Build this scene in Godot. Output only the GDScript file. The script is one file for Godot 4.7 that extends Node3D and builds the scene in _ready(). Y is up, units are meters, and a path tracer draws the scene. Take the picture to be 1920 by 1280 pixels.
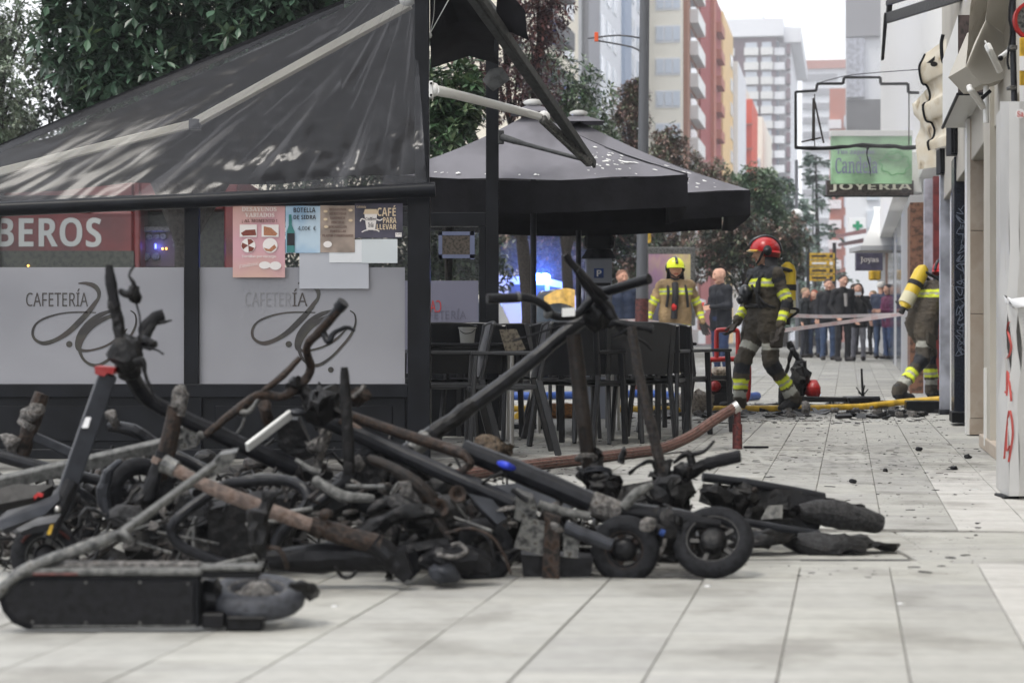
extends Node3D
# Street after a fire: a heap of burnt scooters before a café terrace, firefighters working on the pavement behind.
# Camera frame: eye at EYE above the paving, looking along -Z; at(x, y, d) gives the point that stands d metres away.
const F := 3700.0
const EYE := 0.77
const HOR := 632.0
const STREET := 0.1686          # radians that the street runs to the right of the line of sight
var M := {}
var T := {}
var taken := {}
var rng := RandomNumberGenerator.new()
var S := Vector3(sin(STREET), 0, -cos(STREET))
var R := Vector3(cos(STREET), 0, sin(STREET))

func at(px: float, py: float, d: float) -> Vector3:
	return Vector3((px - 960.0) / F * d, EYE - (py - HOR) / F * d, -d)

func rise(d: float) -> float:
	return clampf((d - 21.0) * 0.0115, 0.0, 0.32)

func foot(px: float, d: float) -> Vector3:
	return Vector3((px - 960.0) / F * d, rise(d), -d)

func facade(d: float, out := 0.0, h := 0.0) -> Vector3:      # a point on the right-hand house line
	return Vector3(0.17 * d + 0.95, h, -d) - R * out

# ------------------------------------------------------------------ mesh builder
class MB:
	var v := PackedVector3Array()
	var n := PackedVector3Array()
	var u := PackedVector2Array()
	var c := PackedColorArray()
	var col := Color.WHITE

	func tri(a: Vector3, b: Vector3, d: Vector3, na: Vector3, nb: Vector3, nd: Vector3, ua := Vector2.ZERO, ub := Vector2.ZERO, ud := Vector2.ZERO) -> void:
		if (b - a).cross(d - a).dot(na + nb + nd) > 0.0:
			v.append(a); v.append(d); v.append(b); n.append(na); n.append(nd); n.append(nb); u.append(ua); u.append(ud); u.append(ub)
		else:
			v.append(a); v.append(b); v.append(d); n.append(na); n.append(nb); n.append(nd); u.append(ua); u.append(ub); u.append(ud)
		c.append(col); c.append(col); c.append(col)

	func flat(a: Vector3, b: Vector3, d: Vector3, out: Vector3) -> void:
		var m := (b - a).cross(d - a)
		if m.length_squared() < 1e-18:
			return
		m = m.normalized()
		if m.dot(out) < 0.0:
			m = -m
		tri(a, b, d, m, m, m)

	func quad(a: Vector3, b: Vector3, d: Vector3, e: Vector3, out: Vector3) -> void:
		var m := (b - a).cross(d - a)
		if m.length_squared() < 1e-18:
			m = (d - a).cross(e - a)
		m = m.normalized()
		if m.dot(out) < 0.0:
			m = -m
		tri(a, b, d, m, m, m, Vector2(0, 0), Vector2(1, 0), Vector2(1, 1))
		tri(a, d, e, m, m, m, Vector2(0, 0), Vector2(1, 1), Vector2(0, 1))

	func box(t: Transform3D, s: Vector3, bev := 0.0) -> void:
		var h := s * 0.5
		bev = minf(bev, minf(h.x, minf(h.y, h.z)) * 0.9)
		var ax := [Vector3.RIGHT, Vector3.UP, Vector3.BACK]
		for k in 3:
			var i := (k + 1) % 3
			var j := (k + 2) % 3
			for sg in [-1.0, 1.0]:
				var p: Vector3 = ax[k] * (h[k] * sg)
				var a: Vector3 = ax[i] * (h[i] - bev)
				var b: Vector3 = ax[j] * (h[j] - bev)
				quad(t * (p - a - b), t * (p + a - b), t * (p + a + b), t * (p - a + b), t.basis * (ax[k] * sg))
		if bev <= 0.0:
			return
		for k in 3:
			var i := (k + 1) % 3
			var j := (k + 2) % 3
			for si in [-1.0, 1.0]:
				for sj in [-1.0, 1.0]:
					var l: Vector3 = ax[k] * (h[k] - bev)
					var p1: Vector3 = ax[i] * (h[i] * si) + ax[j] * ((h[j] - bev) * sj)
					var p2: Vector3 = ax[i] * ((h[i] - bev) * si) + ax[j] * (h[j] * sj)
					quad(t * (p1 - l), t * (p1 + l), t * (p2 + l), t * (p2 - l), t.basis * (ax[i] * si + ax[j] * sj))
		for sx in [-1.0, 1.0]:
			for sy in [-1.0, 1.0]:
				for sz in [-1.0, 1.0]:
					flat(t * Vector3(h.x * sx, (h.y - bev) * sy, (h.z - bev) * sz), t * Vector3((h.x - bev) * sx, h.y * sy, (h.z - bev) * sz), t * Vector3((h.x - bev) * sx, (h.y - bev) * sy, h.z * sz), t.basis * Vector3(sx, sy, sz))

	func bar(a: Vector3, b: Vector3, w: float, h: float, bev := 0.003, up := Vector3.UP) -> void:   # a box from a to b, w wide and h high
		var z := (b - a).normalized()
		if absf(z.dot(up)) > 0.98:
			up = Vector3.RIGHT
		var x := up.cross(z).normalized()
		box(Transform3D(Basis(x, z.cross(x), z), (a + b) * 0.5), Vector3(w, h, (b - a).length()), bev)

	func tube(p: Array, r: Variant, sides := 10, cap := true) -> void:
		var m := p.size()
		var rr := PackedFloat32Array()
		for i in m:
			rr.append(r[i] if r is Array or r is PackedFloat32Array else r)
		var x := Vector3.ZERO
		var ring0 := PackedVector3Array()
		var nor0 := PackedVector3Array()
		var along := 0.0
		for i in m:
			var z: Vector3 = (p[mini(i + 1, m - 1)] - p[maxi(i - 1, 0)]).normalized()
			if i == 0:
				x = z.cross(Vector3.UP if absf(z.y) < 0.9 else Vector3.RIGHT).normalized()
			else:
				x = (x - z * x.dot(z)).normalized()
				along += (p[i] - p[i - 1]).length()
			var y := z.cross(x)
			var ring := PackedVector3Array()
			var nor := PackedVector3Array()
			for k in sides + 1:
				var a := TAU * (k % sides) / sides
				var q := x * cos(a) + y * sin(a)
				nor.append(q)
				ring.append(p[i] + q * rr[i])
			if i > 0:
				for k in sides:
					var v0 := along
					tri(ring0[k], ring0[k + 1], ring[k + 1], nor0[k], nor0[k + 1], nor[k + 1], Vector2(k, 0), Vector2(k + 1, 0), Vector2(k + 1, v0))
					tri(ring0[k], ring[k + 1], ring[k], nor0[k], nor[k + 1], nor[k], Vector2(k, 0), Vector2(k + 1, v0), Vector2(k, v0))
			if cap and (i == 0 or i == m - 1):
				var o := -z if i == 0 else z
				for k in sides:
					tri(p[i], ring[k], ring[k + 1], o, o, o)
			ring0 = ring
			nor0 = nor

	func lathe(t: Transform3D, prof: Array, sides := 20, crease := 0.6, a0 := 0.0, a1 := TAU) -> void:     # prof: Vector2(radius, height) round the y axis
		var m := prof.size()
		var closed: bool = m > 2 and prof[0].is_equal_approx(prof[m - 1])
		var sn := []
		for i in m - 1:
			var e: Vector2 = prof[i + 1] - prof[i]
			sn.append(Vector2(e.y, -e.x).normalized())
		for i in m - 1:
			var pa: Vector2 = sn[i]
			var pb: Vector2 = sn[i]
			if i > 0 or closed:
				var q: Vector2 = sn[(i - 1 + m - 1) % (m - 1)]
				if q.dot(pa) > crease:
					pa = (pa + q).normalized()
			if i < m - 2 or closed:
				var q: Vector2 = sn[(i + 1) % (m - 1)]
				if q.dot(pb) > crease:
					pb = (pb + q).normalized()
			var A: Vector2 = prof[i]
			var B: Vector2 = prof[i + 1]
			for k in sides:
				var c0 := a0 + (a1 - a0) * k / sides
				var c1 := a0 + (a1 - a0) * (k + 1) / sides
				var d0 := Vector3(cos(c0), 0, sin(c0))
				var d1 := Vector3(cos(c1), 0, sin(c1))
				var na0 := (t.basis * (d0 * pa.x + Vector3.UP * pa.y)).normalized()
				var na1 := (t.basis * (d1 * pa.x + Vector3.UP * pa.y)).normalized()
				var nb0 := (t.basis * (d0 * pb.x + Vector3.UP * pb.y)).normalized()
				var nb1 := (t.basis * (d1 * pb.x + Vector3.UP * pb.y)).normalized()
				var p0 := t * (d0 * A.x + Vector3.UP * A.y)
				var p1 := t * (d1 * A.x + Vector3.UP * A.y)
				var q0 := t * (d0 * B.x + Vector3.UP * B.y)
				var q1 := t * (d1 * B.x + Vector3.UP * B.y)
				if A.x > 1e-6:
					tri(p0, p1, q1, na0, na1, nb1)
				if B.x > 1e-6:
					tri(p0, q1, q0, na0, nb1, nb0)

	func ball(t: Transform3D, r: Vector3, seg := 12, cut := -1.0) -> void:      # an ellipsoid; cut: leave out what lies below this share of its height
		var prof := []
		var rows := maxi(4, seg / 2)
		for i in rows + 1:
			var a := lerpf(asin(clampf(cut, -1, 1)), PI / 2, float(i) / rows)
			prof.append(Vector2(cos(a), sin(a)))
		lathe(t * Transform3D(Basis.from_scale(r), Vector3.ZERO), prof, seg, -2.0)

	func prism(poly: PackedVector2Array, t: Transform3D, depth: float, sides := true) -> void:    # poly in t's xy plane, front face at z = 0, going back
		var ix := Geometry2D.triangulate_polygon(poly)
		var zf := t.basis.z.normalized()
		for i in range(0, ix.size(), 3):
			var a := poly[ix[i]]
			var b := poly[ix[i + 1]]
			var d := poly[ix[i + 2]]
			tri(t * Vector3(a.x, a.y, 0), t * Vector3(b.x, b.y, 0), t * Vector3(d.x, d.y, 0), zf, zf, zf)
			if sides:
				tri(t * Vector3(a.x, a.y, -depth), t * Vector3(b.x, b.y, -depth), t * Vector3(d.x, d.y, -depth), -zf, -zf, -zf)
		if not sides:
			return
		var sgn := 1.0 if not Geometry2D.is_polygon_clockwise(poly) else -1.0
		for i in poly.size():
			var a := poly[i]
			var b := poly[(i + 1) % poly.size()]
			var e := (b - a).normalized()
			quad(t * Vector3(a.x, a.y, 0), t * Vector3(b.x, b.y, 0), t * Vector3(b.x, b.y, -depth), t * Vector3(a.x, a.y, -depth), t.basis * (Vector3(e.y, -e.x, 0) * sgn))

	func grid(p: Array, face := Vector3.ZERO) -> void:       # rows of points, smooth
		var h := p.size()
		var w: int = p[0].size()
		var nr := []
		for i in h:
			var row := PackedVector3Array()
			for j in w:
				var a: Vector3 = p[i][mini(j + 1, w - 1)] - p[i][maxi(j - 1, 0)]
				var b: Vector3 = p[mini(i + 1, h - 1)][j] - p[maxi(i - 1, 0)][j]
				var q := a.cross(b).normalized()
				if face != Vector3.ZERO and q.dot(face) < 0.0:
					q = -q
				row.append(q)
			nr.append(row)
		for i in h - 1:
			for j in w - 1:
				var ua := Vector2(float(j) / (w - 1), float(i) / (h - 1))
				var ud := Vector2(float(j + 1) / (w - 1), float(i + 1) / (h - 1))
				tri(p[i][j], p[i][j + 1], p[i + 1][j + 1], nr[i][j], nr[i][j + 1], nr[i + 1][j + 1], ua, Vector2(ud.x, ua.y), ud)
				tri(p[i][j], p[i + 1][j + 1], p[i + 1][j], nr[i][j], nr[i + 1][j + 1], nr[i + 1][j], ua, ud, Vector2(ua.x, ud.y))

	func ribbon(p: Array, w: Variant, across: Vector3) -> void:       # a flat band along p; across: the normal of the plane it lies in
		var m := p.size()
		for i in m - 1:
			var e0: Vector3 = (p[mini(i + 1, m - 1)] - p[maxi(i - 1, 0)]).cross(across).normalized()
			var e1: Vector3 = (p[mini(i + 2, m - 1)] - p[i]).cross(across).normalized()
			var w0: float = (w[i] if w is Array else w) * 0.5
			var w1: float = (w[i + 1] if w is Array else w) * 0.5
			quad(p[i] - e0 * w0, p[i] + e0 * w0, p[i + 1] + e1 * w1, p[i + 1] - e1 * w1, across)

	func join(o: MB, t: Transform3D) -> void:
		var bn := t.basis.inverse().transposed()
		var flip := t.basis.determinant() < 0.0
		for i in range(0, o.v.size(), 3):
			for k in ([0, 2, 1] if flip else [0, 1, 2]):
				v.append(t * o.v[i + k]); n.append((bn * o.n[i + k]).normalized()); u.append(o.u[i + k]); c.append(o.c[i + k])

	func mesh(inv := Transform3D()) -> ArrayMesh:
		var a := []
		a.resize(Mesh.ARRAY_MAX)
		if inv.is_equal_approx(Transform3D()):
			a[Mesh.ARRAY_VERTEX] = v
			a[Mesh.ARRAY_NORMAL] = n
		else:
			a[Mesh.ARRAY_VERTEX] = inv * v
			a[Mesh.ARRAY_NORMAL] = Transform3D(inv.basis, Vector3.ZERO) * n
		a[Mesh.ARRAY_TEX_UV] = u
		a[Mesh.ARRAY_COLOR] = c
		var am := ArrayMesh.new()
		am.add_surface_from_arrays(Mesh.PRIMITIVE_TRIANGLES, a)
		return am

# ------------------------------------------------------------------ nodes
func numbered(called: String) -> String:
	taken[called] = taken.get(called, -1) + 1
	return called if taken[called] == 0 else "%s_%03d" % [called, taken[called]]

func tag(o: Node3D, label: String, category: String, group := "", kind := "") -> Node3D:
	if label: o.set_meta("label", label)
	if category: o.set_meta("category", category)
	if group: o.set_meta("group", group)
	if kind: o.set_meta("kind", kind)
	return o

func thing(called: String, label: String, category: String, where := Vector3.ZERO, group := "", turn := 0.0) -> Node3D:
	var o := Node3D.new()
	o.name = numbered(called)
	add_child(o)
	o.position = where
	o.rotation.y = turn
	return tag(o, label, category, group)

func local(called: String, mb: MB, m: Material, parent: Node3D) -> MeshInstance3D:      # mb in the parent's own axes
	var o := MeshInstance3D.new()
	o.name = called
	o.mesh = mb.mesh()
	o.material_override = m
	parent.add_child(o, true)
	return o

func part(called: String, mb: MB, m: Material, parent: Node3D) -> MeshInstance3D:       # mb in world axes
	var o := MeshInstance3D.new()
	o.name = called
	o.mesh = mb.mesh(parent.global_transform.affine_inverse())
	o.material_override = m
	parent.add_child(o, true)
	return o

func single(called: String, label: String, category: String, mb: MB, m: Material, group := "", kind := "") -> MeshInstance3D:
	var o := MeshInstance3D.new()
	o.name = numbered(called)
	var lo: Vector3 = mb.v[0]
	var sum := Vector3.ZERO
	for p in mb.v:
		lo.y = minf(lo.y, p.y)
		sum += p
	sum /= mb.v.size()
	var base := Vector3(sum.x, lo.y, sum.z)
	o.mesh = mb.mesh(Transform3D(Basis(), -base))
	o.material_override = m
	add_child(o, true)
	o.position = base
	tag(o, label, category, group, kind)
	return o

func pier(mb: MB, x0: float, y0: float, x1: float, y1: float, d: float, l: float) -> void:      # front face square to the eye, sides running up the street
	var p := [at(x0, y1, d), at(x1, y1, d), at(x1, y0, d), at(x0, y0, d)]
	var q := S * l
	mb.quad(p[0], p[1], p[2], p[3], Vector3.BACK)
	mb.quad(p[0], p[3], p[3] + q, p[0] + q, -R)
	mb.quad(p[1], p[2], p[2] + q, p[1] + q, R)
	mb.quad(p[2], p[3], p[3] + q, p[2] + q, Vector3.UP)
	mb.quad(p[0], p[1], p[1] + q, p[0] + q, Vector3.DOWN)

func struct(called: String, mb: MB, m: Material) -> MeshInstance3D:
	return single(called, "", "", mb, m, "", "structure")

func copy(o: Node3D, label := "") -> Node3D:
	var r: Node3D = o.duplicate()
	r.name = numbered(String(o.name).rstrip("0123456789").trim_suffix("_"))
	add_child(r)
	if label: r.set_meta("label", label)
	return r

func pbox(mb: MB, x0: float, y0: float, x1: float, y1: float, d: float, thick: float, bev := 0.004) -> void:   # a box square to the view axis, front face d away
	var a := at(x0, y1, d)
	var b := at(x1, y0, d)
	mb.box(Transform3D(Basis(), Vector3((a.x + b.x) * 0.5, (a.y + b.y) * 0.5, -d - thick * 0.5)), Vector3(b.x - a.x, b.y - a.y, thick), bev)

func poly_px(pts: Array, d: float) -> PackedVector2Array:
	var r := PackedVector2Array()
	for p in pts:
		var q := at(p.x, p.y, d)
		r.append(Vector2(q.x, q.y))
	return r

func curve(p: Array, per := 6) -> Array:       # Catmull-Rom through the points
	var r := []
	for i in p.size() - 1:
		var a = p[maxi(i - 1, 0)]
		var b = p[i]
		var c = p[i + 1]
		var d = p[mini(i + 2, p.size() - 1)]
		for k in per:
			var t := float(k) / per
			r.append(0.5 * ((2.0 * b) + (c - a) * t + (2.0 * a - 5.0 * b + 4.0 * c - d) * t * t + (3.0 * b - a - 3.0 * c + d) * t * t * t))
	r.append(p[p.size() - 1])
	return r

func wire(pts: Array, per := 5) -> Array:      # [px, py, d] triples to a smooth world path
	var q := []
	for p in pts:
		q.append(at(p[0], p[1], p[2]))
	return curve(q, per) if per > 1 else q

func blend(mb: MB, amount: float, freq: float, sd := 1) -> void:      # uneven, lumpy surface
	var f := FastNoiseLite.new()
	f.seed = sd
	f.frequency = freq
	for i in mb.v.size():
		var p := mb.v[i]
		mb.v[i] = p + Vector3(f.get_noise_3d(p.x, p.y, p.z), f.get_noise_3d(p.y + 31.0, p.z, p.x), f.get_noise_3d(p.z, p.x - 17.0, p.y)) * amount
	for i in range(0, mb.v.size(), 3):
		var q := (mb.v[i + 2] - mb.v[i]).cross(mb.v[i + 1] - mb.v[i]).normalized()
		if q.length_squared() > 0.5:
			for k in 3:
				mb.n[i + k] = (mb.n[i + k] + q * 0.9).normalized()

func letters(parent: Node3D, text: String, x0: float, y0: float, x1: float, y1: float, d: float, m: Material, font := "Droid Sans", weight := 400, called := "lettering", back := false, turn := Basis()) -> void:
	var f := SystemFont.new()
	f.font_names = PackedStringArray([font])
	f.font_weight = weight
	var tm := TextMesh.new()
	tm.text = text
	tm.font = f
	tm.font_size = 64
	tm.pixel_size = 0.01
	tm.depth = 0.02
	tm.curve_step = 1.0
	var bb := tm.get_aabb()
	var a := at(x0, y1, d)
	var b := at(x1, y0, d)
	var o := MeshInstance3D.new()
	o.name = called
	o.mesh = tm
	o.material_override = m
	parent.add_child(o, true)
	var sx := (b.x - a.x) / maxf(bb.size.x, 0.01)
	var sy := (b.y - a.y) / maxf(bb.size.y, 0.01)
	var c := bb.get_center()
	var bas := turn * Basis.from_scale(Vector3(sx, sy, 0.05))
	if back:
		bas = Basis(Vector3.UP, PI) * bas
	o.global_transform = Transform3D(bas, (a + b) * 0.5 - bas * Vector3(c.x, c.y, 0))

# ------------------------------------------------------------------ materials
func noise_tex(key: String, freq: float, ramp: Array, size := 256, octaves := 4, kind := FastNoiseLite.TYPE_SIMPLEX_SMOOTH, warp := 0.0) -> Texture2D:
	if T.has(key):
		return T[key]
	var f := FastNoiseLite.new()
	f.noise_type = kind
	f.frequency = freq
	f.fractal_octaves = octaves
	f.seed = T.size() + 3
	if warp > 0.0:
		f.domain_warp_enabled = true
		f.domain_warp_amplitude = warp
	var t := NoiseTexture2D.new()
	t.width = size
	t.height = size
	t.seamless = true
	t.noise = f
	var g := Gradient.new()
	var off := PackedFloat32Array()
	var cols := PackedColorArray()
	for r in ramp:
		off.append(r[0])
		cols.append(r[1] if r[1] is Color else Color(r[1], r[1], r[1]))
	g.offsets = off
	g.colors = cols
	t.color_ramp = g
	T[key] = t
	return t

func mat(called: String, col: Color, rough := 0.7, metal := 0.0, tex: Texture2D = null, period := 0.5, bump: Texture2D = null, bump_cm := 0.0) -> StandardMaterial3D:
	var m := StandardMaterial3D.new()
	m.resource_name = called
	m.albedo_color = col
	m.roughness = rough
	m.metallic = metal
	if tex:
		m.albedo_texture = tex
	if bump:
		m.heightmap_enabled = true
		m.heightmap_texture = bump
		m.heightmap_scale = bump_cm
	if tex or bump:
		m.uv1_triplanar = true
		m.uv1_world_triplanar = true
		m.uv1_scale = Vector3.ONE / period
	M[called] = m
	return m

func clear(called: String, col: Color, alpha: float, rough := 0.04) -> StandardMaterial3D:
	var m := mat(called, Color(col, alpha), rough)
	m.transparency = BaseMaterial3D.TRANSPARENCY_ALPHA
	return m

func glow(called: String, col: Color, energy: float) -> StandardMaterial3D:
	var m := mat(called, col, 0.4)
	m.emission_enabled = true
	m.emission = col
	m.emission_energy_multiplier = energy
	return m

func srgb(r: int, g: int, b: int) -> Color:
	return Color8(r, g, b)

func materials() -> void:
	var soft := noise_tex("soft", 0.012, [[0.2, 0.72], [0.5, 0.9], [0.8, 1.0]])
	var fine := noise_tex("fine", 0.06, [[0.1, 0.7], [0.9, 1.0]])
	var rough := noise_tex("rough", 0.03, [[0.0, 0.0], [1.0, 1.0]], 256, 5)
	var dirt := noise_tex("dirt", 0.02, [[0.25, 0.55], [0.42, 0.86], [0.7, 1.0]], 512, 6)
	var crumple := noise_tex("crumple", 0.015, [[0.0, 0.0], [1.0, 1.0]], 256, 4, FastNoiseLite.TYPE_CELLULAR, 20.0)
	var char_ramp := noise_tex("char", 0.014, [[0.0, Color(0.07, 0.07, 0.075)], [0.55, Color(0.12, 0.118, 0.118)], [0.66, Color(0.2, 0.19, 0.18)], [0.75, Color(0.4, 0.38, 0.36)], [0.82, Color(0.17, 0.15, 0.13)]], 512, 6)
	var ash := noise_tex("ash", 0.02, [[0.2, Color(0.15, 0.145, 0.14)], [0.45, Color(0.34, 0.33, 0.32)], [0.62, Color(0.55, 0.54, 0.53)], [0.78, Color(0.28, 0.25, 0.22)]], 512, 6)
	var rust := noise_tex("rust", 0.02, [[0.15, Color(0.08, 0.075, 0.072)], [0.42, Color(0.19, 0.165, 0.148)], [0.56, Color(0.3, 0.265, 0.24)], [0.68, Color(0.27, 0.19, 0.13)], [0.8, Color(0.12, 0.11, 0.105)]], 512, 6)
	var alloy := noise_tex("alloy", 0.02, [[0.2, Color(0.16, 0.16, 0.16)], [0.45, Color(0.38, 0.38, 0.37)], [0.7, Color(0.5, 0.5, 0.48)], [0.85, Color(0.26, 0.24, 0.21)]], 512, 6)
	mat("char", Color(0.5, 0.505, 0.53), 0.45, 0.0, char_ramp, 0.35, rough, 0.5)
	mat("soot", srgb(17, 17, 20), 0.42, 0.0, dirt, 0.3, rough, 0.15)
	mat("soot_tube", srgb(27, 28, 32), 0.38, 0.1, dirt, 0.4, rough, 0.1)
	mat("ash", Color(0.9, 0.9, 0.9), 0.9, 0.0, ash, 0.3, rough, 0.6)
	mat("rust", Color(0.82, 0.81, 0.82), 0.6, 0.1, rust, 0.45, rough, 0.3)
	mat("pink_rust", Color(1.0, 0.95, 0.92), 0.75, 0.0, noise_tex("pink", 0.02, [[0.15, Color(0.22, 0.2, 0.19)], [0.4, Color(0.36, 0.325, 0.305)], [0.6, Color(0.45, 0.415, 0.395)], [0.8, Color(0.31, 0.245, 0.2)]], 512, 5), 0.5, rough, 0.2)
	mat("alloy", Color(0.92, 0.92, 0.93), 0.5, 0.4, alloy, 0.35, rough, 0.2)
	mat("pale_bar", Color(0.84, 0.84, 0.82), 0.7, 0.1, noise_tex("pale", 0.02, [[0.15, 0.24], [0.45, 0.4], [0.62, 0.5], [0.8, 0.32]], 512, 5), 0.4, rough, 0.2)
	mat("rust_black", Color(0.5, 0.49, 0.48), 0.6, 0.0, rust, 0.5, rough, 0.4)
	mat("rust_grey", Color(0.8, 0.87, 0.95), 0.5, 0.0, rust, 0.3, rough, 0.4)
	mat("ash_dark", Color(0.42, 0.43, 0.45), 0.85, 0.0, ash, 0.3, rough, 0.6)
	mat("ash_brown", Color(0.75, 0.66, 0.55), 0.9, 0.0, ash, 0.2, crumple, 1.0)
	mat("tyre", srgb(32, 33, 36), 0.75, 0.0, dirt, 0.25, rough, 0.3)
	mat("scooter_grey", srgb(54, 56, 61), 0.38, 0.2, soft, 0.4)
	mat("frame_black", srgb(22, 24, 29), 0.38, 0.0, soft, 1.5)
	mat("panel_black", srgb(22, 24, 28), 0.5, 0.0, soft, 1.1)
	mat("gloss_black", srgb(16, 17, 19), 0.28)
	mat("chair_black", srgb(28, 29, 32), 0.34, 0.0, soft, 0.6)
	mat("rubber", srgb(28, 28, 30), 0.7)
	mat("steel", srgb(190, 188, 184), 0.32, 0.9)
	mat("white_paint", srgb(215, 215, 212), 0.45)
	mat("paper_white", srgb(222, 224, 226), 0.8)
	mat("red", srgb(176, 28, 26), 0.35, 0.0, soft, 1.0)
	mat("red_dark", srgb(92, 44, 40), 0.6, 0.0, dirt, 0.5)
	mat("yellow", srgb(214, 172, 42), 0.5, 0.0, soft, 0.5)
	mat("blue", srgb(32, 74, 150), 0.5, 0.0, soft, 0.5)
	mat("asphalt", srgb(72, 72, 74), 0.9, 0.0, dirt, 1.2, rough, 0.3)
	mat("white", srgb(225, 225, 225), 0.6)
	mat("ink", srgb(40, 38, 44), 0.8)
	mat("skin", srgb(196, 150, 126), 0.6)
	var vc := mat("tinted", Color.WHITE, 0.75)
	vc.vertex_color_use_as_albedo = true
	vc.vertex_color_is_srgb = true
	var vg := mat("tinted_gloss", Color.WHITE, 0.3)
	vg.vertex_color_use_as_albedo = true
	vg.vertex_color_is_srgb = true
	clear("glass", srgb(60, 66, 66), 0.05, 0.03).metallic_specular = 0.22
	clear("plastic_sheet", srgb(80, 81, 86), 0.16, 0.2).metallic_specular = 0.3
	mat("frost", srgb(150, 150, 155), 0.55, 0.0, noise_tex("frost", 0.008, [[0.2, 0.92], [0.8, 1.0]]), 3.0)
	mat("fabric_black", srgb(24, 24, 28), 0.8, 0.0, soft, 0.8, rough, 0.2)
	mat("umbrella_fabric", srgb(120, 119, 125), 0.85, 0.0, noise_tex("umb", 0.01, [[0.2, 0.85], [0.6, 1.0]], 256, 5), 1.6, rough, 0.1)
	mat("window_glass", srgb(70, 82, 95), 0.1)
	mat("window_pale", srgb(204, 211, 219), 0.2)
	for k in ["tyre", "frame_black", "panel_black", "gloss_black", "fabric_black", "umbrella_fabric", "rubber"]:
		M[k].metallic_specular = 0.28
	for k in ["char", "soot", "soot_tube", "rust", "rust_black", "rust_grey", "scooter_grey"]:
		M[k].metallic_specular = 0.34
	mat("bark", srgb(50, 45, 41), 0.9, 0.0, dirt, 0.4, rough, 1.0)

# ------------------------------------------------------------------ main
func _ready() -> void:
	var cam := Camera3D.new()
	cam.name = "camera"
	add_child(cam)
	var lens := CameraAttributesPhysical.new()
	lens.frustum_near = 0.05
	lens.frustum_far = 3000.0
	lens.frustum_focal_length = 70.0
	lens.frustum_focus_distance = 13.5
	lens.exposure_aperture = 4.0
	cam.attributes = lens
	cam.projection = Camera3D.PROJECTION_FRUSTUM
	cam.near = 0.05
	cam.far = 3000.0
	cam.size = 2.0 * 0.05 * 640.0 / F
	cam.frustum_offset = Vector2(0, -0.05 * 8.0 / F)
	cam.position = Vector3(0, EYE, 0)
	cam.current = true

	var sky := ProceduralSkyMaterial.new()
	sky.sky_top_color = srgb(228, 231, 238)
	sky.sky_horizon_color = srgb(246, 247, 250)
	sky.sky_curve = 0.15
	sky.ground_bottom_color = srgb(120, 120, 120)
	sky.ground_horizon_color = srgb(190, 190, 190)
	sky.sky_energy_multiplier = 1.0
	var env := Environment.new()
	env.background_mode = Environment.BG_SKY
	env.sky = Sky.new()
	env.sky.sky_material = sky
	env.tonemap_mode = Environment.TONE_MAPPER_LINEAR
	env.tonemap_exposure = EXPOSURE
	env.sdfgi_enabled = true
	env.ssao_enabled = true
	env.ssil_enabled = true
	if FOG > 0.0:
		env.fog_enabled = true
		env.fog_density = FOG
		env.fog_light_color = Color(0.93, 0.94, 0.96)
	env.volumetric_fog_enabled = true      # for the banks of smoke and the added lamp halo
	env.volumetric_fog_density = 0.0
	var we := WorldEnvironment.new()
	we.name = "world_environment"
	we.environment = env
	add_child(we)

	var sun := DirectionalLight3D.new()
	sun.name = "sun"
	sun.light_energy = 0.35
	sun.light_color = Color(1.0, 0.98, 0.95)
	sun.light_angular_distance = 18.0
	sun.shadow_enabled = true
	add_child(sun)
	sun.look_at_from_position(Vector3(-3, 9, 3), Vector3.ZERO)

	rng.seed = 7
	materials()
	paving()
	terrace()
	right_row()
	far_houses()
	trees()
	street_things()
	furniture()
	scooter_heap()
	people()
	litter()

# ------------------------------------------------------------------ ground and paving
const EXPOSURE := 2.25
const FOG := 0.0009
const LANE := 0.2956     # width of a paving slab
const SLAB := 0.6

func strip(x0: float, x1: float, z0: float, z1: float, lift: float) -> MB:
	var mb := MB.new()
	var rows := []
	for d in [z0, 12.0, 21.0, 25.0, 30.0, 40.0, 48.8, z1]:
		rows.append([Vector3(x0, rise(d) + lift, -d), Vector3(x1, rise(d) + lift, -d)])
	mb.grid(rows, Vector3.UP)
	return mb

func slab_mesh(l: float) -> MB:
	var b := MB.new()
	b.box(Transform3D(Basis(), Vector3(0, -0.02, 0)), Vector3(LANE - 0.0034, 0.04, l - 0.0034), 0.0022)
	return b

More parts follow.
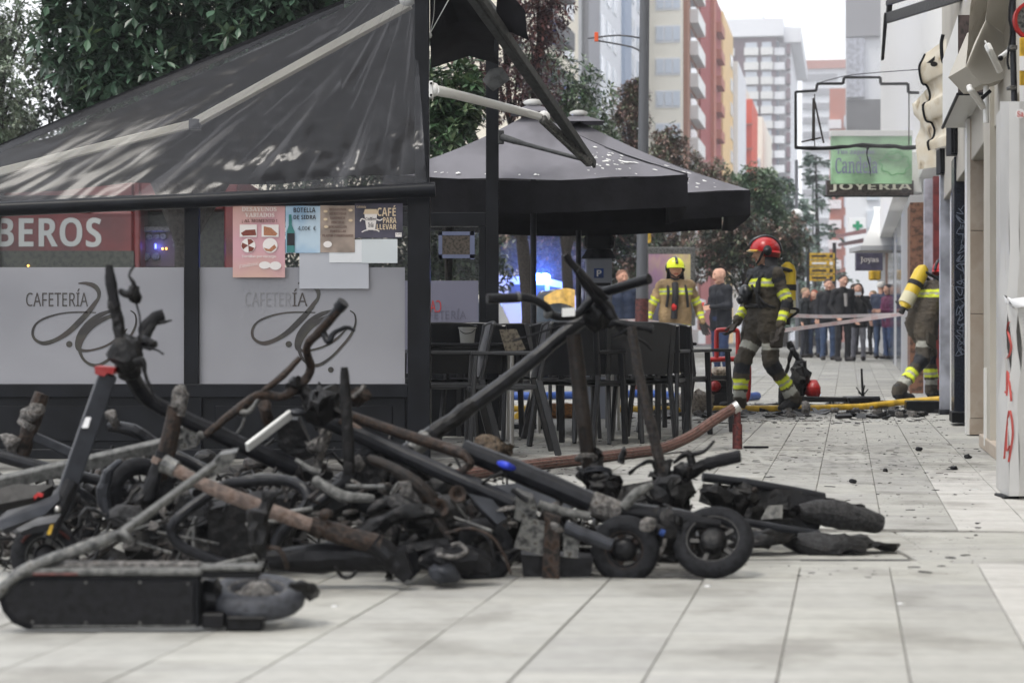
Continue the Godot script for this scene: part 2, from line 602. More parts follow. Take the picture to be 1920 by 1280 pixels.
func paving() -> void:
	mat("ground_soil", srgb(96, 94, 90), 0.95, 0.0, T["dirt"], 3.0)
	struct("ground", strip(-900, 900, -60, 1500, -0.3), M["ground_soil"])
	struct("road", strip(-60, -2.2, 16.0, 600, -0.11), M["asphalt"])
	mat("mortar", srgb(118, 116, 110), 0.95, 0.0, T["dirt"], 0.7)
	var stone: Texture2D = noise_tex("stone", 0.02, [[0.15, 0.9], [0.35, 0.96], [0.6, 1.0], [0.85, 0.95]], 512, 6)
	# faint saw lines across each slab, from two layered sine waves and grain
	var im := Image.create(512, 512, false, Image.FORMAT_RGB8)
	var nz := FastNoiseLite.new()
	nz.frequency = 0.05
	for y in 512:
		for x in 512:
			var q := nz.get_noise_2d(x * 0.18, y * 2.0) * 0.5 + nz.get_noise_2d(x + 700, y) * 0.35
			var k := clampf(0.5 + q, 0, 1)
			im.set_pixel(x, y, Color(k, k, k))
	T["sawn"] = ImageTexture.create_from_image(im)
	var band := Image.create(512, 512, false, Image.FORMAT_RGB8)
	for y in 512:
		for x in 512:
			var q := nz.get_noise_2d(x * 0.05, y * 0.9 + 300.0) * 0.5 + nz.get_noise_2d(x * 0.02 + 50.0, y * 0.22) * 0.6 + nz.get_noise_2d(x * 0.7, y * 0.7) * 0.35
			var k := clampf(0.955 + q * 0.13, 0, 1)
			band.set_pixel(x, y, Color(k, k, k * 0.995))
	stone = ImageTexture.create_from_image(band)
	var tones := [srgb(172, 171, 166), srgb(168, 167, 162), srgb(175, 174, 168), srgb(164, 163, 159)]
	var stones := []
	for i in 4:
		stones.append(mat("paving_stone_%d" % i, tones[i], 0.72, 0.0, stone, 1.3, T["sawn"], 0.08))
	var pale := mat("paving_pale", srgb(192, 190, 186), 0.7, 0.0, stone, 1.1, T["sawn"], 0.08)
	var stain := noise_tex("stain", 0.006, [[0.15, Color(0.84, 0.835, 0.825)], [0.36, Color(0.955, 0.952, 0.947)], [0.52, Color(1, 1, 1)], [0.8, Color(0.975, 0.973, 0.97)]], 1024, 7, FastNoiseLite.TYPE_SIMPLEX_SMOOTH, 30.0)
	for m in stones + [pale]:
		m.detail_enabled = true
		m.detail_albedo = stain
		m.detail_blend_mode = BaseMaterial3D.BLEND_MODE_MUL
		m.detail_uv_layer = BaseMaterial3D.DETAIL_UV_2
		m.uv2_triplanar = true
		m.uv2_world_triplanar = true
		m.uv2_scale = Vector3.ONE / 4.3
	var pave := Node3D.new()
	pave.name = "pavement"
	add_child(pave)
	pave.set_meta("kind", "structure")
	part("bed", strip(-30, 12, -3, 90, -0.005), M["mortar"], pave)
	# kerb towards the road is out of sight behind the terrace; slabs run along the street
	var bas := Basis(R, Vector3.UP, -S)
	var o0 := Vector3(0.890, 0, -4.397)
	var full := slab_mesh(SLAB).mesh()
	var cells := []
	for i in range(-40, 26):
		for j in range(-4, 75):
			var p := o0 + R * (i + 0.5) * LANE + S * (j + 0.5) * SLAB
			var d := -p.z
			if d < 3.9 or d > 46.0 or absf(p.x) > d * 0.275 + 0.5:
				continue
			if p.x > 0.17 * d + 1.0 or (p.x < -2.6 and d > 17.0):
				continue
			cells.append([d, p, i, j])
	cells.sort_custom(func(a, b): return a[0] < b[0])
	var rest := MB.new()
	var hue := FastNoiseLite.new()
	hue.frequency = 0.9
	var made := 0
	for cell in cells:
		var d: float = cell[0]
		var p: Vector3 = cell[1]
		var on_band := d > 6.55 and d < 7.85
		if on_band:
			continue
		var lane: int = cell[2]
		var is_pale: bool = lane >= 1 and d < 11.2
		var tilt := Basis(Vector3.RIGHT, rng.randf_range(-0.002, 0.002)) * Basis(Vector3.BACK, rng.randf_range(-0.003, 0.003))
		var t := Transform3D(bas * tilt, p + Vector3(0, rise(d) + rng.randf_range(-0.0012, 0.0012), 0))
		if made < 300:
			var o := MeshInstance3D.new()
			o.name = "paving_slab"
			o.mesh = full
			o.material_override = pale if is_pale else stones[rng.randi() % 4]
			o.transform = t
			pave.add_child(o, true)
			made += 1
		else:
			rest.col = (pale.albedo_color if is_pale else tones[rng.randi() % 4])
			var s := SLAB - 0.008
			var w := LANE - 0.008
			var dn := Vector3(0, -0.0055, 0)
			var a := t * Vector3(-w / 2, 0, -s / 2)
			var b := t * Vector3(w / 2, 0, -s / 2)
			var c := t * Vector3(w / 2, 0, s / 2)
			var e := t * Vector3(-w / 2, 0, s / 2)
			rest.quad(a, b, c, e, Vector3.UP)
			rest.quad(e, c, c + dn, e + dn, -S)
			rest.quad(a, e, e + dn, a + dn, -R)
			rest.quad(b, c, c + dn, b + dn, R)
	var far_mat := mat("paving_far", Color.WHITE, 0.72, 0.0, stone, 0.9, T["sawn"], 0.08)
	far_mat.vertex_color_use_as_albedo = true
	far_mat.vertex_color_is_srgb = true
	part("paving_slab_field", rest, far_mat, pave).set_meta("kind", "stuff")
	# the cross band: kerb-like pale strips and the slotted drain
	for e in [[7.36, 7.80, 0.62], [6.62, 6.80, 0.62]]:
		for k in 20:
			var b := MB.new()
			var c: Vector3 = Vector3(-5.0 + k * 0.62, 0, 0) + Vector3(0, -0.02, -(e[0] + e[1]) * 0.5)
			b.box(Transform3D(Basis(), c), Vector3(e[2] - 0.006, 0.04, e[1] - e[0] - 0.008), 0.004)
			part("paving_band_stone", b, stones[2] if e[0] > 7 else stones[k % 4], pave)
	# slab course beside the drain
	for k in 12:
		var b := MB.new()
		b.box(Transform3D(Basis(), Vector3(1.40 + 0.31 + k * 0.62, -0.02, -7.08)), Vector3(0.614, 0.04, 0.55), 0.003)
		part("paving_band_stone", b, stones[k % 4], pave)
	var drain := thing("drain_grate", "long slotted metal drain grate let into the paving right of the heap", "drain", Vector3(0.95, 0, -7.08))
	var fr := MB.new()
	for zz in [-6.815, -7.335]:
		fr.box(Transform3D(Basis(), Vector3(-0.7, -0.008, zz)), Vector3(4.15, 0.02, 0.012), 0.002)
	fr.box(Transform3D(Basis(), Vector3(-0.7, -0.03, -7.075)), Vector3(4.15, 0.01, 0.5), 0.0)
	part("frame", fr, M["scooter_grey"], drain)
	for k in 7:
		var b := MB.new()
		b.box(Transform3D(Basis(), Vector3(-0.7, -0.006, -6.87 - k * 0.067)), Vector3(4.15, 0.02, 0.056), 0.003)
		part("slat", b, stones[2], drain)
	soot("soot_shade_film", -2.2, 1.9, 5.85, 9.2, 0.0045, 0.55, 3)
	soot("soot_shade_film", 0.2, 4.6, 17.6, 23.5, 0.0045, 0.5, 8)
	soot("soot_shade_film", 0.3, 3.9, 9.0, 17.2, 0.0045, 0.12, 12)
	soot("soot_shade_film", -4.6, 1.6, 7.4, 16.0, 0.0065, 0.75, 15)  # soot and wet mixed with shade painted along the terrace foot

# soot, run-off and painted terrace shade on slabs: a thin film with ragged edges
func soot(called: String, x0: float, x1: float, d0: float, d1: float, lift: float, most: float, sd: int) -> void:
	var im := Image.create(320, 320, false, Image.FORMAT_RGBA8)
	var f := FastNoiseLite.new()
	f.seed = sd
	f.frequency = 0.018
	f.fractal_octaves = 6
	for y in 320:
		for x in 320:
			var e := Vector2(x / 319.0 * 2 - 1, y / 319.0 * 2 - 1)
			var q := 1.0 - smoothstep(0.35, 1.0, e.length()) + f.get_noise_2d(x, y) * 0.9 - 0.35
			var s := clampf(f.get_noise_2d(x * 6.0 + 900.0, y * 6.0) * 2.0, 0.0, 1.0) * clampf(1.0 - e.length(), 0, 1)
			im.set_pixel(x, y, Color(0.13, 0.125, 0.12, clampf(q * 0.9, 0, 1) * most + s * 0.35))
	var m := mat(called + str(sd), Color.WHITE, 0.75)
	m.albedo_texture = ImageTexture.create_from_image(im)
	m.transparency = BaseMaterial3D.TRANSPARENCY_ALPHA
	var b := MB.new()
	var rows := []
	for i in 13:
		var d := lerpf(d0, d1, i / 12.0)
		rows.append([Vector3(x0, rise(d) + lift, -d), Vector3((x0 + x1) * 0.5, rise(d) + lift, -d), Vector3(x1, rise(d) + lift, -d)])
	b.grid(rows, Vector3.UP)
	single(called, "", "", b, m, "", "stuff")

# ------------------------------------------------------------------ café terrace
func swirl(parent: Node3D, ox: float, oy: float, d: float, m: Material) -> void:
	# the looping monogram: pen strokes with a broad nib; coordinates run in pixels from the corner of the word
	var strokes := [
		[[98, -17], [112, -17], [128, -12], [136, -2], [136, 10], [128, 22], [116, 38], [100, 55], [80, 74], [58, 88], [38, 95], [24, 93], [14, 84], [13, 70], [22, 56], [42, 46], [70, 39], [100, 37], [131, 38]],
		[[162, 34], [140, 42], [120, 56], [104, 74], [97, 90], [97, 104], [106, 109], [124, 108], [150, 100], [172, 86], [190, 68]],
		[[196, 34], [205, 42], [206, 60], [196, 82], [178, 104], [160, 122], [140, 135], [124, 136], [110, 128], [102, 114], [101, 100], [110, 80], [126, 62], [150, 48], [176, 40]],
	]
	var wide := [[2, 6, 9, 8, 6, 8, 10, 11, 10, 8, 8, 6, 5, 5, 4, 4, 3, 3, 2], [4, 9, 11, 10, 9, 8, 6, 4, 4, 5, 2], [2, 3, 4, 5, 5, 5, 6, 6, 5, 6, 7, 8, 9, 8, 5]]
	var mb := MB.new()
	for s in strokes.size():
		var p := []
		var w := []
		for q in strokes[s]:
			p.append(at(ox + q[0], oy + q[1], d))
		for q in wide[s]:
			w.append(float(q) / F * d)
		var off := Vector3(0, 0, 0.0004 * s)
		var pc := curve(p, 6)
		for i in pc.size():
			pc[i] += off
		mb.ribbon(pc, curve(w, 6), Vector3.BACK)
	part("monogram", mb, m, parent)
	for q in [[81, 97, 6.0], [160, 145, 5.5]]:
		mb = MB.new()
		var poly := PackedVector2Array()
		var c := at(ox + q[0], oy + q[1], d)
		for k in 16:
			poly.append(Vector2(cos(TAU * k / 16), sin(TAU * k / 16)) * (q[2] / F * d))
		mb.prism(poly, Transform3D(Basis(), c), 0.001)
		part("monogram_dot", mb, m, parent)

func terrace() -> void:
	var D := 12.5
	var scr := thing("terrace_screen", "black framed glass windbreak with two frosted café panes, facing the burnt scooters", "windbreak", at(560, 862, D))
	var fm: Material = M["frame_black"]
	var b := MB.new()
	pbox(b, 764, 352, 806, 862, D - 0.05, 0.13)
	part("corner_post", b, fm, scr)
	b = MB.new()
	pbox(b, 345, 380, 372, 722, D - 0.02, 0.06)
	part("mullion", b, fm, scr)
	b = MB.new()
	pbox(b, -260, 366, 764, 386, D - 0.02, 0.07)
	part("top_rail", b, fm, scr)
	b = MB.new()
	pbox(b, -260, 720, 764, 745, D - 0.025, 0.07)
	part("sill_rail", b, fm, scr)
	b = MB.new()
	pbox(b, -260, 842, 764, 862, D - 0.025, 0.07)
	part("bottom_rail", b, fm, scr)
	for x in [[-260, 340], [378, 760]]:
		b = MB.new()
		pbox(b, x[0], 744, x[1], 843, D + 0.0, 0.03)
		pbox(b, x[0] + 24, 760, x[1] - 24, 828, D - 0.008, 0.02, 0.006)
		part("lower_panel", b, M["panel_black"], scr)
	b = MB.new()
	pbox(b, 340, 744, 378, 843, D - 0.02, 0.05)
	part("lower_stile", b, fm, scr)
	for x in [[-260, 345], [372, 764]]:
		b = MB.new()
		var p := [at(x[0], 386, D + 0.02), at(x[1], 386, D + 0.02), at(x[1], 721, D + 0.02), at(x[0], 721, D + 0.02)]
		b.quad(p[0], p[1], p[2], p[3], Vector3.BACK)
		part("pane", b, M["glass"], scr)
		b = MB.new()
		pbox(b, x[0] + 1, 501, x[1] - (1 if x[0] < 0 else 5), 719.5, D + 0.012, 0.003, 0.0)
		var fr := part("frosted_film", b, M["frost"], scr)
	mat("cut_dark", srgb(52, 50, 46), 0.25, 0.0, noise_tex("cut", 0.01, [[0.3, Color(0.75, 0.7, 0.7)], [0.5, Color(1.0, 1.0, 0.9)], [0.62, Color(1, 0.9, 0.85)]], 256, 3), 0.8)
	mat("cut_pale", srgb(126, 125, 128), 0.3)
	var fs := D + 0.0095
	letters(scr, "CAFETERÍA", 48, 541, 164, 574, fs, M["cut_dark"], "Droid Sans", 400)
	swirl(scr, 48, 548, fs, M["cut_dark"])
	letters(scr, "CAFETER", 459, 548, 546, 574, fs, M["cut_pale"], "Droid Sans", 400)
	letters(scr, "ÍA", 548, 541, 576, 574, fs, M["cut_dark"], "Droid Sans", 400)
	swirl(scr, 460, 548, fs, M["cut_dark"])
	# tall corner post and beam that carry the awnings
	var gantry := thing("awning_gantry", "tall black post frame carrying the torn awnings over the terrace", "awning frame", at(790, 862, D + 0.1))
	b = MB.new()
	pbox(b, 777, -130, 804, 352, D - 0.04, 0.1)
	part("front_post", b, fm, gantry)
	b = MB.new()
	pbox(b, 911, 60, 935, 818, 15.3, 0.1)
	part("rear_post", b, fm, gantry)
	b = MB.new()
	b.bar(at(791, -120, D + 0.02), at(923, 30, 15.35), 0.09, 0.12)
	part("beam", b, fm, gantry)
	b = MB.new()
	pbox(b, -260, -130, 777, -95, D, 0.1)
	part("header", b, fm, gantry)
	# rear screen
	var rear := thing("rear_terrace_screen", "far glass screen of the terrace with a taped brown notice, beside the rear post", "windbreak", at(860, 818, 15.32))
	b = MB.new()
	pbox(b, 600, 398, 911, 424, 15.32, 0.07)
	part("top_rail", b, fm, rear)
	b = MB.new()
	pbox(b, 898, 424, 911, 818, 15.32, 0.06)
	part("stile", b, fm, rear)
	b = MB.new()
	pbox(b, 600, 700, 898, 818, 15.33, 0.05)
	part("lower_panel", b, M["panel_black"], rear)
	b = MB.new()
	b.quad(at(600, 424, 15.35), at(898, 424, 15.35), at(898, 700, 15.35), at(600, 700, 15.35), Vector3.BACK)
	part("pane", b, M["glass"], rear)
	mat("frost_blue", srgb(116, 116, 134), 0.5)
	b = MB.new()
	pbox(b, 600, 526, 897, 699, 15.338, 0.003, 0)
	part("frosted_film", b, M["frost_blue"], rear)
	mat("cut_grey", srgb(96, 97, 114), 0.5)
	mat("cut_red", srgb(190, 60, 60), 0.5)
	letters(rear, "CAFETERÍA", 780, 578, 874, 598, 15.336, M["cut_grey"])
	letters(rear, "CA", 806, 563, 827, 585, 15.335, M["cut_red"], "Droid Sans", 400, "lettering", true)
	mat("notice_brown", srgb(84, 76, 68), 0.8, 0.0, T["dirt"], 0.3)
	mat("tape_blue", srgb(96, 104, 132), 0.4)
	b = MB.new()
	pbox(b, 825, 437, 886, 482, 15.30, 0.002, 0)
	var nt := single("taped_notice", "small brown paper notice taped inside the rear glass screen", "notice", b, M["notice_brown"])
	b = MB.new()
	for e in [[822, 434, 889, 441], [822, 477, 890, 484], [822, 434, 829, 484], [881, 434, 890, 486]]:
		pbox(b, e[0], e[1], e[2], e[3], 15.297, 0.001, 0)
	part("tape", b, M["tape_blue"], nt)

	awnings()
	posters()
	umbrellas()

func awnings() -> void:
	var a := thing("front_awning", "folding-arm awning with a crumpled clear plastic sheet across the terrace front", "awning", at(380, 386, 12.3))
	# lower roller bar, sagging to the left
	var b := MB.new()
	b.tube(wire([[-260, 404, 12.28], [0, 392, 12.28], [340, 377, 12.28], [640, 364, 12.28], [816, 355, 12.28]], 3), 0.046, 12)
	part("front_bar", b, M["frame_black"], a)
	# sheet: from the bar up to the slanting hem; wrinkled
	var nz := FastNoiseLite.new()
	nz.frequency = 1.0
	nz.fractal_octaves = 3
	var rows := []
	for i in 41:
		var v := i / 40.0
		var row := []
		for j in 121:
			var u := j / 120.0
			var px := lerpf(-260, lerpf(800, 772, v), u)
			var bot := lerpf(398, 350, clampf(px / 808.0, -0.4, 1))
			var top := 270.0 - px * 0.42 if px < 645 else lerpf(0, -90, (px - 645) / 163.0)
			var py := lerpf(bot, top, v)
			var q := at(px, py, 12.30 + 0.55 * v * (1 - u * 0.5))
			# tension folds fan out from the upper right corner
			var dx := (800.0 - px) / 800.0
			var dy := (py + 60.0) / 420.0
			var ang := atan2(dy, dx + 0.02)
			var r := sqrt(dx * dx + dy * dy)
			var w := nz.get_noise_2d(ang * 9.0, r * 1.4) * 0.017 + nz.get_noise_2d(u * 11.0, v * 5.0 + 9.0) * 0.075 * smoothstep(0.5, 0.05, v) * smoothstep(0.55, 0.85, u) + nz.get_noise_2d(ang * 20.0, r * 2.0 + 40.0) * 0.004
			w *= smoothstep(0, 0.1, v) * smoothstep(1.0, 0.9, v) * smoothstep(0.03, 0.5, r)
			row.append(q + Vector3(0, w * 0.3, w))
		rows.append(row)
	b = MB.new()
	b.grid(rows, Vector3.BACK)
	part("plastic_sheet", b, M["plastic_sheet"], a)
	# dust film behind the plastic, with sky sheen painted as pale streaks along folds
	var im := Image.create(512, 256, false, Image.FORMAT_RGBA8)
	for y in 256:
		var v := 1.0 - y / 255.0
		for x in 512:
			var px := lerpf(-260, 790, x / 511.0)
			var dx := (800.0 - px) / 800.0
			var dy := (lerpf(lerpf(398, 350, clampf(px / 808.0, -0.4, 1)), 270.0 - px * 0.42 if px < 645 else -20.0, v) + 60.0) / 420.0
			var ang := atan2(dy, dx + 0.02)
			var r := sqrt(dx * dx + dy * dy)
			var q := nz.get_noise_2d(ang * 16.0, r * 1.1) * 0.9 + nz.get_noise_2d(ang * 44.0, r * 2.0 + 5.0) * 0.6
			var k := 0.04 + 0.22 * smoothstep(-200.0, 300.0, px) * smoothstep(0.05, 0.7, q) + 0.1 * clampf(nz.get_noise_2d(x * 0.05, y * 0.05), 0, 1)
			im.set_pixel(x, y, Color(0.56, 0.56, 0.58, clampf(k, 0, 0.5)))
	var dm := mat("dust_sheen_film", Color.WHITE, 0.7)
	dm.albedo_texture = ImageTexture.create_from_image(im)
	dm.transparency = BaseMaterial3D.TRANSPARENCY_ALPHA
	var behind := []
	for i in range(0, 41, 2):
		var row := []
		for j in range(0, 121, 3):
			row.append(rows[40 - i][j] + Vector3(0, 0, -0.015))
		behind.append(row)
	b = MB.new()
	b.grid(behind, Vector3.BACK)
	part("dust_sheen_streaks", b, dm, a)
	b = MB.new()
	var hem := []
	for j in 41:
		var px := lerpf(-260, 645, j / 40.0)
		hem.append(at(px, 270.0 - px * 0.42 + 8, 12.30 + 0.55 * (1 - 0.5 * (px + 260) / 1068.0) - 0.01))
	var strip_rows := [[], []]
	for q in hem:
		strip_rows[0].append(q + Vector3(0, 0.03, 0))
		strip_rows[1].append(q + Vector3(0, -0.03, 0.01))
	b.grid(strip_rows, Vector3.BACK)
	part("hem", b, M["fabric_black"], a)
	b = MB.new()
	b.ribbon(wire([[-200, 394, 12.27], [0, 384, 12.27], [340, 369, 12.27], [640, 356, 12.27], [800, 348, 12.27]], 4), 0.02, Vector3.BACK)
	part("seam", b, M["scooter_grey"], a)
	# folding arm behind the sheet
	mat("arm_cream", srgb(196, 192, 180), 0.5, 0.1)
	b = MB.new()
	b.bar(at(-120, 352, 12.75), at(362, 232, 12.95), 0.075, 0.05)
	part("arm", b, M["arm_cream"], a)
	b = MB.new()
	b.bar(at(362, 232, 12.95), at(768, 8, 12.75), 0.085, 0.05)
	part("arm", b, M["arm_cream"], a)
	b = MB.new()
	pbox(b, 353, 222, 374, 242, 12.9, 0.08)
	part("elbow", b, M["scooter_grey"], a)
	b = MB.new()
	b.ball(Transform3D(Basis(), at(764, 0, 12.6)), Vector3(0.055, 0.04, 0.05), 12)
	part("bracket", b, M["white_paint"], a)
	# dark terrace roof cloth seen through the sheet
	b = MB.new()
	var rr := []
	for i in 5:
		var row := []
		for j in 9:
			var px := lerpf(-300, 790, j / 8.0)
			row.append(at(px, lerpf(lerpf(368, 330, j / 8.0) - 7.0 * sin(j * 1.9) , minf(300.0 - px * 0.43, 290.0) if px < 640 else 18.0 - (px - 640.0) * 0.5, i / 4.0), 14.2 - 0.3 * i + 0.06 * sin(j * 2.0 + i)))
		rr.append(row)
	b.grid(rr, Vector3.BACK)
	mat("roof_cloth", srgb(26, 26, 29), 0.85, 0.0, T["soft"], 1.0)
	single("terrace_roof_cloth", "dark cloth hanging slack behind the clear plastic awning sheet", "awning cloth", b, M["roof_cloth"])

	var s := thing("side_awning", "half torn black folding awning hanging from the tall post over the umbrellas", "awning", at(900, 120, 13.0))
	mat("awning_grey", srgb(60, 62, 62), 0.6, 0.0, T["dirt"], 0.6)
	b = MB.new()
	b.bar(at(846, -60, 11.9), at(1108, 306, 14.6), 0.06, 0.045, 0.006)
	b.bar(at(866, -60, 11.88), at(1115, 308, 14.58), 0.025, 0.06, 0.004)
	part("front_bar", b, M["awning_grey"], s)
	b = MB.new()
	b.grid([[at(806, -100, 12.6), at(840, -80, 12.3), at(880, -40, 12.0)], [at(806, 60, 12.7), at(860, 40, 12.8), at(930, 42, 12.7)], [at(808, 118, 12.8), at(870, 78, 13.6), at(925, 95, 14.0)], [at(808, 128, 13.6), at(880, 105, 14.2), at(935, 120, 14.6)]], Vector3.BACK)
	part("cloth", b, M["fabric_black"], s)
	b = MB.new()
	b.grid([[at(935, -40, 12.6), at(960, -10, 12.6), at(985, 20, 12.6)], [at(930, 20, 12.7), at(962, 38, 12.6), at(988, 60, 12.62)], [at(935, 52, 12.7), at(962, 62, 12.66), at(992, 76, 12.64)]], Vector3.BACK)
	part("torn_flap", b, M["fabric_black"], s)
	b = MB.new()
	b.grid([[at(905, 150, 14.9), at(918, 130, 14.9), at(940, 125, 14.9)], [at(912, 160, 14.88), at(925, 150, 14.9), at(952, 140, 14.9)], [at(925, 172, 14.9), at(935, 164, 14.9), at(956, 150, 14.9)]], Vector3.BACK)
	part("torn_flap", b, M["awning_grey"], s)
	b = MB.new()
	b.tube(wire([[816, 169, 12.45], [845, 175, 12.6], [905, 190, 13.1], [985, 211, 13.7]], 3), [0.034, 0.034, 0.034, 0.032, 0.032, 0.032, 0.030, 0.030, 0.030, 0.028], 12)
	part("arm", b, M["white_paint"], s)
	b = MB.new()
	b.bar(at(975, 208, 13.7), at(1024, 222, 14.0), 0.05, 0.05, 0.01)
	b.ball(Transform3D(Basis(), at(1020, 220, 13.95)), Vector3(0.045, 0.05, 0.045), 12)
	part("elbow", b, M["white_paint"], s)
	b = MB.new()
	b.bar(at(1016, 222, 13.9), at(1106, 306, 14.45), 0.05, 0.06, 0.008)
	part("forearm", b, M["alloy"], s)
	b = MB.new()
	pbox(b, 804, 151, 812, 183, 12.42, 0.08, 0.006)
	b.ball(Transform3D(Basis(), at(814, 168, 12.46)), Vector3(0.035, 0.045, 0.04), 12)
	part("bracket", b, M["white_paint"], s)
	for y in [156, 178]:
		b = MB.new()
		b.tube([at(808, y, 12.43), at(808, y, 12.41)], 0.008, 8)
		part("bolt", b, M["gloss_black"], s)
	b = MB.new()
	b.tube(wire([[942, 257, 15.25], [985, 270, 15.1], [1090, 298, 14.8]], 3), [0.028, 0.028, 0.026, 0.018, 0.016, 0.016, 0.016], 10)
	pbox(b, 934, 244, 945, 269, 15.26, 0.06)
	part("rear_arm", b, M["awning_grey"], s)
	# cord with a small bobbin hanging by the post
	b = MB.new()
	b.tube(wire([[852, -20, 12.5], [812, 52, 12.6], [806, 62, 12.6]], 4), 0.003, 6)
	b.tube(wire([[815, -20, 12.5], [813, 30, 12.6], [806, 62, 12.6]], 4), 0.002, 6)
	b.ball(Transform3D(Basis(), at(806, 66, 12.6)), Vector3(0.014, 0.02, 0.014), 8)
	single("hanging_cord", "thin white cord with a small bobbin hanging beside the tall post", "cord", b, M["white_paint"])

func sheet(called: String, label: String, x0: float, y0: float, x1: float, y1: float, d: float, m: Material, curl := 0.003) -> MeshInstance3D:
	var b := MB.new()
	var rows := []
	for i in 7:
		var row := []
		for j in 7:
			var q := at(lerpf(x0, x1, j / 6.0), lerpf(y1, y0, i / 6.0), d)
			row.append(q + Vector3(0, 0, curl * sin(j * 1.1 + i * 0.7 + x0) * (0.4 + 0.6 * absf(i - 3.0) / 3.0)))
		rows.append(row)
	b.grid(rows, Vector3.BACK)
	return single(called, label, "poster", b, m)

func blot(parent: Node3D, called: String, pts: Array, d: float, m: Material) -> void:
	var b := MB.new()
	b.prism(poly_px(pts, d), Transform3D(Basis(), Vector3(0, 0, -d)), 0.0006)
	part(called, b, m, parent)

func disc(cx: float, cy: float, rx: float, ry: float, n := 18) -> Array:
	var r := []
	for k in n:
		r.append(Vector2(cx + cos(TAU * k / n) * rx, cy + sin(TAU * k / n) * ry))
	return r

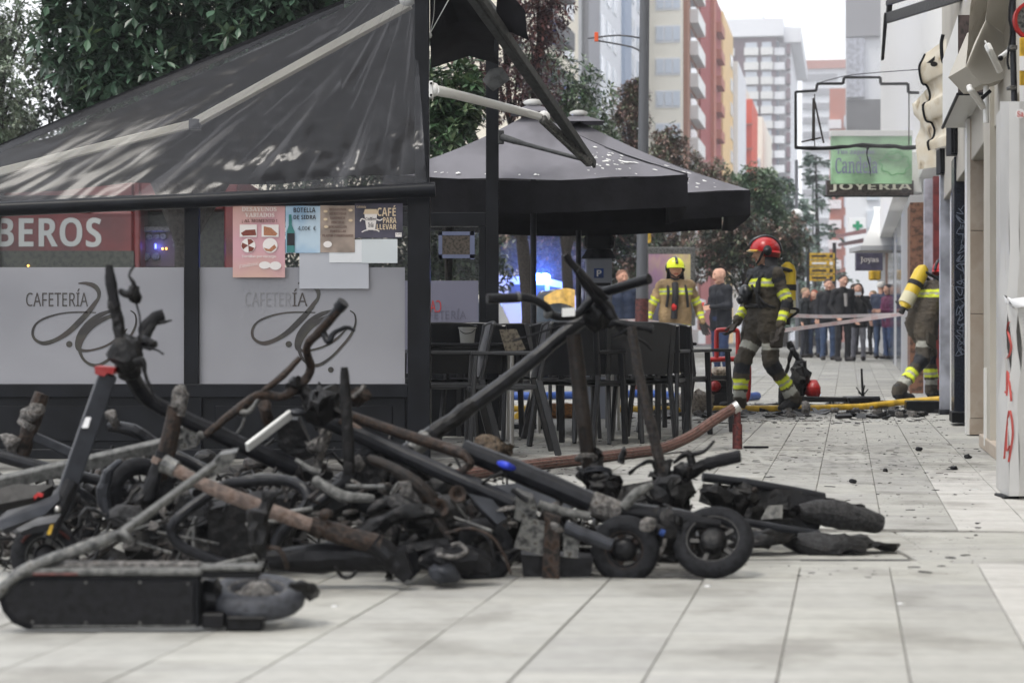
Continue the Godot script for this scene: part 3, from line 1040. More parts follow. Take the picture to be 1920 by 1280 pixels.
func posters() -> void:
	var d := 12.485
	var pd := d - 0.006
	mat("poster_peach", srgb(208, 174, 163), 0.45, 0.0, noise_tex("peach", 0.006, [[0.3, Color(1, 0.98, 0.95)], [0.7, Color(0.98, 0.9, 1.0)]]), 1.4)
	mat("poster_sky", srgb(184, 204, 218), 0.4, 0.0, noise_tex("skyp", 0.008, [[0.3, Color(1, 1, 1)], [0.7, Color(0.8, 0.88, 0.95)]]), 0.8)
	mat("poster_tan", srgb(176, 158, 144), 0.45, 0.0, T["soft"], 1.0)
	mat("poster_violet", srgb(70, 66, 84), 0.4, 0.0, T["soft"], 0.8)
	mat("print_white", srgb(232, 226, 222), 0.5)
	mat("print_brown", srgb(92, 62, 52), 0.6)
	mat("print_tan", srgb(214, 194, 164), 0.6)
	mat("print_teal", srgb(52, 122, 120), 0.5)
	mat("print_food", srgb(140, 66, 50), 0.6, 0.0, T["dirt"], 0.06)
	mat("print_bread", srgb(196, 132, 96), 0.6, 0.0, T["dirt"], 0.06)
	var p := sheet("cafe_poster", "peach breakfast poster DESAYUNOS VARIADOS with four food pictures", 436, 380, 534, 520, d, M["poster_peach"], 0.001)
	letters(p, "DESAYUNOS", 453, 388, 518, 396, pd, M["print_white"], "Droid Serif", 700)
	letters(p, "VARIADOS", 459, 399, 514, 407, pd, M["print_white"], "Droid Serif", 700)
	letters(p, "¡ AL MOMENTO !", 453, 411, 519, 418, pd, M["print_brown"], "Droid Serif", 700)
	for q in [[449, 421, 481, 444], [490, 421, 522, 444]]:
		blot(p, "food_picture", [Vector2(q[0], q[1]), Vector2(q[2], q[1]), Vector2(q[2], q[3]), Vector2(q[0], q[3])], pd, M["print_white"])
	blot(p, "food_picture", disc(465, 460, 13.5, 13.5), pd, M["print_white"])
	blot(p, "food_picture", disc(506, 460, 14, 14), pd, M["print_white"])
	blot(p, "food_print", [Vector2(451, 437), Vector2(460, 431), Vector2(478, 430), Vector2(480, 441), Vector2(455, 442)], pd - 0.001, M["print_food"])
	blot(p, "food_print", [Vector2(494, 424), Vector2(508, 427), Vector2(520, 438), Vector2(516, 442), Vector2(494, 441)], pd - 0.001, M["print_bread"])
	for k in 3:
		var c := Vector2(465, 460)
		var t := k * 2.1 + 0.4
		blot(p, "food_print", [c, c + Vector2(cos(t), sin(t)) * 12.5, c + Vector2(cos(t + 0.55), sin(t + 0.55)) * 13.0, c + Vector2(cos(t + 1.1), sin(t + 1.1)) * 12.5], pd - 0.001, M["print_food"])
	blot(p, "food_print", [Vector2(494, 464), Vector2(504, 467), Vector2(514, 458), Vector2(518, 464), Vector2(508, 472), Vector2(498, 470)], pd - 0.001, M["print_bread"])
	letters(p, "Tortillas por encargo", 453, 478, 517, 484, pd, M["print_white"], "Droid Serif", 700)
	letters(p, "¡Consúltanos!", 448, 493, 484, 501, pd, M["print_white"], "Droid Serif", 400, "lettering", false, Basis(Vector3.BACK, 0.16))
	var plate := disc(496, 497, 11, 7)
	blot(p, "food_picture", plate, pd, M["print_white"])
	blot(p, "food_picture", disc(516, 498, 11, 8), pd - 0.0008, M["print_white"])
	p = sheet("cafe_poster", "pale blue poster BOTELLA DE SIDRA with a teal cider bottle", 535, 383, 600, 474, d - 0.002, M["poster_sky"], 0.001)
	letters(p, "BOTELLA", 550, 389, 591, 398, pd - 0.002, M["ink"], "Droid Sans", 700)
	letters(p, "DE SIDRA", 550, 403, 592, 411, pd - 0.002, M["ink"], "Droid Sans", 700)
	letters(p, "4,00€  €", 558, 424, 592, 433, pd - 0.002, M["ink"], "Droid Sans", 400)
	blot(p, "cider_bottle", [Vector2(541, 402), Vector2(546, 402), Vector2(547, 422), Vector2(552, 434), Vector2(552, 473), Vector2(537, 473), Vector2(537, 434), Vector2(541, 422)], pd - 0.002, M["print_teal"])
	blot(p, "bottle_label", [Vector2(538, 437), Vector2(552, 437), Vector2(552, 460), Vector2(538, 460)], pd - 0.003, M["ink"])
	p = sheet("cafe_poster", "tan menu poster listing DESAYUNOS to PLATOS COMBINADOS", 600, 381, 665, 473, d - 0.004, M["poster_tan"], 0.001)
	var lines := ["DESAYUNOS", "MERIENDAS", "SANDWICH", "PINCHOS", "BOCADILLOS", "TORTILLAS", "PLATOS COMBINADOS"]
	for i in 7:
		var hw := [16, 16, 14, 12, 17, 15, 29][i] as int
		letters(p, lines[i], 633 - hw, 390 + i * 8.2, 633 + hw, 394.5 + i * 8.2, pd - 0.004, M["print_brown"], "Droid Serif", 700)
	for q in [Vector2(610, 396), Vector2(610, 411), Vector2(611, 425), Vector2(657, 394), Vector2(657, 413)]:
		blot(p, "food_print", disc(q.x, q.y, 4, 2.6, 10), pd - 0.004, M["print_tan"])
	blot(p, "food_print", disc(614, 458, 8, 6), pd - 0.004, M["print_white"])
	p = sheet("cafe_poster", "dark violet poster CAFÉ PARA LLEVAR with a walking paper cup", 665, 381, 755, 446, d - 0.006, M["poster_violet"], 0.001)
	var w := pd - 0.006
	letters(p, "CAFÉ", 707, 385, 742, 405, w, M["print_tan"], "Droid Sans", 700)
	letters(p, "PARA", 718, 407, 743, 418, w, M["print_tan"], "Droid Sans", 700)
	letters(p, "LLEVAR", 706, 420, 743, 430, w, M["print_tan"], "Droid Sans", 700)
	letters(p, "Cafetería", 668, 385, 686, 390, w, M["print_tan"], "Droid Serif", 400)
	blot(p, "paper_cup", [Vector2(683, 401), Vector2(707, 401), Vector2(703, 431), Vector2(687, 431)], w, M["print_white"])
	blot(p, "cup_lid", [Vector2(684, 392), Vector2(706, 392), Vector2(708, 401), Vector2(681, 401)], w - 0.0008, M["print_tan"])
	letters(p, "Coffee", 685, 407, 705, 413, w - 0.001, M["ink"], "Droid Serif", 700)
	letters(p, "To Go", 690, 417, 700, 426, w - 0.001, M["ink"], "Droid Serif", 700)
	var limb := MB.new()
	for e in [[[684, 412], [678, 410], [675, 415]], [[706, 411], [712, 413], [717, 410]], [[690, 431], [684, 432], [678, 435]], [[700, 431], [706, 431], [711, 434]]]:
		var q := []
		for k in e:
			q.append(at(k[0], k[1], w))
		limb = MB.new()
		limb.ribbon(curve(q, 4), 0.007, Vector3.BACK)
		part("cup_limb", limb, M["print_white"], p)
	blot(p, "price_label", [Vector2(741, 436), Vector2(753, 436), Vector2(753, 444), Vector2(741, 444)], w, M["print_white"])
	letters(p, "1,20", 742, 437, 752, 440, w - 0.001, M["ink"])
	# blank sheets below
	mat("paper_back", srgb(182, 184, 190), 0.7)
	mat("paper_cool", srgb(206, 212, 214), 0.7)
	sheet("blank_paper", "large blank sheet with torn lower edge stuck over the frosting", 561, 452, 691, 541, d + 0.004, M["paper_back"], 0.001)
	sheet("blank_paper", "blank white sheet below the tan menu poster", 617, 449, 682, 492, d - 0.001, M["paper_white"], 0.001)
	sheet("blank_paper", "blank greenish white sheet below the dark violet poster", 678, 448, 745, 493, d - 0.003, M["paper_cool"], 0.001)

func umbrella(label: String, cx: float, d: float, half: float, deep: float, top: float, edge: float, drop: float, wave: int) -> void:
	var c := Vector3((cx - 960.0) / F * d, 0, -d)
	var u := thing("parasol", label, "parasol", c, "black café parasols")
	var rows_of := func(a: Vector3, b: Vector3) -> Array:
		var rows := []
		for i in 9:
			var v := i / 8.0
			var row := []
			for j in 13:
				var w := j / 12.0
				var e := a.lerp(b, w)
				var sag := -0.05 * sin(PI * v) - 0.05 * v * sin(PI * w) * 0.8 * v
				row.append(Vector3(0, top, 0).lerp(e, v) + Vector3(0, sag + 0.008 * sin(w * 17.0 + wave) * v, 0))
			rows.append(row)
		return rows
	var k := [Vector3(-half, edge, deep), Vector3(half, edge, deep), Vector3(half, edge, -deep), Vector3(-half, edge, -deep)]
	var b := MB.new()
	for s in 4:
		b.grid(rows_of.call(k[s], k[(s + 1) % 4]), Vector3.UP)
	local("canopy", b, M["umbrella_fabric"], u)
	b = MB.new()
	for s in 4:
		var p: Vector3 = k[s]
		var q: Vector3 = k[(s + 1) % 4]
		var out := ((p + q) * 0.5 * Vector3(1, 0, 1)).normalized()
		var rows := []
		for i in 4:
			var row := []
			for j in 25:
				var w := j / 24.0
				var e := p.lerp(q, w) + Vector3(0, -0.05 * sin(PI * w), 0)
				row.append(e + Vector3(0, -drop * i / 3.0 * (1.0 + 0.05 * sin(w * 5.0 + wave)), 0) + out * (0.012 * sin(w * 11.0 + wave * 2 + i) + 0.045 * sin(w * 26.0 + s) * smoothstep(0.75, 1.0, w)) * i / 3.0)
			rows.append(row)
		b.grid(rows, out)
	local("valance", b, M["fabric_black"], u)
	b = MB.new()
	for s in 4:
		var p: Vector3 = k[s] * 0.16
		var q: Vector3 = k[(s + 1) % 4] * 0.16
		p.y = top - 0.02
		q.y = top - 0.02
		b.flat(Vector3(0, top + 0.07, 0), p, q, Vector3.UP)
	local("vent_cap", b, M["umbrella_fabric"], u)
	b = MB.new()
	b.ball(Transform3D(Basis(), Vector3(0, top + 0.075, 0)), Vector3(0.09, 0.03, 0.09), 12)
	local("finial", b, M["white_paint"], u)
	b = MB.new()
	b.tube([Vector3(0, 0, 0), Vector3(0, top, 0)], 0.026, 12)
	local("pole", b, M["scooter_grey"], u)
	for s in 4:
		b = MB.new()
		var tip: Vector3 = k[s] + Vector3(0, -0.04, 0)
		b.bar(Vector3(0, top - 0.1, 0), tip, 0.02, 0.03, 0.0)
		local("rib", b, M["gloss_black"], u)
	b = MB.new()
	b.box(Transform3D(Basis(), Vector3(0, 0.02, 0)), Vector3(0.36, 0.04, 0.36), 0.015)
	local("foot", b, M["scooter_grey"], u)
	# droppings and ash stuck to the cloth
	b = MB.new()
	var g := RandomNumberGenerator.new()
	g.seed = wave
	for n in 60:
		var w := clampf(g.randfn(0.86, 0.07) if n < 50 else g.randf(), 0.03, 0.97)
		var v := clampf(g.randfn(0.72, 0.1) if n < 50 else 0.93, 0.2, 0.96)
		var e: Vector3 = k[0].lerp(k[1], w)
		var o := Vector3(0, top, 0).lerp(e, v) + Vector3(0, -0.05 * sin(PI * v) - 0.04 * v * v * sin(PI * w) + 0.006, 0)
		var r := g.randf_range(0.004, 0.022)
		var pts := []
		for q in 7:
			var rr := r * g.randf_range(0.4, 1.2)
			var dv := (e - Vector3(0, top, 0)).normalized()
			pts.append(o + Vector3(cos(TAU * q / 7) * rr, 0, 0) + dv * sin(TAU * q / 7) * rr * 1.3)
		for q in 7:
			b.flat(o + Vector3(0, 0.003, 0), pts[q], pts[(q + 1) % 7], Vector3(0, 1, 0.5))
	local("ash_spots", b, M["white_paint"], u).set_meta("kind", "stuff")

func umbrellas() -> void:
	umbrella("nearer black parasol with white ash spots, over the terrace chairs", 1000, 16.7, 1.2, 1.2, 2.68, 2.05, 0.26, 1)
	umbrella("farther black parasol, half hidden behind the nearer one", 1085, 18.9, 1.5, 1.2, 2.84, 2.09, 0.23, 5)

# ------------------------------------------------------------------ right-hand shop fronts
func fbox(b: MB, d0: float, d1: float, h0: float, h1: float, out: float, thick: float, bev := 0.006) -> void:   # a block along the house line
	var m := facade((d0 + d1) * 0.5)
	var l := (facade(d1) - facade(d0)).length()
	var dir := (facade(d1) - facade(d0)).normalized()
	var side := dir.cross(Vector3.UP).normalized()
	b.box(Transform3D(Basis(side, Vector3.UP, -dir), m - side * (out - thick * 0.5) + Vector3(0, (h0 + h1) * 0.5, 0)), Vector3(thick, h1 - h0, l), bev)

func right_row() -> void:
	var soft: Texture2D = T["soft"]
	var dirt: Texture2D = T["dirt"]
	noise_tex("mottle", 0.01, [[0.2, 0.93], [0.5, 0.98], [0.8, 1.0]], 256, 5)
	mat("burnt_inside", srgb(30, 28, 28), 0.9, 0.0, dirt, 0.8)
	mat("stone_beige", srgb(176, 164, 150), 0.45, 0.0, noise_tex("marble", 0.012, [[0.2, Color(0.92, 0.9, 0.88)], [0.5, Color(1, 1, 1)], [0.8, Color(0.95, 0.93, 0.91)]], 512, 5, FastNoiseLite.TYPE_SIMPLEX_SMOOTH, 15.0), 2.4)
	mat("stone_dark", srgb(46, 52, 64), 0.25, 0.0, noise_tex("granite", 0.09, [[0.3, 0.6], [0.6, 0.9], [0.85, 1.0]], 256, 3), 0.4)
	mat("render_cream", srgb(176, 171, 160), 0.7, 0.0, T["mottle"], 4.0)
	mat("render_pale", srgb(222, 221, 218), 0.8)
	mat("lilac_white", srgb(196, 199, 210), 0.5, 0.0, soft, 1.5)
	mat("shutter_grey", srgb(182, 181, 178), 0.5, 0.0, T["mottle"], 1.6)
	mat("brown_panel", srgb(78, 66, 64), 0.5, 0.0, dirt, 0.6)
	mat("burnt_cloth", srgb(204, 198, 184), 0.85, 0.0, noise_tex("scorched", 0.009, [[0.1, Color(0.4, 0.34, 0.28)], [0.25, Color(0.85, 0.8, 0.72)], [0.45, Color(1, 1, 1)], [0.8, Color(0.95, 0.92, 0.87)]], 512, 5), 1.6, T["rough"], 0.5)
	var block := thing("shop_building", "pale shop building on the right with stone pilasters, a dark stone pier and burnt openings", "building", facade(16.0))
	var b := MB.new()
	fbox(b, 3.0, 20.2, 2.15, 14.0, -0.02, 0.4)
	part("upper_wall", b, M["render_cream"], block)
	b = MB.new()
	fbox(b, 20.2, 62.0, 3.1, 16.0, -0.1, 0.4)
	part("upper_wall", b, M["render_pale"], block)
	b = MB.new()
	pier(b, 1857, -40, 1892, 846, 13.0, 0.6)
	part("cream_pier", b, M["render_cream"], block)
	b = MB.new()
	fbox(b, 3.0, 9.2, 0.0, 2.2, -0.25, 0.3)
	part("side_wall", b, M["render_cream"], block)
	# stone pilaster of stacked slabs, its edge strip, dark stone pier, white shutter panel
	var y := 815.0
	for hgt in [31, 196, 156, 210]:
		b = MB.new()
		pier(b, 1820 - (1 if y > 800 else 0), y - hgt + 0.6, 1856, y - 0.6, 15.4, 0.5)
		part("stone_slab", b, M["stone_beige"], block)
		y -= hgt
	b = MB.new()
	pier(b, 1814, 222, 1820, 815, 15.42, 0.3)
	part("edge_strip", b, M["white_paint"], block)
	y = 793.0
	for hgt in [20, 240, 240]:
		b = MB.new()
		pier(b, 1790 - (4 if y > 790 else 0), y - hgt + 0.5, 1816, y - 0.5, 17.5 - (0.4 if y > 790 else 0.0), 0.5)
		part("dark_stone_slab", b, M["stone_dark"] if y < 790 else M["panel_black"], block)
		y -= hgt
	b = MB.new()
	pier(b, 1764, 320, 1787, 770, 19.8, 0.25)
	part("white_shutter_panel", b, M["lilac_white"], block)
	b = MB.new()
	pier(b, 1785, 318, 1791, 776, 19.0, 0.3)
	part("jamb", b, M["white_paint"], block)
	b = MB.new()
	pier(b, 1763, 768, 1790, 780, 19.6, 0.3)
	part("plinth", b, M["scooter_grey"], block)
	b = MB.new()
	fbox(b, 13.2, 20.0, 0.0, 2.2, -0.5, 0.2)
	part("inner_wall", b, M["burnt_inside"], block)
	# ribbed dark shutter boxes above
	for e in [[1784, 1821, 224, 286, 17.3, 8], [1764, 1790, 278, 322, 19.6, 6]]:
		for k in e[5]:
			b = MB.new()
			var x0 := lerpf(e[0], e[1], float(k) / e[5])
			b.tube([at(x0 + 2.5, e[3], e[4] - 0.02 * (k % 2)), at(x0 + 1.0, e[2], e[4] - 0.02 * (k % 2))], 2.4 * e[4] / F, 8)
			part("shutter_rib", b, M["gloss_black"], block)
		b = MB.new()
		pbox(b, e[0], e[2], e[1], e[3] + 3, e[4] + 0.02, 0.2)
		part("shutter_box", b, M["panel_black"], block)
	# recess with a step at the cream pier
	b = MB.new()
	fbox(b, 10.3, 13.9, 0.0, 0.09, 0.02, 0.9)
	part("door_step", b, M["stone_beige"], block)
	b = MB.new()
	pier(b, 1847, 690, 1852, 836, 13.3, 0.1)
	part("rail_post", b, M["white_paint"], block)
	b = MB.new()
	fbox(b, 9.2, 12.6, 0.0, 3.2, -0.55, 0.2)
	part("recess_wall", b, M["render_cream"], block)
	# burnt doorway and the piers beyond
	b = MB.new()
	fbox(b, 20.0, 24.5, 0.0, 3.1, -1.4, 0.2)
	part("burnt_inner_wall", b, M["burnt_inside"], block)
	b = MB.new()
	fbox(b, 20.0, 20.2, 0.0, 2.3, -0.05, 1.3)
	part("burnt_inner_wall", b, M["burnt_inside"], block)
	mat("red_panel", srgb(124, 44, 42), 0.6, 0.0, soft, 0.8)
	mat("brown_wood", srgb(122, 84, 62), 0.6, 0.0, dirt, 0.9)
	mat("grey_front", srgb(160, 160, 160), 0.6)
	for e in [[25.3, 26.4, 2.5, 0.14, "brown_wood", "brown_pier"], [26.8, 31.0, 2.7, 0.1, "grey_front", "grey_pier"]]:
		b = MB.new()
		fbox(b, e[0], e[1], rise(e[0]), e[2], e[3], 0.35)
		part(e[5], b, M[e[4]], block)
	for e in [[1751, 330, 1769, 760, 24.7, "red_panel", "red_pier"], [1734, 335, 1752, 765, 24.9, "lilac_white", "white_pier"]]:
		b = MB.new()
		pier(b, e[0], e[1], e[2], e[3], e[4], 0.3)
		part(e[6], b, M[e[5]], block)
	for e in [[31.2, 33.0, "white_paint"], [33.3, 38.0, "window_glass"], [38.3, 40.0, "grey_front"], [40.3, 46.0, "window_glass"], [46.3, 49.0, "brown_wood"], [49.3, 61.0, "grey_front"]]:
		b = MB.new()
		fbox(b, e[0], e[1], rise(e[0]), 3.3, 0.0, 0.3)
		part("shop_bay", b, M[e[2]], block)
	b = MB.new()
	fbox(b, 29.0, 61.0, 2.9, 3.5, 0.25, 0.4)
	part("fascia", b, M["render_pale"], block)
	# tags scratched on the dark pier, red paint on the near shutter
	var pier := MB.new()
	var g := RandomNumberGenerator.new()
	g.seed = 4
	for k in 15:
		var yy := 390.0 + k * 19
		var p := []
		for q in 7:
			p.append(at(1792 + g.randf() * 21, yy + g.randf_range(-10, 12), 17.495))
		pier.ribbon(curve(p, 3), 0.007, Vector3.BACK)
	mat("tag_grey", srgb(104, 112, 128), 0.7)
	part("scratched_tag", pier, M["tag_grey"], block)

	near_shutter()
	signs()
	cameras_and_pipes()

func near_shutter() -> void:
	var d0 := 9.35
	var s := thing("metal_shutter_post", "grey metal shutter post with red graffiti and torn tape, nearest on the right", "shutter post", foot(1905, 9.6))
	var b := MB.new()
	var x := at(1888, 0, d0).x
	var prof := PackedVector2Array([Vector2(x - 0.035, 0), Vector2(x + 0.03, 0.025), Vector2(x + 0.03, -0.25), Vector2(x - 0.035, -0.25)])
	# folded sheet: two faces meeting at an edge, slightly dented
	for e in [[1876, 1893, 9.62, 9.40], [1893, 1912, 9.40, 9.36], [1912, 1990, 9.30, 9.28]]:
		var rows := []
		for i in 25:
			var row := []
			for j in 3:
				var py := lerpf(930, 190, i / 24.0)
				var dent := 0.012 * sin(i * 0.9 + j) * exp(-pow((i - 9.0) / 5.0, 2))
				var lx: float = lerpf(e[0], e[1], j / 2.0)
				row.append(at(lx, py, lerpf(e[2], e[3], j / 2.0)) * Vector3(1, 1, 1) + Vector3(dent, 0, dent))
			rows.append(row)
		b.grid(rows, Vector3(-0.4, 0, 1))
	part("folded_sheet", b, M["shutter_grey"], s)
	b = MB.new()
	pier(b, 1886, 190, 2060, 930, 9.5, 0.6)
	part("core", b, M["shutter_grey"], s)
	b = MB.new()
	pbox(b, 1884, 930, 1912, 936, 9.4, 0.2)
	part("foot", b, M["panel_black"], s)
	mat("spray_red", srgb(190, 84, 78), 0.6)
	var strokes := [[[1893, 603], [1889, 616], [1893, 630], [1897, 650], [1892, 668], [1886, 672]], [[1889, 742], [1890, 695], [1896, 740], [1897, 752]], [[1884, 735], [1898, 736]], [[1884, 860], [1893, 770], [1900, 812], [1892, 866]], [[1890, 800], [1889, 845], [1894, 835]]]
	b = MB.new()
	for k in strokes:
		var p := []
		for q in k:
			var dd := lerpf(9.60, 9.395, clampf((q[0] - 1876.0) / 17.0, 0, 1)) if q[0] < 1893 else lerpf(9.395, 9.355, (q[0] - 1893.0) / 19.0)
			p.append(at(q[0], q[1], dd - 0.012))
		b.ribbon(curve(p, 5), 0.011, Vector3.BACK)
	part("red_graffiti", b, M["spray_red"], s)
	b = MB.new()
	b.grid([[at(1882, 552, 9.5), at(1898, 560, 9.33), at(1925, 556, 9.25)], [at(1886, 566, 9.46), at(1900, 572, 9.30), at(1925, 570, 9.24)], [at(1890, 574, 9.46), at(1905, 578, 9.32), at(1925, 574, 9.24)]], Vector3.BACK)
	single("torn_barrier_tape", "scrap of white barrier tape tied round the grey shutter post", "barrier tape", b, M["white"])
	# sticker-covered upper part: a yellow and white poster strip and a round red-rimmed sign
	b = MB.new()
	pbox(b, 1913, 70, 1990, 205, 9.5, 0.01)
	var ps := single("bill_poster", "yellow and white bill on the wall above the metal shutter post", "poster", b, M["yellow"])
	b = MB.new()
	pbox(b, 1913, 105, 1990, 132, 9.495, 0.004, 0)
	pbox(b, 1913, 160, 1930, 190, 9.495, 0.004, 0)
	part("white_print", b, M["white"], ps)
	b = MB.new()
	var c := at(1938, 38, 9.7)
	b.lathe(Transform3D(Basis(Vector3.RIGHT, PI / 2), c), [Vector2(0, 0.012), Vector2(0.085, 0.012), Vector2(0.085, -0.012), Vector2(0, -0.012)], 28)
	var rs := single("round_sign", "round grey sign with a red rim at the top right corner", "sign", b, M["alloy"])
	b = MB.new()
	b.lathe(Transform3D(Basis(Vector3.RIGHT, PI / 2), c), [Vector2(0.083, -0.016), Vector2(0.098, -0.016), Vector2(0.098, 0.018), Vector2(0.083, 0.018), Vector2(0.083, -0.016)], 28)
	part("red_rim", b, M["red"], rs)
	b = MB.new()
	var st := disc(1914, 213, 8, 9, 20)
	b.prism(poly_px(st, 9.26), Transform3D(Basis(), Vector3(0, 0, -9.26)), 0.003)
	var sk := single("round_sticker", "small white sticker with red script above the graffiti post", "sticker", b, M["white"])
	letters(sk, "Sa", 1908, 208, 1920, 219, 9.255, M["spray_red"], "Droid Serif", 700)

func signs() -> void:
	# brown sign box
	var d := 14.0
	var s := thing("brown_sign_box", "brown sign box with white underside jutting from the wall under the cream awning boxes", "sign box", at(1820, 175, 15.0))
	var b := MB.new()
	var x0 := at(1797, 0, d).x
	var x1 := at(1852, 0, d).x
	var yt := at(0, 28, d).y
	var yb := at(0, 176, d).y
	var far := S * 2.3
	var p := [Vector3(x0, yb, -d), Vector3(x1, yb, -d), Vector3(x1, yt, -d), Vector3(x0, yt, -d)]
	b.quad(p[0], p[1], p[2], p[3], Vector3.BACK)
	part("brown_face", b, M["brown_panel"], s)
	b = MB.new()
	b.quad(p[0], p[3], p[3] + far, p[0] + far, -R)
	b.quad(p[2], p[3], p[3] + far, p[2] + far, Vector3.UP)
	part("white_face", b, M["white_paint"], s)
	b = MB.new()
	b.quad(p[0] , p[1], p[1] + far, p[0] + far, Vector3.DOWN)
	part("underside", b, M["white_paint"], s)
	b = MB.new()
	b.bar(p[0], p[0] + far, 0.02, 0.02, 0.003)
	b.bar(p[0], p[1], 0.02, 0.02, 0.003)
	part("edge_trim", b, M["panel_black"], s)
	# folded cream awning box nearer to us
	d = 12.2
	s = thing("awning_cassette", "cream folded awning box with slanted end, above the security cameras", "awning box", at(1850, 130, d))
	b = MB.new()
	b.prism(poly_px([Vector2(1849, 39), Vector2(1894, 71), Vector2(1905, 140), Vector2(1855, 157), Vector2(1842, 157), Vector2(1812, 125)], d), Transform3D(Basis(), Vector3(0, 0, -d)), 0.5)
	part("end_cap", b, M["render_cream"], s)
	b = MB.new()
	b.grid([[at(1848, 39, d - 0.01), at(1828, 80, d - 0.01), at(1811, 126, d - 0.01)], [at(1852, 10, d - 0.3), at(1830, 40, d - 0.3), at(1815, 90, d - 0.3)], [at(1856, -60, d - 0.8), at(1832, -40, d - 0.8), at(1820, 10, d - 0.8)]], Vector3(-1, 0, 1))
	mat("streaked_cream", srgb(206, 202, 194), 0.6, 0.0, noise_tex("streak", 0.02, [[0.2, Color(0.8, 0.78, 0.74)], [0.4, Color(1, 1, 1)]], 256, 5), 0.8)
	part("rolled_cover", b, M["streaked_cream"], s)
	b = MB.new()
	b.grid([[at(1849, 39, d), at(1872, 55, d), at(1894, 71, d)], [at(1856, -60, d - 0.8), at(1890, -60, d - 0.8), at(1930, -60, d - 0.8)]], Vector3.BACK)
	part("front_cover", b, M["render_cream"], s)
	# burnt scalloped awning
	d = 19.6
	s = thing("burnt_scalloped_awning", "scorched cream awning with dark scalloped edge hanging from the shop front", "awning", at(1760, 330, d))
	var edge := [Vector2(1735, 101), Vector2(1730, 112), Vector2(1724, 126), Vector2(1729, 155), Vector2(1738, 160), Vector2(1744, 176), Vector2(1742, 190), Vector2(1731, 197), Vector2(1736, 225), Vector2(1747, 230), Vector2(1753, 245), Vector2(1749, 260), Vector2(1740, 266), Vector2(1743, 282)]
	var rows := []
	var ed := []
	for q in edge: ed.append(Vector3(q.x, q.y, 0))
	var ec := curve(ed, 3)
	for q in ec:
		var row := []
		for j in 8:
			var t := j / 7.0
			row.append(at(lerpf(q.x, 1792, t), lerpf(q.y, lerpf(60, 268, (q.y - 101.0) / 181.0), t), d - 0.5 * t + 0.04 * sin(q.y * 0.05 + t * 4.0) * t))
		rows.append(row)
	b = MB.new()
	b.grid(rows, Vector3(-0.5, 0, 1))
	part("cloth", b, M["burnt_cloth"], s)
	b = MB.new()
	var tr := []
	for q in ec: tr.append(at(q.x, q.y, d - 0.02))
	b.tube(tr, 0.011, 7)
	part("dark_trim", b, M["panel_black"], s)
	b = MB.new()
	rows = []
	for q in [[Vector2(1717, 190), Vector2(1740, 165)], [Vector2(1711, 195), Vector2(1752, 200)], [Vector2(1714, 215), Vector2(1752, 250)], [Vector2(1726, 222), Vector2(1755, 280)], [Vector2(1726, 240), Vector2(1765, 300)], [Vector2(1717, 262), Vector2(1766, 310)], [Vector2(1722, 318), Vector2(1765, 312)]]:
		var row := []
		for j in 6:
			var w: Vector2 = q[0].lerp(q[1], j / 5.0)
			row.append(at(w.x, w.y, d + 0.8 - 0.1 * j))
		rows.append(row)
	b.grid(rows, Vector3(-0.5, 0, 1))
	part("inner_cloth", b, M["burnt_cloth"], s)
	b = MB.new()
	b.prism(poly_px([Vector2(1738, 118), Vector2(1755, 104), Vector2(1757, 108), Vector2(1748, 118)], d - 0.2), Transform3D(Basis(), Vector3(0, 0, -d + 0.2)), 0.01)
	b.prism(poly_px(disc(1752, 120, 7, 5, 9), d - 0.25), Transform3D(Basis(), Vector3(0, 0, -d + 0.25)), 0.004)
	part("burn_hole", b, M["burnt_inside"], s)
	b = MB.new()
	b.tube(wire([[1769, 65, 18.9], [1766, 80, 18.9], [1767, 105, 18.9], [1770, 118, 18.9]]), 0.018, 8)
	part("bracket", b, M["panel_black"], s)
	# black lattice arm at the top
	s = thing("charred_awning_arm", "charred black awning arm with a hanging melted rag at the upper right", "awning arm", at(1720, 20, 18.0))
	b = MB.new()
	b.bar(at(1664, 34, 19.0), at(1810, -12, 16.5), 0.04, 0.10, 0.005)
	part("lower_bar", b, M["soot"], s)
	b = MB.new()
	b.bar(at(1664, 6, 19.0), at(1810, -40, 16.5), 0.03, 0.05, 0.005)
	part("upper_bar", b, M["soot"], s)
	b = MB.new()
	b.bar(at(1666, 36, 19.0), at(1672, -30, 19.0), 0.06, 0.05, 0.005)
	part("end_bar", b, M["soot"], s)
	b = MB.new()
	b.bar(at(1661, 26, 19.0), at(1656, 112, 19.0), 0.05, 0.03, 0.004)
	blend(b, 0.02, 7.0)
	part("melted_rag", b, M["char"], s)
	# burnt sign frame
	d = 25.4
	s = thing("burnt_sign_frame", "empty blackened frame of a burnt hanging sign with stepped top edge", "sign frame", at(1600, 280, d))
	var outline := [[1492, 277], [1492, 172], [1531, 170], [1533, 157], [1581, 157], [1583, 145], [1651, 145], [1652, 157], [1703, 157], [1704, 173], [1724, 174]]
	for i in outline.size() - 1:
		b = MB.new()
		b.bar(at(outline[i][0], outline[i][1], d), at(outline[i + 1][0], outline[i + 1][1], d), 0.05, 0.032, 0.004)
		blend(b, 0.008, 6.0, i)
		part("frame_bar", b, M["soot"], s)
	b = MB.new()
	b.tube(wire([[1490, 276, d], [1560, 277, d], [1620, 273, d], [1680, 276, d], [1730, 275, d]], 4), 0.026, 8)
	blend(b, 0.03, 4.0)
	part("bottom_bar", b, M["char"], s)
	for e in [[1526, 184, 1525, 264, 0.03], [1528, 190, 1545, 268, 0.022], [1503, 266, 1540, 258, 0.02], [1705, 175, 1705, 272, 0.014], [1528, 176, 1528, 277, 0.012]]:
		b = MB.new()
		b.bar(at(e[0], e[1], d + 0.02), at(e[2], e[3], d + 0.02), e[4], e[4], 0.003)
		part("loose_rod", b, M["rust"], s)
	b = MB.new()
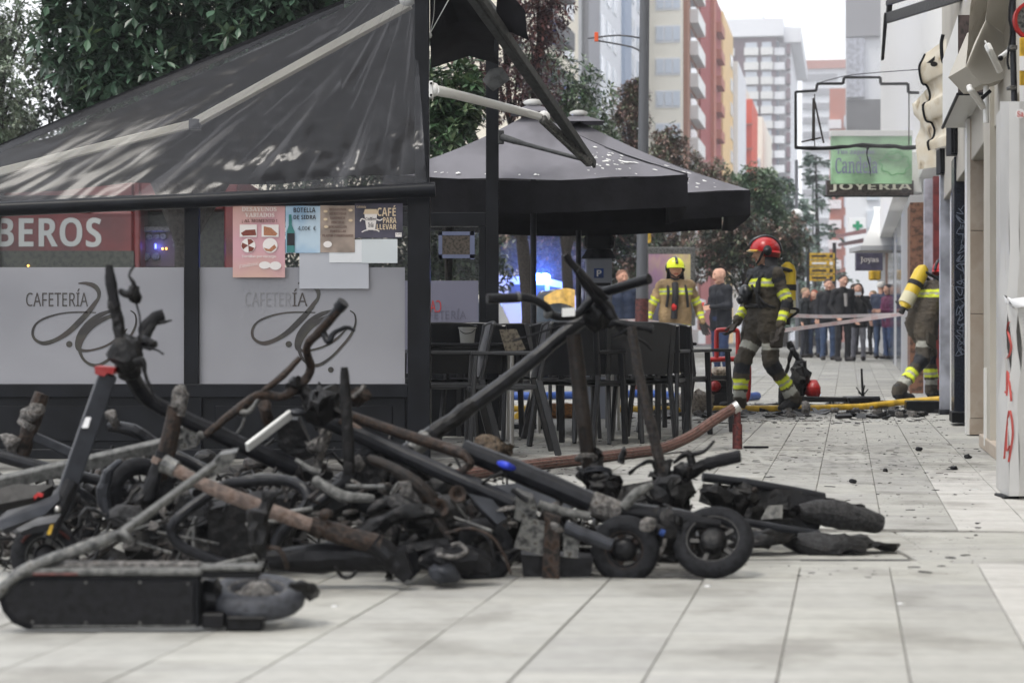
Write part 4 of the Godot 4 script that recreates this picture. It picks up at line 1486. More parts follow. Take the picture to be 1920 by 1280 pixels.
	b.tube(wire([[1628, 276, d], [1626, 290, d], [1631, 310, d], [1633, 330, d]], 4), [0.03, 0.02, 0.01, 0.012, 0.008, 0.008, 0.01, 0.008, 0.006, 0.006, 0.006, 0.004, 0.004], 6)
	part("dangling_cable", b, M["soot"], s)
	b = MB.new()
	b.tube(wire([[1540, 154, d], [1600, 140, d], [1725, 130, 23.0]], 5), 0.006, 5)
	part("stay_wire", b, M["soot"], s)
	# green sign
	d = 28.4
	mat("sign_green", srgb(158, 200, 157), 0.5, 0.0, T["soft"], 2.0)
	mat("sign_violet", srgb(122, 118, 156), 0.6)
	mat("sign_green_dark", srgb(92, 158, 100), 0.5)
	s = thing("green_shop_sign", "green hanging shop sign reading Candela in violet script", "shop sign", at(1636, 344, d))
	b = MB.new()
	pbox(b, 1560, 254, 1711, 344, d, 0.12)
	part("board", b, M["sign_green"], s)
	b = MB.new()
	pbox(b, 1559, 244, 1712, 255, d - 0.02, 0.16)
	part("lamp_hood", b, M["white_paint"], s)
	letters(s, "Candela", 1567, 294, 1646, 325, d - 0.01, M["sign_violet"], "Droid Serif", 400)
	letters(s, "Tus zapatos", 1569, 280, 1640, 291, d - 0.01, M["sign_violet"], "Droid Serif", 700)
	b = MB.new()
	var cloud := []
	for k in 49:
		var a := TAU * k / 48.0
		cloud.append(at(1679 + cos(a) * 27 * (1 + 0.1 * sin(a * 8)), 307 + sin(a) * 20 * (1 + 0.1 * sin(a * 8)), d - 0.012))
	b.ribbon(cloud, 0.014, Vector3.BACK)
	cloud = []
	for k in 25:
		var a := TAU * k / 24.0
		cloud.append(at(1679 + cos(a) * 16, 292 + sin(a) * 9, d - 0.012))
	b.ribbon(cloud, 0.012, Vector3.BACK)
	part("cloud_drawing", b, M["sign_green_dark"], s)
	# jeweller's sign
	d = 28.9
	s = thing("jeweller_sign", "dark brown hanging sign reading JOYERIA below the green sign", "shop sign", at(1632, 368, d))
	b = MB.new()
	pbox(b, 1551, 338, 1714, 366, d, 0.14)
	part("board", b, M["brown_panel"], s)
	mat("sign_cream", srgb(214, 208, 196), 0.6)
	letters(s, "JOYERIA", 1556, 343, 1710, 359, d - 0.012, M["sign_cream"], "Droid Sans", 700)
	b = MB.new()
	b.bar(at(1546, 368, d - 0.02), at(1718, 368, d - 0.02), 0.03, 0.02, 0.002)
	part("lower_rod", b, M["soot"], s)
	# white half-round shop canopy and a small dark sign farther down the street
	d = 42.0
	s = thing("white_shop_canopy", "white rounded shop canopy standing out over the far pavement", "awning", at(1655, 465, d))
	b = MB.new()
	var rows2 := []
	for i in 9:
		var a := PI * 0.5 * i / 8.0
		var row := []
		for j in 9:
			var w := j / 8.0
			row.append(at(1615 + 78 * w, 462, d) + Vector3(0, sin(a) * 0.95, -1.6 + cos(a) * 1.6) + Vector3(-0.0 + (1 - w) * sin(a) * 0.5, 0, 0))
		rows2.append(row)
	b.grid(rows2, Vector3(0, 1, 1))
	part("cloth", b, M["white_paint"], s)
	b = MB.new()
	pbox(b, 1614, 460, 1692, 469, d - 0.05, 1.4)
	part("frame", b, M["grey_front"], s)
	b = MB.new()
	pbox(b, 1606, 474, 1656, 507, 40.0, 0.15)
	var ds := single("dark_shop_sign", "small dark violet hanging sign under the white canopy", "shop sign", b, M["poster_violet"])
	letters(ds, "Joyas", 1614, 482, 1648, 494, 39.98, M["sign_cream"], "Droid Serif", 400)
	b = MB.new()
	pbox(b, 1633, 506, 1653, 525, 44.0, 0.3, 0.03)
	single("yellow_mail_box", "small yellow box sign hanging at the far shop fronts", "sign", b, M["yellow"])

func cameras_and_pipes() -> void:
	var b := MB.new()
	b.tube([at(1904, 240, 9.8), at(1900, 80, 9.8), at(1900, -40, 9.8)], 0.016, 12)
	var pipe := single("wall_conduit", "grey vertical conduit on the wall above the metal shutter post", "pipe", b, M["scooter_grey"])
	b = MB.new()
	pbox(b, 1894, 84, 1909, 93, 9.76, 0.06)
	pbox(b, 1893, 160, 1908, 167, 9.76, 0.06)
	part("clip", b, M["alloy"], pipe)
	b = MB.new()
	b.tube(wire([[1898, -20, 9.75], [1893, 30, 9.75], [1897, 60, 9.75], [1890, 110, 9.8], [1893, 130, 9.8]], 4), 0.006, 6)
	part("black_cable", b, M["rubber"], pipe)
	var cam1 := thing("security_camera", "white security camera on an arm beside the grey conduit", "camera", at(1880, 110, 10.4), "security cameras on the shop wall")
	b = MB.new()
	b.bar(at(1854, 88, 10.2), at(1874, 130, 10.5), 0.05, 0.035, 0.008, Vector3(0.3, 0.5, 1))
	part("housing", b, M["white_paint"], cam1)
	b = MB.new()
	b.bar(at(1852, 84, 10.15), at(1868, 116, 10.42), 0.058, 0.008, 0.003, Vector3(0.7, 0.5, 0.5))
	part("sun_shield", b, M["white_paint"], cam1)
	b = MB.new()
	b.tube([at(1876, 108, 10.35), at(1892, 96, 10.3)], 0.014, 8)
	part("arm", b, M["white_paint"], cam1)
	b = MB.new()
	b.ball(Transform3D(Basis(), at(1877, 109, 10.32)), Vector3(0.015, 0.015, 0.015), 10)
	part("joint", b, M["gloss_black"], cam1)
	var cam2 := thing("security_camera", "white security camera on a short pole under the brown sign box", "camera", at(1848, 200, 12.2), "security cameras on the shop wall")
	b = MB.new()
	b.bar(at(1818, 164, 12.0), at(1844, 200, 12.25), 0.05, 0.035, 0.008, Vector3(0.3, 0.5, 1))
	part("housing", b, M["white_paint"], cam2)
	b = MB.new()
	b.tube([at(1841, 185, 12.2), at(1858, 170, 12.2)], 0.012, 8)
	part("arm", b, M["gloss_black"], cam2)
	b = MB.new()
	b.tube([at(1850, 150, 12.3), at(1850, 230, 12.3)], 0.018, 10)
	part("pole", b, M["white_paint"], cam2)

# ------------------------------------------------------------------ far houses
func sp(s: float, l: float, h: float) -> Vector3:      # s metres up the street, l to the right of the eye, h above the paving
	return S * s + R * l + Vector3.UP * h

func sbox(b: MB, s0: float, s1: float, l0: float, l1: float, h0: float, h1: float, bev := 0.0) -> void:
	b.box(Transform3D(Basis(R, Vector3.UP, -S), sp((s0 + s1) * 0.5, (l0 + l1) * 0.5, (h0 + h1) * 0.5)), Vector3(l1 - l0, h1 - h0, s1 - s0), bev)

func lat(px: float, s: float) -> float:     # lateral place of a pixel column at s metres up the street
	var k := (px - 960.0) / F
	return s * (k * cos(STREET) - sin(STREET)) / (cos(STREET) + k * sin(STREET))

func hgt(py: float, s: float) -> float:
	return EYE - (py - HOR) / F * s * cos(STREET)

func house(called: String, label: String, s: float, l: float) -> Node3D:
	return thing(called, label, "building", sp(s, l, 0))

func far_houses() -> void:
	var soft: Texture2D = T["soft"]
	for e in [["wall_cream", 238, 232, 216], ["wall_white", 226, 228, 231], ["wall_bluegrey", 160, 172, 190], ["wall_brown", 150, 104, 80], ["wall_red", 150, 62, 58], ["wall_ochre", 226, 192, 136], ["wall_orange", 214, 84, 52], ["wall_plum", 108, 84, 92], ["wall_grey", 150, 150, 154], ["wall_brick", 178, 112, 92], ["wall_dark", 96, 96, 98], ["wall_beige", 226, 218, 200]]:
		mat(e[0], srgb(e[1], e[2], e[3]), 0.85)
	# beige house with dark balconies, nearest of the left row
	var h := house("apartment_house", "beige apartment house with dark balconies just left of the white ribbed house", 128, -20)
	var b := MB.new()
	sbox(b, 112, 137, -40, -18.6, 0, 44)
	part("wall", b, M["wall_beige"], h)
	for k in 14:
		b = MB.new()
		sbox(b, 118, 128, -18.6, -17.6, 1.5 + k * 3.0, 2.6 + k * 3.0)
		part("balcony", b, M["wall_dark"], h)
		b = MB.new()
		sbox(b, 129.5, 134, -18.7, -18.5, 1.4 + k * 3.0, 3.2 + k * 3.0)
		part("window", b, M["window_glass"], h)
	# white ribbed house
	h = house("apartment_house", "white and blue-grey ribbed house behind the tall dark lamp post", 160, -20)
	b = MB.new()
	sbox(b, 138, 183, -45, -18.3, 0, 52)
	part("wall", b, M["wall_white"], h)
	for e in [[138, 144.5, "wall_grey"], [161, 166, "wall_bluegrey"]]:
		b = MB.new()
		sbox(b, e[0], e[1], -18.5, -18.0, 0, 52)
		part("facade_strip", b, M[e[2]], h)
	for k in 15:
		for q in [147.0, 151.0, 155.0, 168.0, 173.0, 178.0]:
			b = MB.new()
			sbox(b, q, q + 2.4, -18.4, -18.24, 1.6 + k * 3.1, 3.4 + k * 3.1)
			part("window", b, M["window_pale"], h)
	# cream house with the triple windows
	h = house("apartment_house", "cream apartment house with rows of triple white windows and brown side", 190, -17)
	var l0 := lat(1226, 185)
	var l1 := lat(1281, 185)
	b = MB.new()
	sbox(b, 185, 199, l0 - 12, l1, 0, 46)
	part("wall", b, M["wall_cream"], h)
	b = MB.new()
	sbox(b, 185.1, 199, l1, l1 + 0.45, 0, 46)
	part("side_wall", b, M["wall_brown"], h)
	for k in 14:
		var y0 := hgt(70, 185) + (k - 10) * 3.05
		b = MB.new()
		sbox(b, 184.9, 185, l0 + 0.15, l1 - 0.25, y0 - 0.1, y0 + 1.55)
		part("window_band", b, M["white"], h)
		for q in 3:
			var x := lerpf(l0 + 0.3, l1 - 0.9, q / 2.0)
			b = MB.new()
			sbox(b, 184.8, 184.95, x, x + 0.62, y0 + 0.12, y0 + 1.4)
			part("window", b, M["window_pale"], h)
		b = MB.new()
		sbox(b, 187.5, 197, l1 + 0.3, l1 + 1.25, y0 - 0.9, y0 + 0.4)
		part("balcony", b, M["white_paint"], h)
		b = MB.new()
		sbox(b, 188, 196, l1 + 0.4, l1 + 0.5, y0 + 0.45, y0 + 1.7)
		part("balcony_door", b, M["window_glass"], h)
	# red, ochre, pale houses
	h = house("apartment_house", "tall dark red apartment house beside the cream one", 215, l1)
	b = MB.new()
	sbox(b, 199.2, 232, l1 - 14, l1 + 0.6, 0, 39)
	part("wall", b, M["wall_red"], h)
	b = MB.new()
	sbox(b, 214, 217, l1 + 0.6, l1 + 1.0, 0, 38)
	part("facade_strip", b, M["wall_brick"], h)
	for k in 12:
		b = MB.new()
		sbox(b, 222, 228, l1 + 0.6, l1 + 1.3, 2 + k * 3.0, 3.1 + k * 3.0)
		part("balcony", b, M["wall_brick"], h)
	h = house("apartment_house", "ochre apartment house farther along past the dark red one", 242, l1)
	b = MB.new()
	sbox(b, 232.2, 253, l1 - 14, l1 + 0.8, 0, 39)
	part("wall", b, M["wall_ochre"], h)
	for k in 12:
		b = MB.new()
		sbox(b, 247, 251, l1 + 0.7, l1 + 0.9, 1.6 + k * 3.0, 3.1 + k * 3.0)
		part("window", b, M["window_pale"], h)
	h = house("apartment_house", "narrow pale house between the ochre one and the orange netting", 262, l1)
	b = MB.new()
	sbox(b, 253.2, 274, l1 - 14, l1 + 1.4, 0, 36)
	part("wall", b, M["wall_white"], h)
	h = house("netted_house", "house wrapped in bright orange scaffold netting", 285, l1)
	b = MB.new()
	var nl0 := lat(1371, 276)
	var nl1 := lat(1409, 276)
	sbox(b, 276, 292, nl0 - 4, nl1, 0, hgt(182, 276))
	blend(b, 0.5, 0.2)
	part("orange_netting", b, M["wall_orange"], h)
	b = MB.new()
	sbox(b, 278, 290, nl0 - 2, nl1 - 0.8, hgt(182, 276) - 0.5, hgt(158, 276))
	part("top_floor", b, M["wall_beige"], h)
	for k in 9:
		b = MB.new()
		sbox(b, 275.5, 275.9, nl0 - 1, nl1 + 0.2, 3.0 + k * 3.4, 3.25 + k * 3.4)
		part("scaffold_board", b, M["wall_brick"], h)
	h = house("apartment_house", "low cream house right of the orange netting", 330, -14)
	b = MB.new()
	sbox(b, 320, 360, lat(1395, 320) - 6, lat(1430, 320), 0, hgt(215, 320))
	part("wall", b, M["wall_cream"], h)
	for k in 9:
		for q in 3:
			b = MB.new()
			var x := lat(1402 + q * 9, 320)
			sbox(b, 319.7, 320, x, x + 0.5, 2.5 + k * 3.2, 4.0 + k * 3.2)
			part("window", b, M["window_pale"], h)
	# the tower
	var ts := 400.0
	h = house("tower_block", "tall tower block with white balconies and plum brick strips in the distance", 420, -20)
	var ta := lat(1362, ts)
	var tb := lat(1456, ts)
	var tc := lat(1474, ts)
	var top := hgt(42, ts)
	b = MB.new()
	sbox(b, ts, ts + 30, ta - 10, tb, 0, top)
	part("wall", b, M["wall_plum"], h)
	b = MB.new()
	sbox(b, ts + 3, ts + 60, tb, tc + 0.8, 0, top)
	part("wing", b, M["wall_white"], h)
	b = MB.new()
	sbox(b, ts - 1.5, ts + 30, ta - 12, tb + 1.5, top - 2.5, top + 1.0)
	sbox(b, ts + 1, ts + 62, tb + 1.5, tc + 3.0, top - 3.5, top - 0.5)
	sbox(b, ts + 4, ts + 26, ta - 6, tb - 3, top + 1.0, top + 4.5)
	part("roof_slab", b, M["wall_white"], h)
	for k in 21:
		var y0 := top - 6.2 - k * 2.95
		if y0 < 1.0:
			break
		for e in [[1362, 1378], [1396, 1423], [1427, 1450]]:
			b = MB.new()
			sbox(b, ts - 1.2, ts, lat(e[0], ts), lat(e[1], ts), y0, y0 + 1.5)
			part("balcony", b, M["white_paint"], h)
			b = MB.new()
			sbox(b, ts - 0.1, ts, lat(e[0] + 2, ts), lat(e[1] - 3, ts), y0 + 1.5, y0 + 2.7)
			part("window", b, M["window_pale"], h)
		b = MB.new()
		sbox(b, ts - 0.2, ts + 0.2, lat(1452, ts), lat(1472, ts), y0, y0 + 1.5)
		part("corner_panel", b, M["wall_white"], h)
		b = MB.new()
		sbox(b, ts - 0.1, ts + 0.3, lat(1456, ts), lat(1461, ts), y0 + 1.6, y0 + 2.7)
		part("window", b, M["window_glass"], h)
		b = MB.new()
		sbox(b, ts - 0.1, ts + 3.1, lat(1475, ts), lat(1482, ts), y0 + 0.2, y0 + 2.2)
		part("window", b, M["wall_plum"], h)
	# pale block behind, brick house, end house on the right
	h = house("apartment_block", "pale distant block with flat roof right of the tower", 560, 0)
	b = MB.new()
	sbox(b, 560, 600, lat(1504, 560), lat(1590, 560) + 6, 0, hgt(128, 560))
	part("wall", b, M["wall_white"], h)
	b = MB.new()
	sbox(b, 559, 600, lat(1502, 560), lat(1592, 560), hgt(128, 560), hgt(112, 560))
	part("roof", b, M["wall_brick"], h)
	for k in 14:
		b = MB.new()
		sbox(b, 559.5, 560, lat(1506, 560), lat(1570, 560), hgt(150 + k * 27, 560), hgt(138 + k * 27, 560))
		part("window_band", b, M["wall_grey"], h)
	h = house("brick_house", "brick and white apartment house behind the green shop sign", 300, 0)
	b = MB.new()
	sbox(b, 300, 330, lat(1556, 300), lat(1640, 300), 0, hgt(165, 300))
	part("wall", b, M["wall_brick"], h)
	for k in 11:
		b = MB.new()
		sbox(b, 298.8, 300, lat(1554, 300), lat(1578, 300), 2.0 + k * 3.0, 3.3 + k * 3.0)
		part("balcony", b, M["wall_white"], h)
		b = MB.new()
		sbox(b, 299.8, 300, lat(1583, 300), lat(1594, 300), 2.2 + k * 3.0, 4.0 + k * 3.0)
		part("window", b, M["window_pale"], h)
	h = house("grey_end_house", "grey and white rendered house rising behind the burnt sign frame", 150, 4)
	b = MB.new()
	sbox(b, 150, 175, lat(1586, 150), lat(1760, 150), 0, 40)
	part("wall", b, M["wall_white"], h)
	b = MB.new()
	sbox(b, 149.6, 150, lat(1588, 150), lat(1652, 150), hgt(246, 150), hgt(188, 150))
	part("dark_panel", b, M["wall_dark"], h)
	b = MB.new()
	sbox(b, 149.4, 150, lat(1588, 150), lat(1622, 150), hgt(184, 150), hgt(74, 150))
	part("white_bay", b, M["lilac_white"], h)
	b = MB.new()
	sbox(b, 149.6, 150, lat(1586, 150), lat(1652, 150), hgt(70, 150), hgt(-60, 150))
	part("grey_panel", b, M["wall_grey"], h)
	for k in 5:
		b = MB.new()
		sbox(b, 149.7, 150, lat(1626, 150), lat(1648, 150), hgt(480 - k * 52, 150), hgt(448 - k * 52, 150))
		part("window", b, M["window_pale"], h)
	# thin smoke still hanging before the shop fronts
	for e in [[1690, 60, 26.0, 2.4, 1.9, 3.0, 0.035], [1650, 150, 27.0, 1.6, 1.2, 2.0, 0.035], [1720, 230, 25.0, 1.0, 0.9, 1.6, 0.05]]:
		var f := FogVolume.new()
		f.name = numbered("smoke")
		f.shape = RenderingServer.FOG_VOLUME_SHAPE_ELLIPSOID
		f.size = Vector3(e[3], e[4], e[5]) * 2.0
		var fmm := FogMaterial.new()
		fmm.density = e[6]
		fmm.albedo = Color(0.95, 0.95, 0.96)
		f.material = fmm
		f.position = at(e[0], e[1], e[2])
		f.set_meta("kind", "stuff")
		if SMOKE:
			add_child(f)

const SMOKE := true

# ------------------------------------------------------------------ trees
func leaf_mesh(l: float, w: float, m: Material) -> ArrayMesh:
	var b := MB.new()
	var p := [Vector3(0, 0, 0), Vector3(w * 0.8, 0.02 * l, l * 0.35), Vector3(w, 0.0, l * 0.6), Vector3(0, -0.1 * l, l), Vector3(-w, 0.0, l * 0.6), Vector3(-w * 0.8, 0.02 * l, l * 0.35), Vector3(0, -0.03 * l, l * 0.5)]
	for k in 6:
		b.flat(p[6], p[k], p[(k + 1) % 6], Vector3.UP)
	var am := b.mesh()
	am.surface_set_material(0, m)
	return am

func leaf_material(called: String) -> StandardMaterial3D:
	var m := mat(called, Color.WHITE, 0.38)
	m.vertex_color_use_as_albedo = true
	m.vertex_color_is_srgb = true
	m.backlight_enabled = true
	m.backlight = Color(0.3, 0.34, 0.2)
	return m

func scatter(called: String, mesh: Mesh, xf: Array, cols: Array, parent: Node3D) -> MultiMeshInstance3D:
	var mm := MultiMesh.new()
	mm.transform_format = MultiMesh.TRANSFORM_3D
	mm.use_colors = true
	mm.instance_count = xf.size()
	mm.mesh = mesh
	var buf := PackedFloat32Array()
	buf.resize(xf.size() * 16)
	for i in xf.size():
		var t: Transform3D = xf[i]
		var o := i * 16
		for r in 3:
			buf[o + r * 4] = t.basis.x[r]
			buf[o + r * 4 + 1] = t.basis.y[r]
			buf[o + r * 4 + 2] = t.basis.z[r]
			buf[o + r * 4 + 3] = t.origin[r]
		var c: Color = cols[i]
		buf[o + 12] = c.r; buf[o + 13] = c.g; buf[o + 14] = c.b; buf[o + 15] = 1.0
	mm.buffer = buf
	var o2 := MultiMeshInstance3D.new()
	o2.name = called
	o2.multimesh = mm
	parent.add_child(o2, true)
	o2.set_meta("kind", "stuff")
	return o2

func along(dir: Vector3, roll: float) -> Basis:
	var z := dir.normalized()
	var x := Vector3.UP.cross(z)
	x = Vector3.RIGHT if x.length() < 0.01 else x.normalized()
	return Basis(x, z.cross(x), z).rotated(z, roll)

# blobs: [px, py, d, rx, ry, rz] in pixels/metres; whorls of leaves sit near the blobs' skins
func tree(called: String, label: String, category: String, px: float, d: float, blobs: Array, whorls: int, leaf: float, cols: Array, sd: int, single_leaves := 0, per := 6, trunk := 0.12, group := "") -> void:
	var g := RandomNumberGenerator.new()
	g.seed = sd
	var t := thing(called, label, category, foot(px, d), group)
	var wood := MB.new()
	var base := foot(px, d)
	var mid := Vector3.ZERO
	for e in blobs:
		mid += at(e[0], e[1], e[2])
	mid /= blobs.size()
	var fork := Vector3(base.x * 0.7 + mid.x * 0.3, lerpf(base.y, mid.y, 0.45), lerpf(base.z, mid.z, 0.5))
	wood.tube(curve([base, base.lerp(fork, 0.5) + Vector3(0.05, 0, 0.03), fork], 4), [trunk, trunk * 0.95, trunk * 0.9, trunk * 0.86, trunk * 0.82, trunk * 0.8, trunk * 0.78, trunk * 0.75, trunk * 0.7], 9)
	for e in blobs:
		var c := at(e[0], e[1], e[2])
		wood.tube(curve([fork, fork.lerp(c, 0.5) + Vector3(0, 0.1, 0), c], 4), [trunk * 0.6, trunk * 0.5, trunk * 0.45, trunk * 0.4, trunk * 0.35, trunk * 0.3, trunk * 0.25, trunk * 0.2, trunk * 0.12], 7)
		for k in 7:
			var q := c + Vector3(g.randf_range(-1, 1) * e[3], g.randf_range(-0.8, 1) * e[4], g.randf_range(-1, 1) * e[5]) * 0.8
			wood.tube([c.lerp(fork, 0.25), c.lerp(q, 0.5) + Vector3(0, 0.05, 0), q], [trunk * 0.2, trunk * 0.13, trunk * 0.05], 5)
	part("trunk", wood, M["bark"], t)
	var lm: StandardMaterial3D = M["leaf"] if M.has("leaf") else leaf_material("leaf")
	var mesh := leaf_mesh(leaf, leaf * 0.2, lm)
	var xf := []
	var cc := []
	var inv := t.global_transform.affine_inverse()
	var singles := []
	for n in whorls:
		var e: Array = blobs[g.randi() % blobs.size()]
		var u := Vector3(g.randfn(), g.randfn(), g.randfn()).normalized()
		if n % 3 > 0 and u.z < 0.0:
			u.z = -u.z
		var lump := 0.78 + 0.3 * sin(u.x * 5.0 + e[0]) * sin(u.y * 6.0 + e[1] * 0.1) + g.randfn() * 0.1
		var r := clampf(lump, 0.3, 1.2) * (1.0 if g.randf() < 0.72 else g.randf_range(0.35, 0.95))
		var o := at(e[0], e[1], e[2]) + Vector3(u.x * e[3], u.y * e[4], u.z * e[5]) * r
		var out := (u + Vector3(0, 0.5, 0) + Vector3(g.randfn(), g.randfn(), g.randfn()) * 0.35).normalized()
		var col: Color = cols[g.randi() % cols.size()]
		for k in per:
			var side := Basis(out, TAU * k / per + g.randf() * 0.6) * (out.cross(Vector3(0.3, 0.2, 1)).normalized())
			var dir := (side + out * g.randf_range(0.1, 0.75)).normalized()
			var bs := along(dir, g.randf_range(-0.5, 0.5)).scaled_local(Vector3.ONE * g.randf_range(0.6, 1.15))
			var c := col
			var v := g.randf_range(0.85, 1.2)
			c = Color(minf(c.r * v, 1), minf(c.g * v, 1), minf(c.b * v, 1))
			xf.append(inv * Transform3D(bs, o + dir * leaf * 0.12))
			cc.append(c)
			if single_leaves > 0 and singles.size() < single_leaves and u.z > 0.35 and r > 0.85:
				singles.append([xf.pop_back(), cc.pop_back()])
	scatter("crown", mesh, xf, cc, t)
	if single_leaves > 0:
		var kinds := []
		for q in 5:
			kinds.append(mat(called + "_leaf_%d" % q, cols[q % cols.size()] * (0.9 + 0.1 * q), 0.38))
			kinds[q].backlight_enabled = true
			kinds[q].backlight = Color(0.3, 0.34, 0.2)
		var lone := leaf_mesh(leaf, leaf * 0.2, null)
		for q in singles.size():
			var o := MeshInstance3D.new()
			o.name = "leaf"
			o.mesh = lone
			o.material_override = kinds[q % 5]
			o.transform = singles[q][0]
			t.add_child(o, true)

func trees() -> void:
	var green := [srgb(70, 92, 66), srgb(60, 84, 58), srgb(84, 106, 78), srgb(50, 70, 50), srgb(98, 112, 84)]
	var dark := [srgb(44, 58, 44), srgb(52, 66, 48), srgb(38, 50, 40), srgb(64, 74, 54)]
	var plum := [srgb(84, 54, 56), srgb(70, 46, 50), srgb(100, 66, 62), srgb(62, 48, 50)]
	var redd := [srgb(108, 86, 78), srgb(88, 72, 64), srgb(122, 100, 90), srgb(84, 90, 70), srgb(96, 100, 80)]
	var olive := [srgb(112, 124, 106), srgb(94, 108, 88), srgb(130, 138, 122), srgb(80, 94, 74)]
	tree("broadleaf_tree", "dark glossy broad-leaved tree above the plastic awning", "tree", 330, 18.5, [[170, 40, 18.4, 0.5, 0.7, 0.6], [260, 120, 18.3, 0.55, 0.6, 0.6], [330, -20, 18.5, 0.9, 0.7, 0.9], [480, 40, 18.5, 0.6, 0.6, 0.6], [560, -40, 18.6, 0.7, 0.5, 0.7], [210, 200, 18.6, 0.45, 0.5, 0.5], [400, 140, 18.8, 0.6, 0.5, 0.5], [620, 60, 19.2, 0.5, 0.6, 0.5]], 2100, 0.16, [srgb(62, 84, 66), srgb(54, 74, 58), srgb(74, 98, 80), srgb(48, 64, 52)], 11, 300, 7, 0.14)
	tree("evergreen_tree", "grey-green small-leaved tree at the left edge of the picture", "tree", -20, 27.0, [[10, 60, 27, 0.5, 0.8, 0.6], [0, 180, 26.6, 0.55, 0.7, 0.6], [20, 260, 27, 0.4, 0.4, 0.5], [-40, 100, 27, 0.7, 1.2, 0.7]], 1500, 0.09, olive, 12, 0, 6, 0.15)
	tree("hedge_tree", "dark tree standing behind the fire engine", "tree", 300, 33.0, [[60, 300, 33, 1.2, 1.5, 0.8], [300, 250, 33, 1.4, 1.6, 0.8], [560, 250, 33, 1.3, 1.6, 0.8], [760, 280, 33, 1.1, 1.5, 0.8], [150, 120, 33, 1.2, 1.2, 0.8], [700, 120, 33.5, 1.2, 1.3, 0.8], [450, 100, 33.5, 1.2, 1.2, 0.8]], 3600, 0.17, dark, 13)
	tree("hedge_tree", "dark low tree behind the posters and the far terrace screen", "tree", 640, 34.0, [[420, 440, 34, 1.1, 1.0, 0.7], [600, 430, 34, 1.2, 1.0, 0.7], [770, 420, 34, 1.1, 1.1, 0.7], [640, 340, 34, 1.6, 0.9, 0.7], [500, 540, 34, 1.3, 0.9, 0.7], [700, 540, 34, 1.3, 0.9, 0.7], [860, 500, 34.5, 0.9, 1.0, 0.7]], 2600, 0.17, dark, 31)
	tree("plum_tree", "purple-leaved plum tree above the side awning", "tree", 990, 27.0, [[940, 40, 27, 0.7, 0.8, 0.7], [1010, 60, 27, 0.42, 0.7, 0.5], [950, 170, 27, 0.6, 0.6, 0.6], [1020, 10, 27, 0.4, 0.6, 0.5], [890, 130, 26.5, 0.4, 0.6, 0.5], [860, 200, 27, 0.4, 0.5, 0.5], [1010, 190, 27.5, 0.35, 0.5, 0.4]], 1500, 0.085, plum, 14, 0, 6)
	tree("laurel_tree", "pale green leafy tree between the parasols and the plum tree", "tree", 1060, 33.0, [[1060, 170, 33, 0.5, 0.7, 0.5], [1100, 210, 33, 0.5, 0.7, 0.5], [1040, 240, 33, 0.5, 0.5, 0.5], [1130, 270, 33.4, 0.35, 0.4, 0.4], [1000, 130, 33, 0.4, 0.5, 0.4]], 1300, 0.11, olive + green, 15, 0, 6)
	tree("laurel_bush", "glossy green bush seen through the terrace gap beside the tall post", "bush", 840, 17.5, [[830, 270, 17.5, 0.22, 0.3, 0.3], [850, 220, 17.6, 0.22, 0.26, 0.3], [870, 170, 17.7, 0.22, 0.28, 0.3], [815, 190, 17.6, 0.2, 0.3, 0.3]], 330, 0.12, green, 16, 0, 6, 0.05)
	var p := 17
	for e in [["red_leaved_tree", "reddish tree right beside the tall dark lamp post", 1180, 44.0, [[1180, 230, 44, 0.5, 0.9, 0.5], [1165, 300, 44, 0.6, 0.6, 0.5], [1190, 190, 44, 0.25, 0.5, 0.3]], redd, 0.1],
			["red_leaved_tree", "broad reddish tree below the cream apartment house", 1280, 52.0, [[1250, 330, 52, 0.9, 0.9, 0.8], [1310, 340, 52, 0.9, 0.8, 0.8], [1290, 410, 52, 1.2, 0.9, 0.8], [1240, 440, 52, 0.9, 0.8, 0.8], [1250, 280, 52, 0.5, 0.6, 0.5]], redd, 0.12],
			["street_tree", "dull green tree below the orange netting", 1390, 58.0, [[1370, 370, 58, 1.0, 0.9, 0.8], [1420, 360, 58, 0.9, 0.8, 0.8], [1400, 440, 58, 1.4, 1.0, 0.8], [1440, 420, 58, 0.9, 1.0, 0.8]], green, 0.14],
			["red_leaved_tree", "dark reddish tree behind the parking meter", 1090, 42.0, [[1020, 440, 42, 1.0, 0.7, 0.8], [1110, 440, 42, 1.0, 0.8, 0.8], [1180, 420, 42, 0.8, 0.8, 0.8], [1060, 500, 42, 1.0, 0.6, 0.8], [1160, 500, 42, 0.9, 0.6, 0.8]], redd + dark, 0.13],
			["street_tree", "dark green tree behind the police van", 960, 45.0, [[900, 450, 45, 1.0, 0.9, 0.8], [980, 460, 45, 1.0, 0.8, 0.8], [850, 460, 45, 1.0, 0.9, 0.8], [920, 380, 45, 1.2, 1.0, 0.8]], dark, 0.15],
			["red_leaved_tree", "dark red-brown tree behind the red-helmeted firefighter", 1400, 50.0, [[1340, 480, 50, 1.0, 0.8, 0.8], [1420, 490, 50, 1.1, 0.9, 0.8], [1470, 470, 50, 0.6, 0.9, 0.8], [1380, 440, 50, 0.9, 0.8, 0.8]], redd + dark, 0.13]]:
		tree(e[0], e[1], "tree", e[2], e[3], e[4], 2000, e[6] * 1.15, e[5], p, 0, 6, 0.08)
		p += 1
	# conifers at the end of the street
	for e in [["cedar_tree", "tall dark cedar farther down the street under the burnt sign frame", 1470, 92.0, 330, 9.0, 1.9], ["cedar_tree", "loose grey-green cedar with drooping boughs left of the green sign", 1530, 100.0, 290, 10.0, 2.0], ["cedar_tree", "small dark conifer between the two larger cedars", 1500, 86.0, 380, 6.5, 1.5]]:
		conifer(e[0], e[1], e[2], e[3], e[4], e[5], e[6], p)
		p += 1

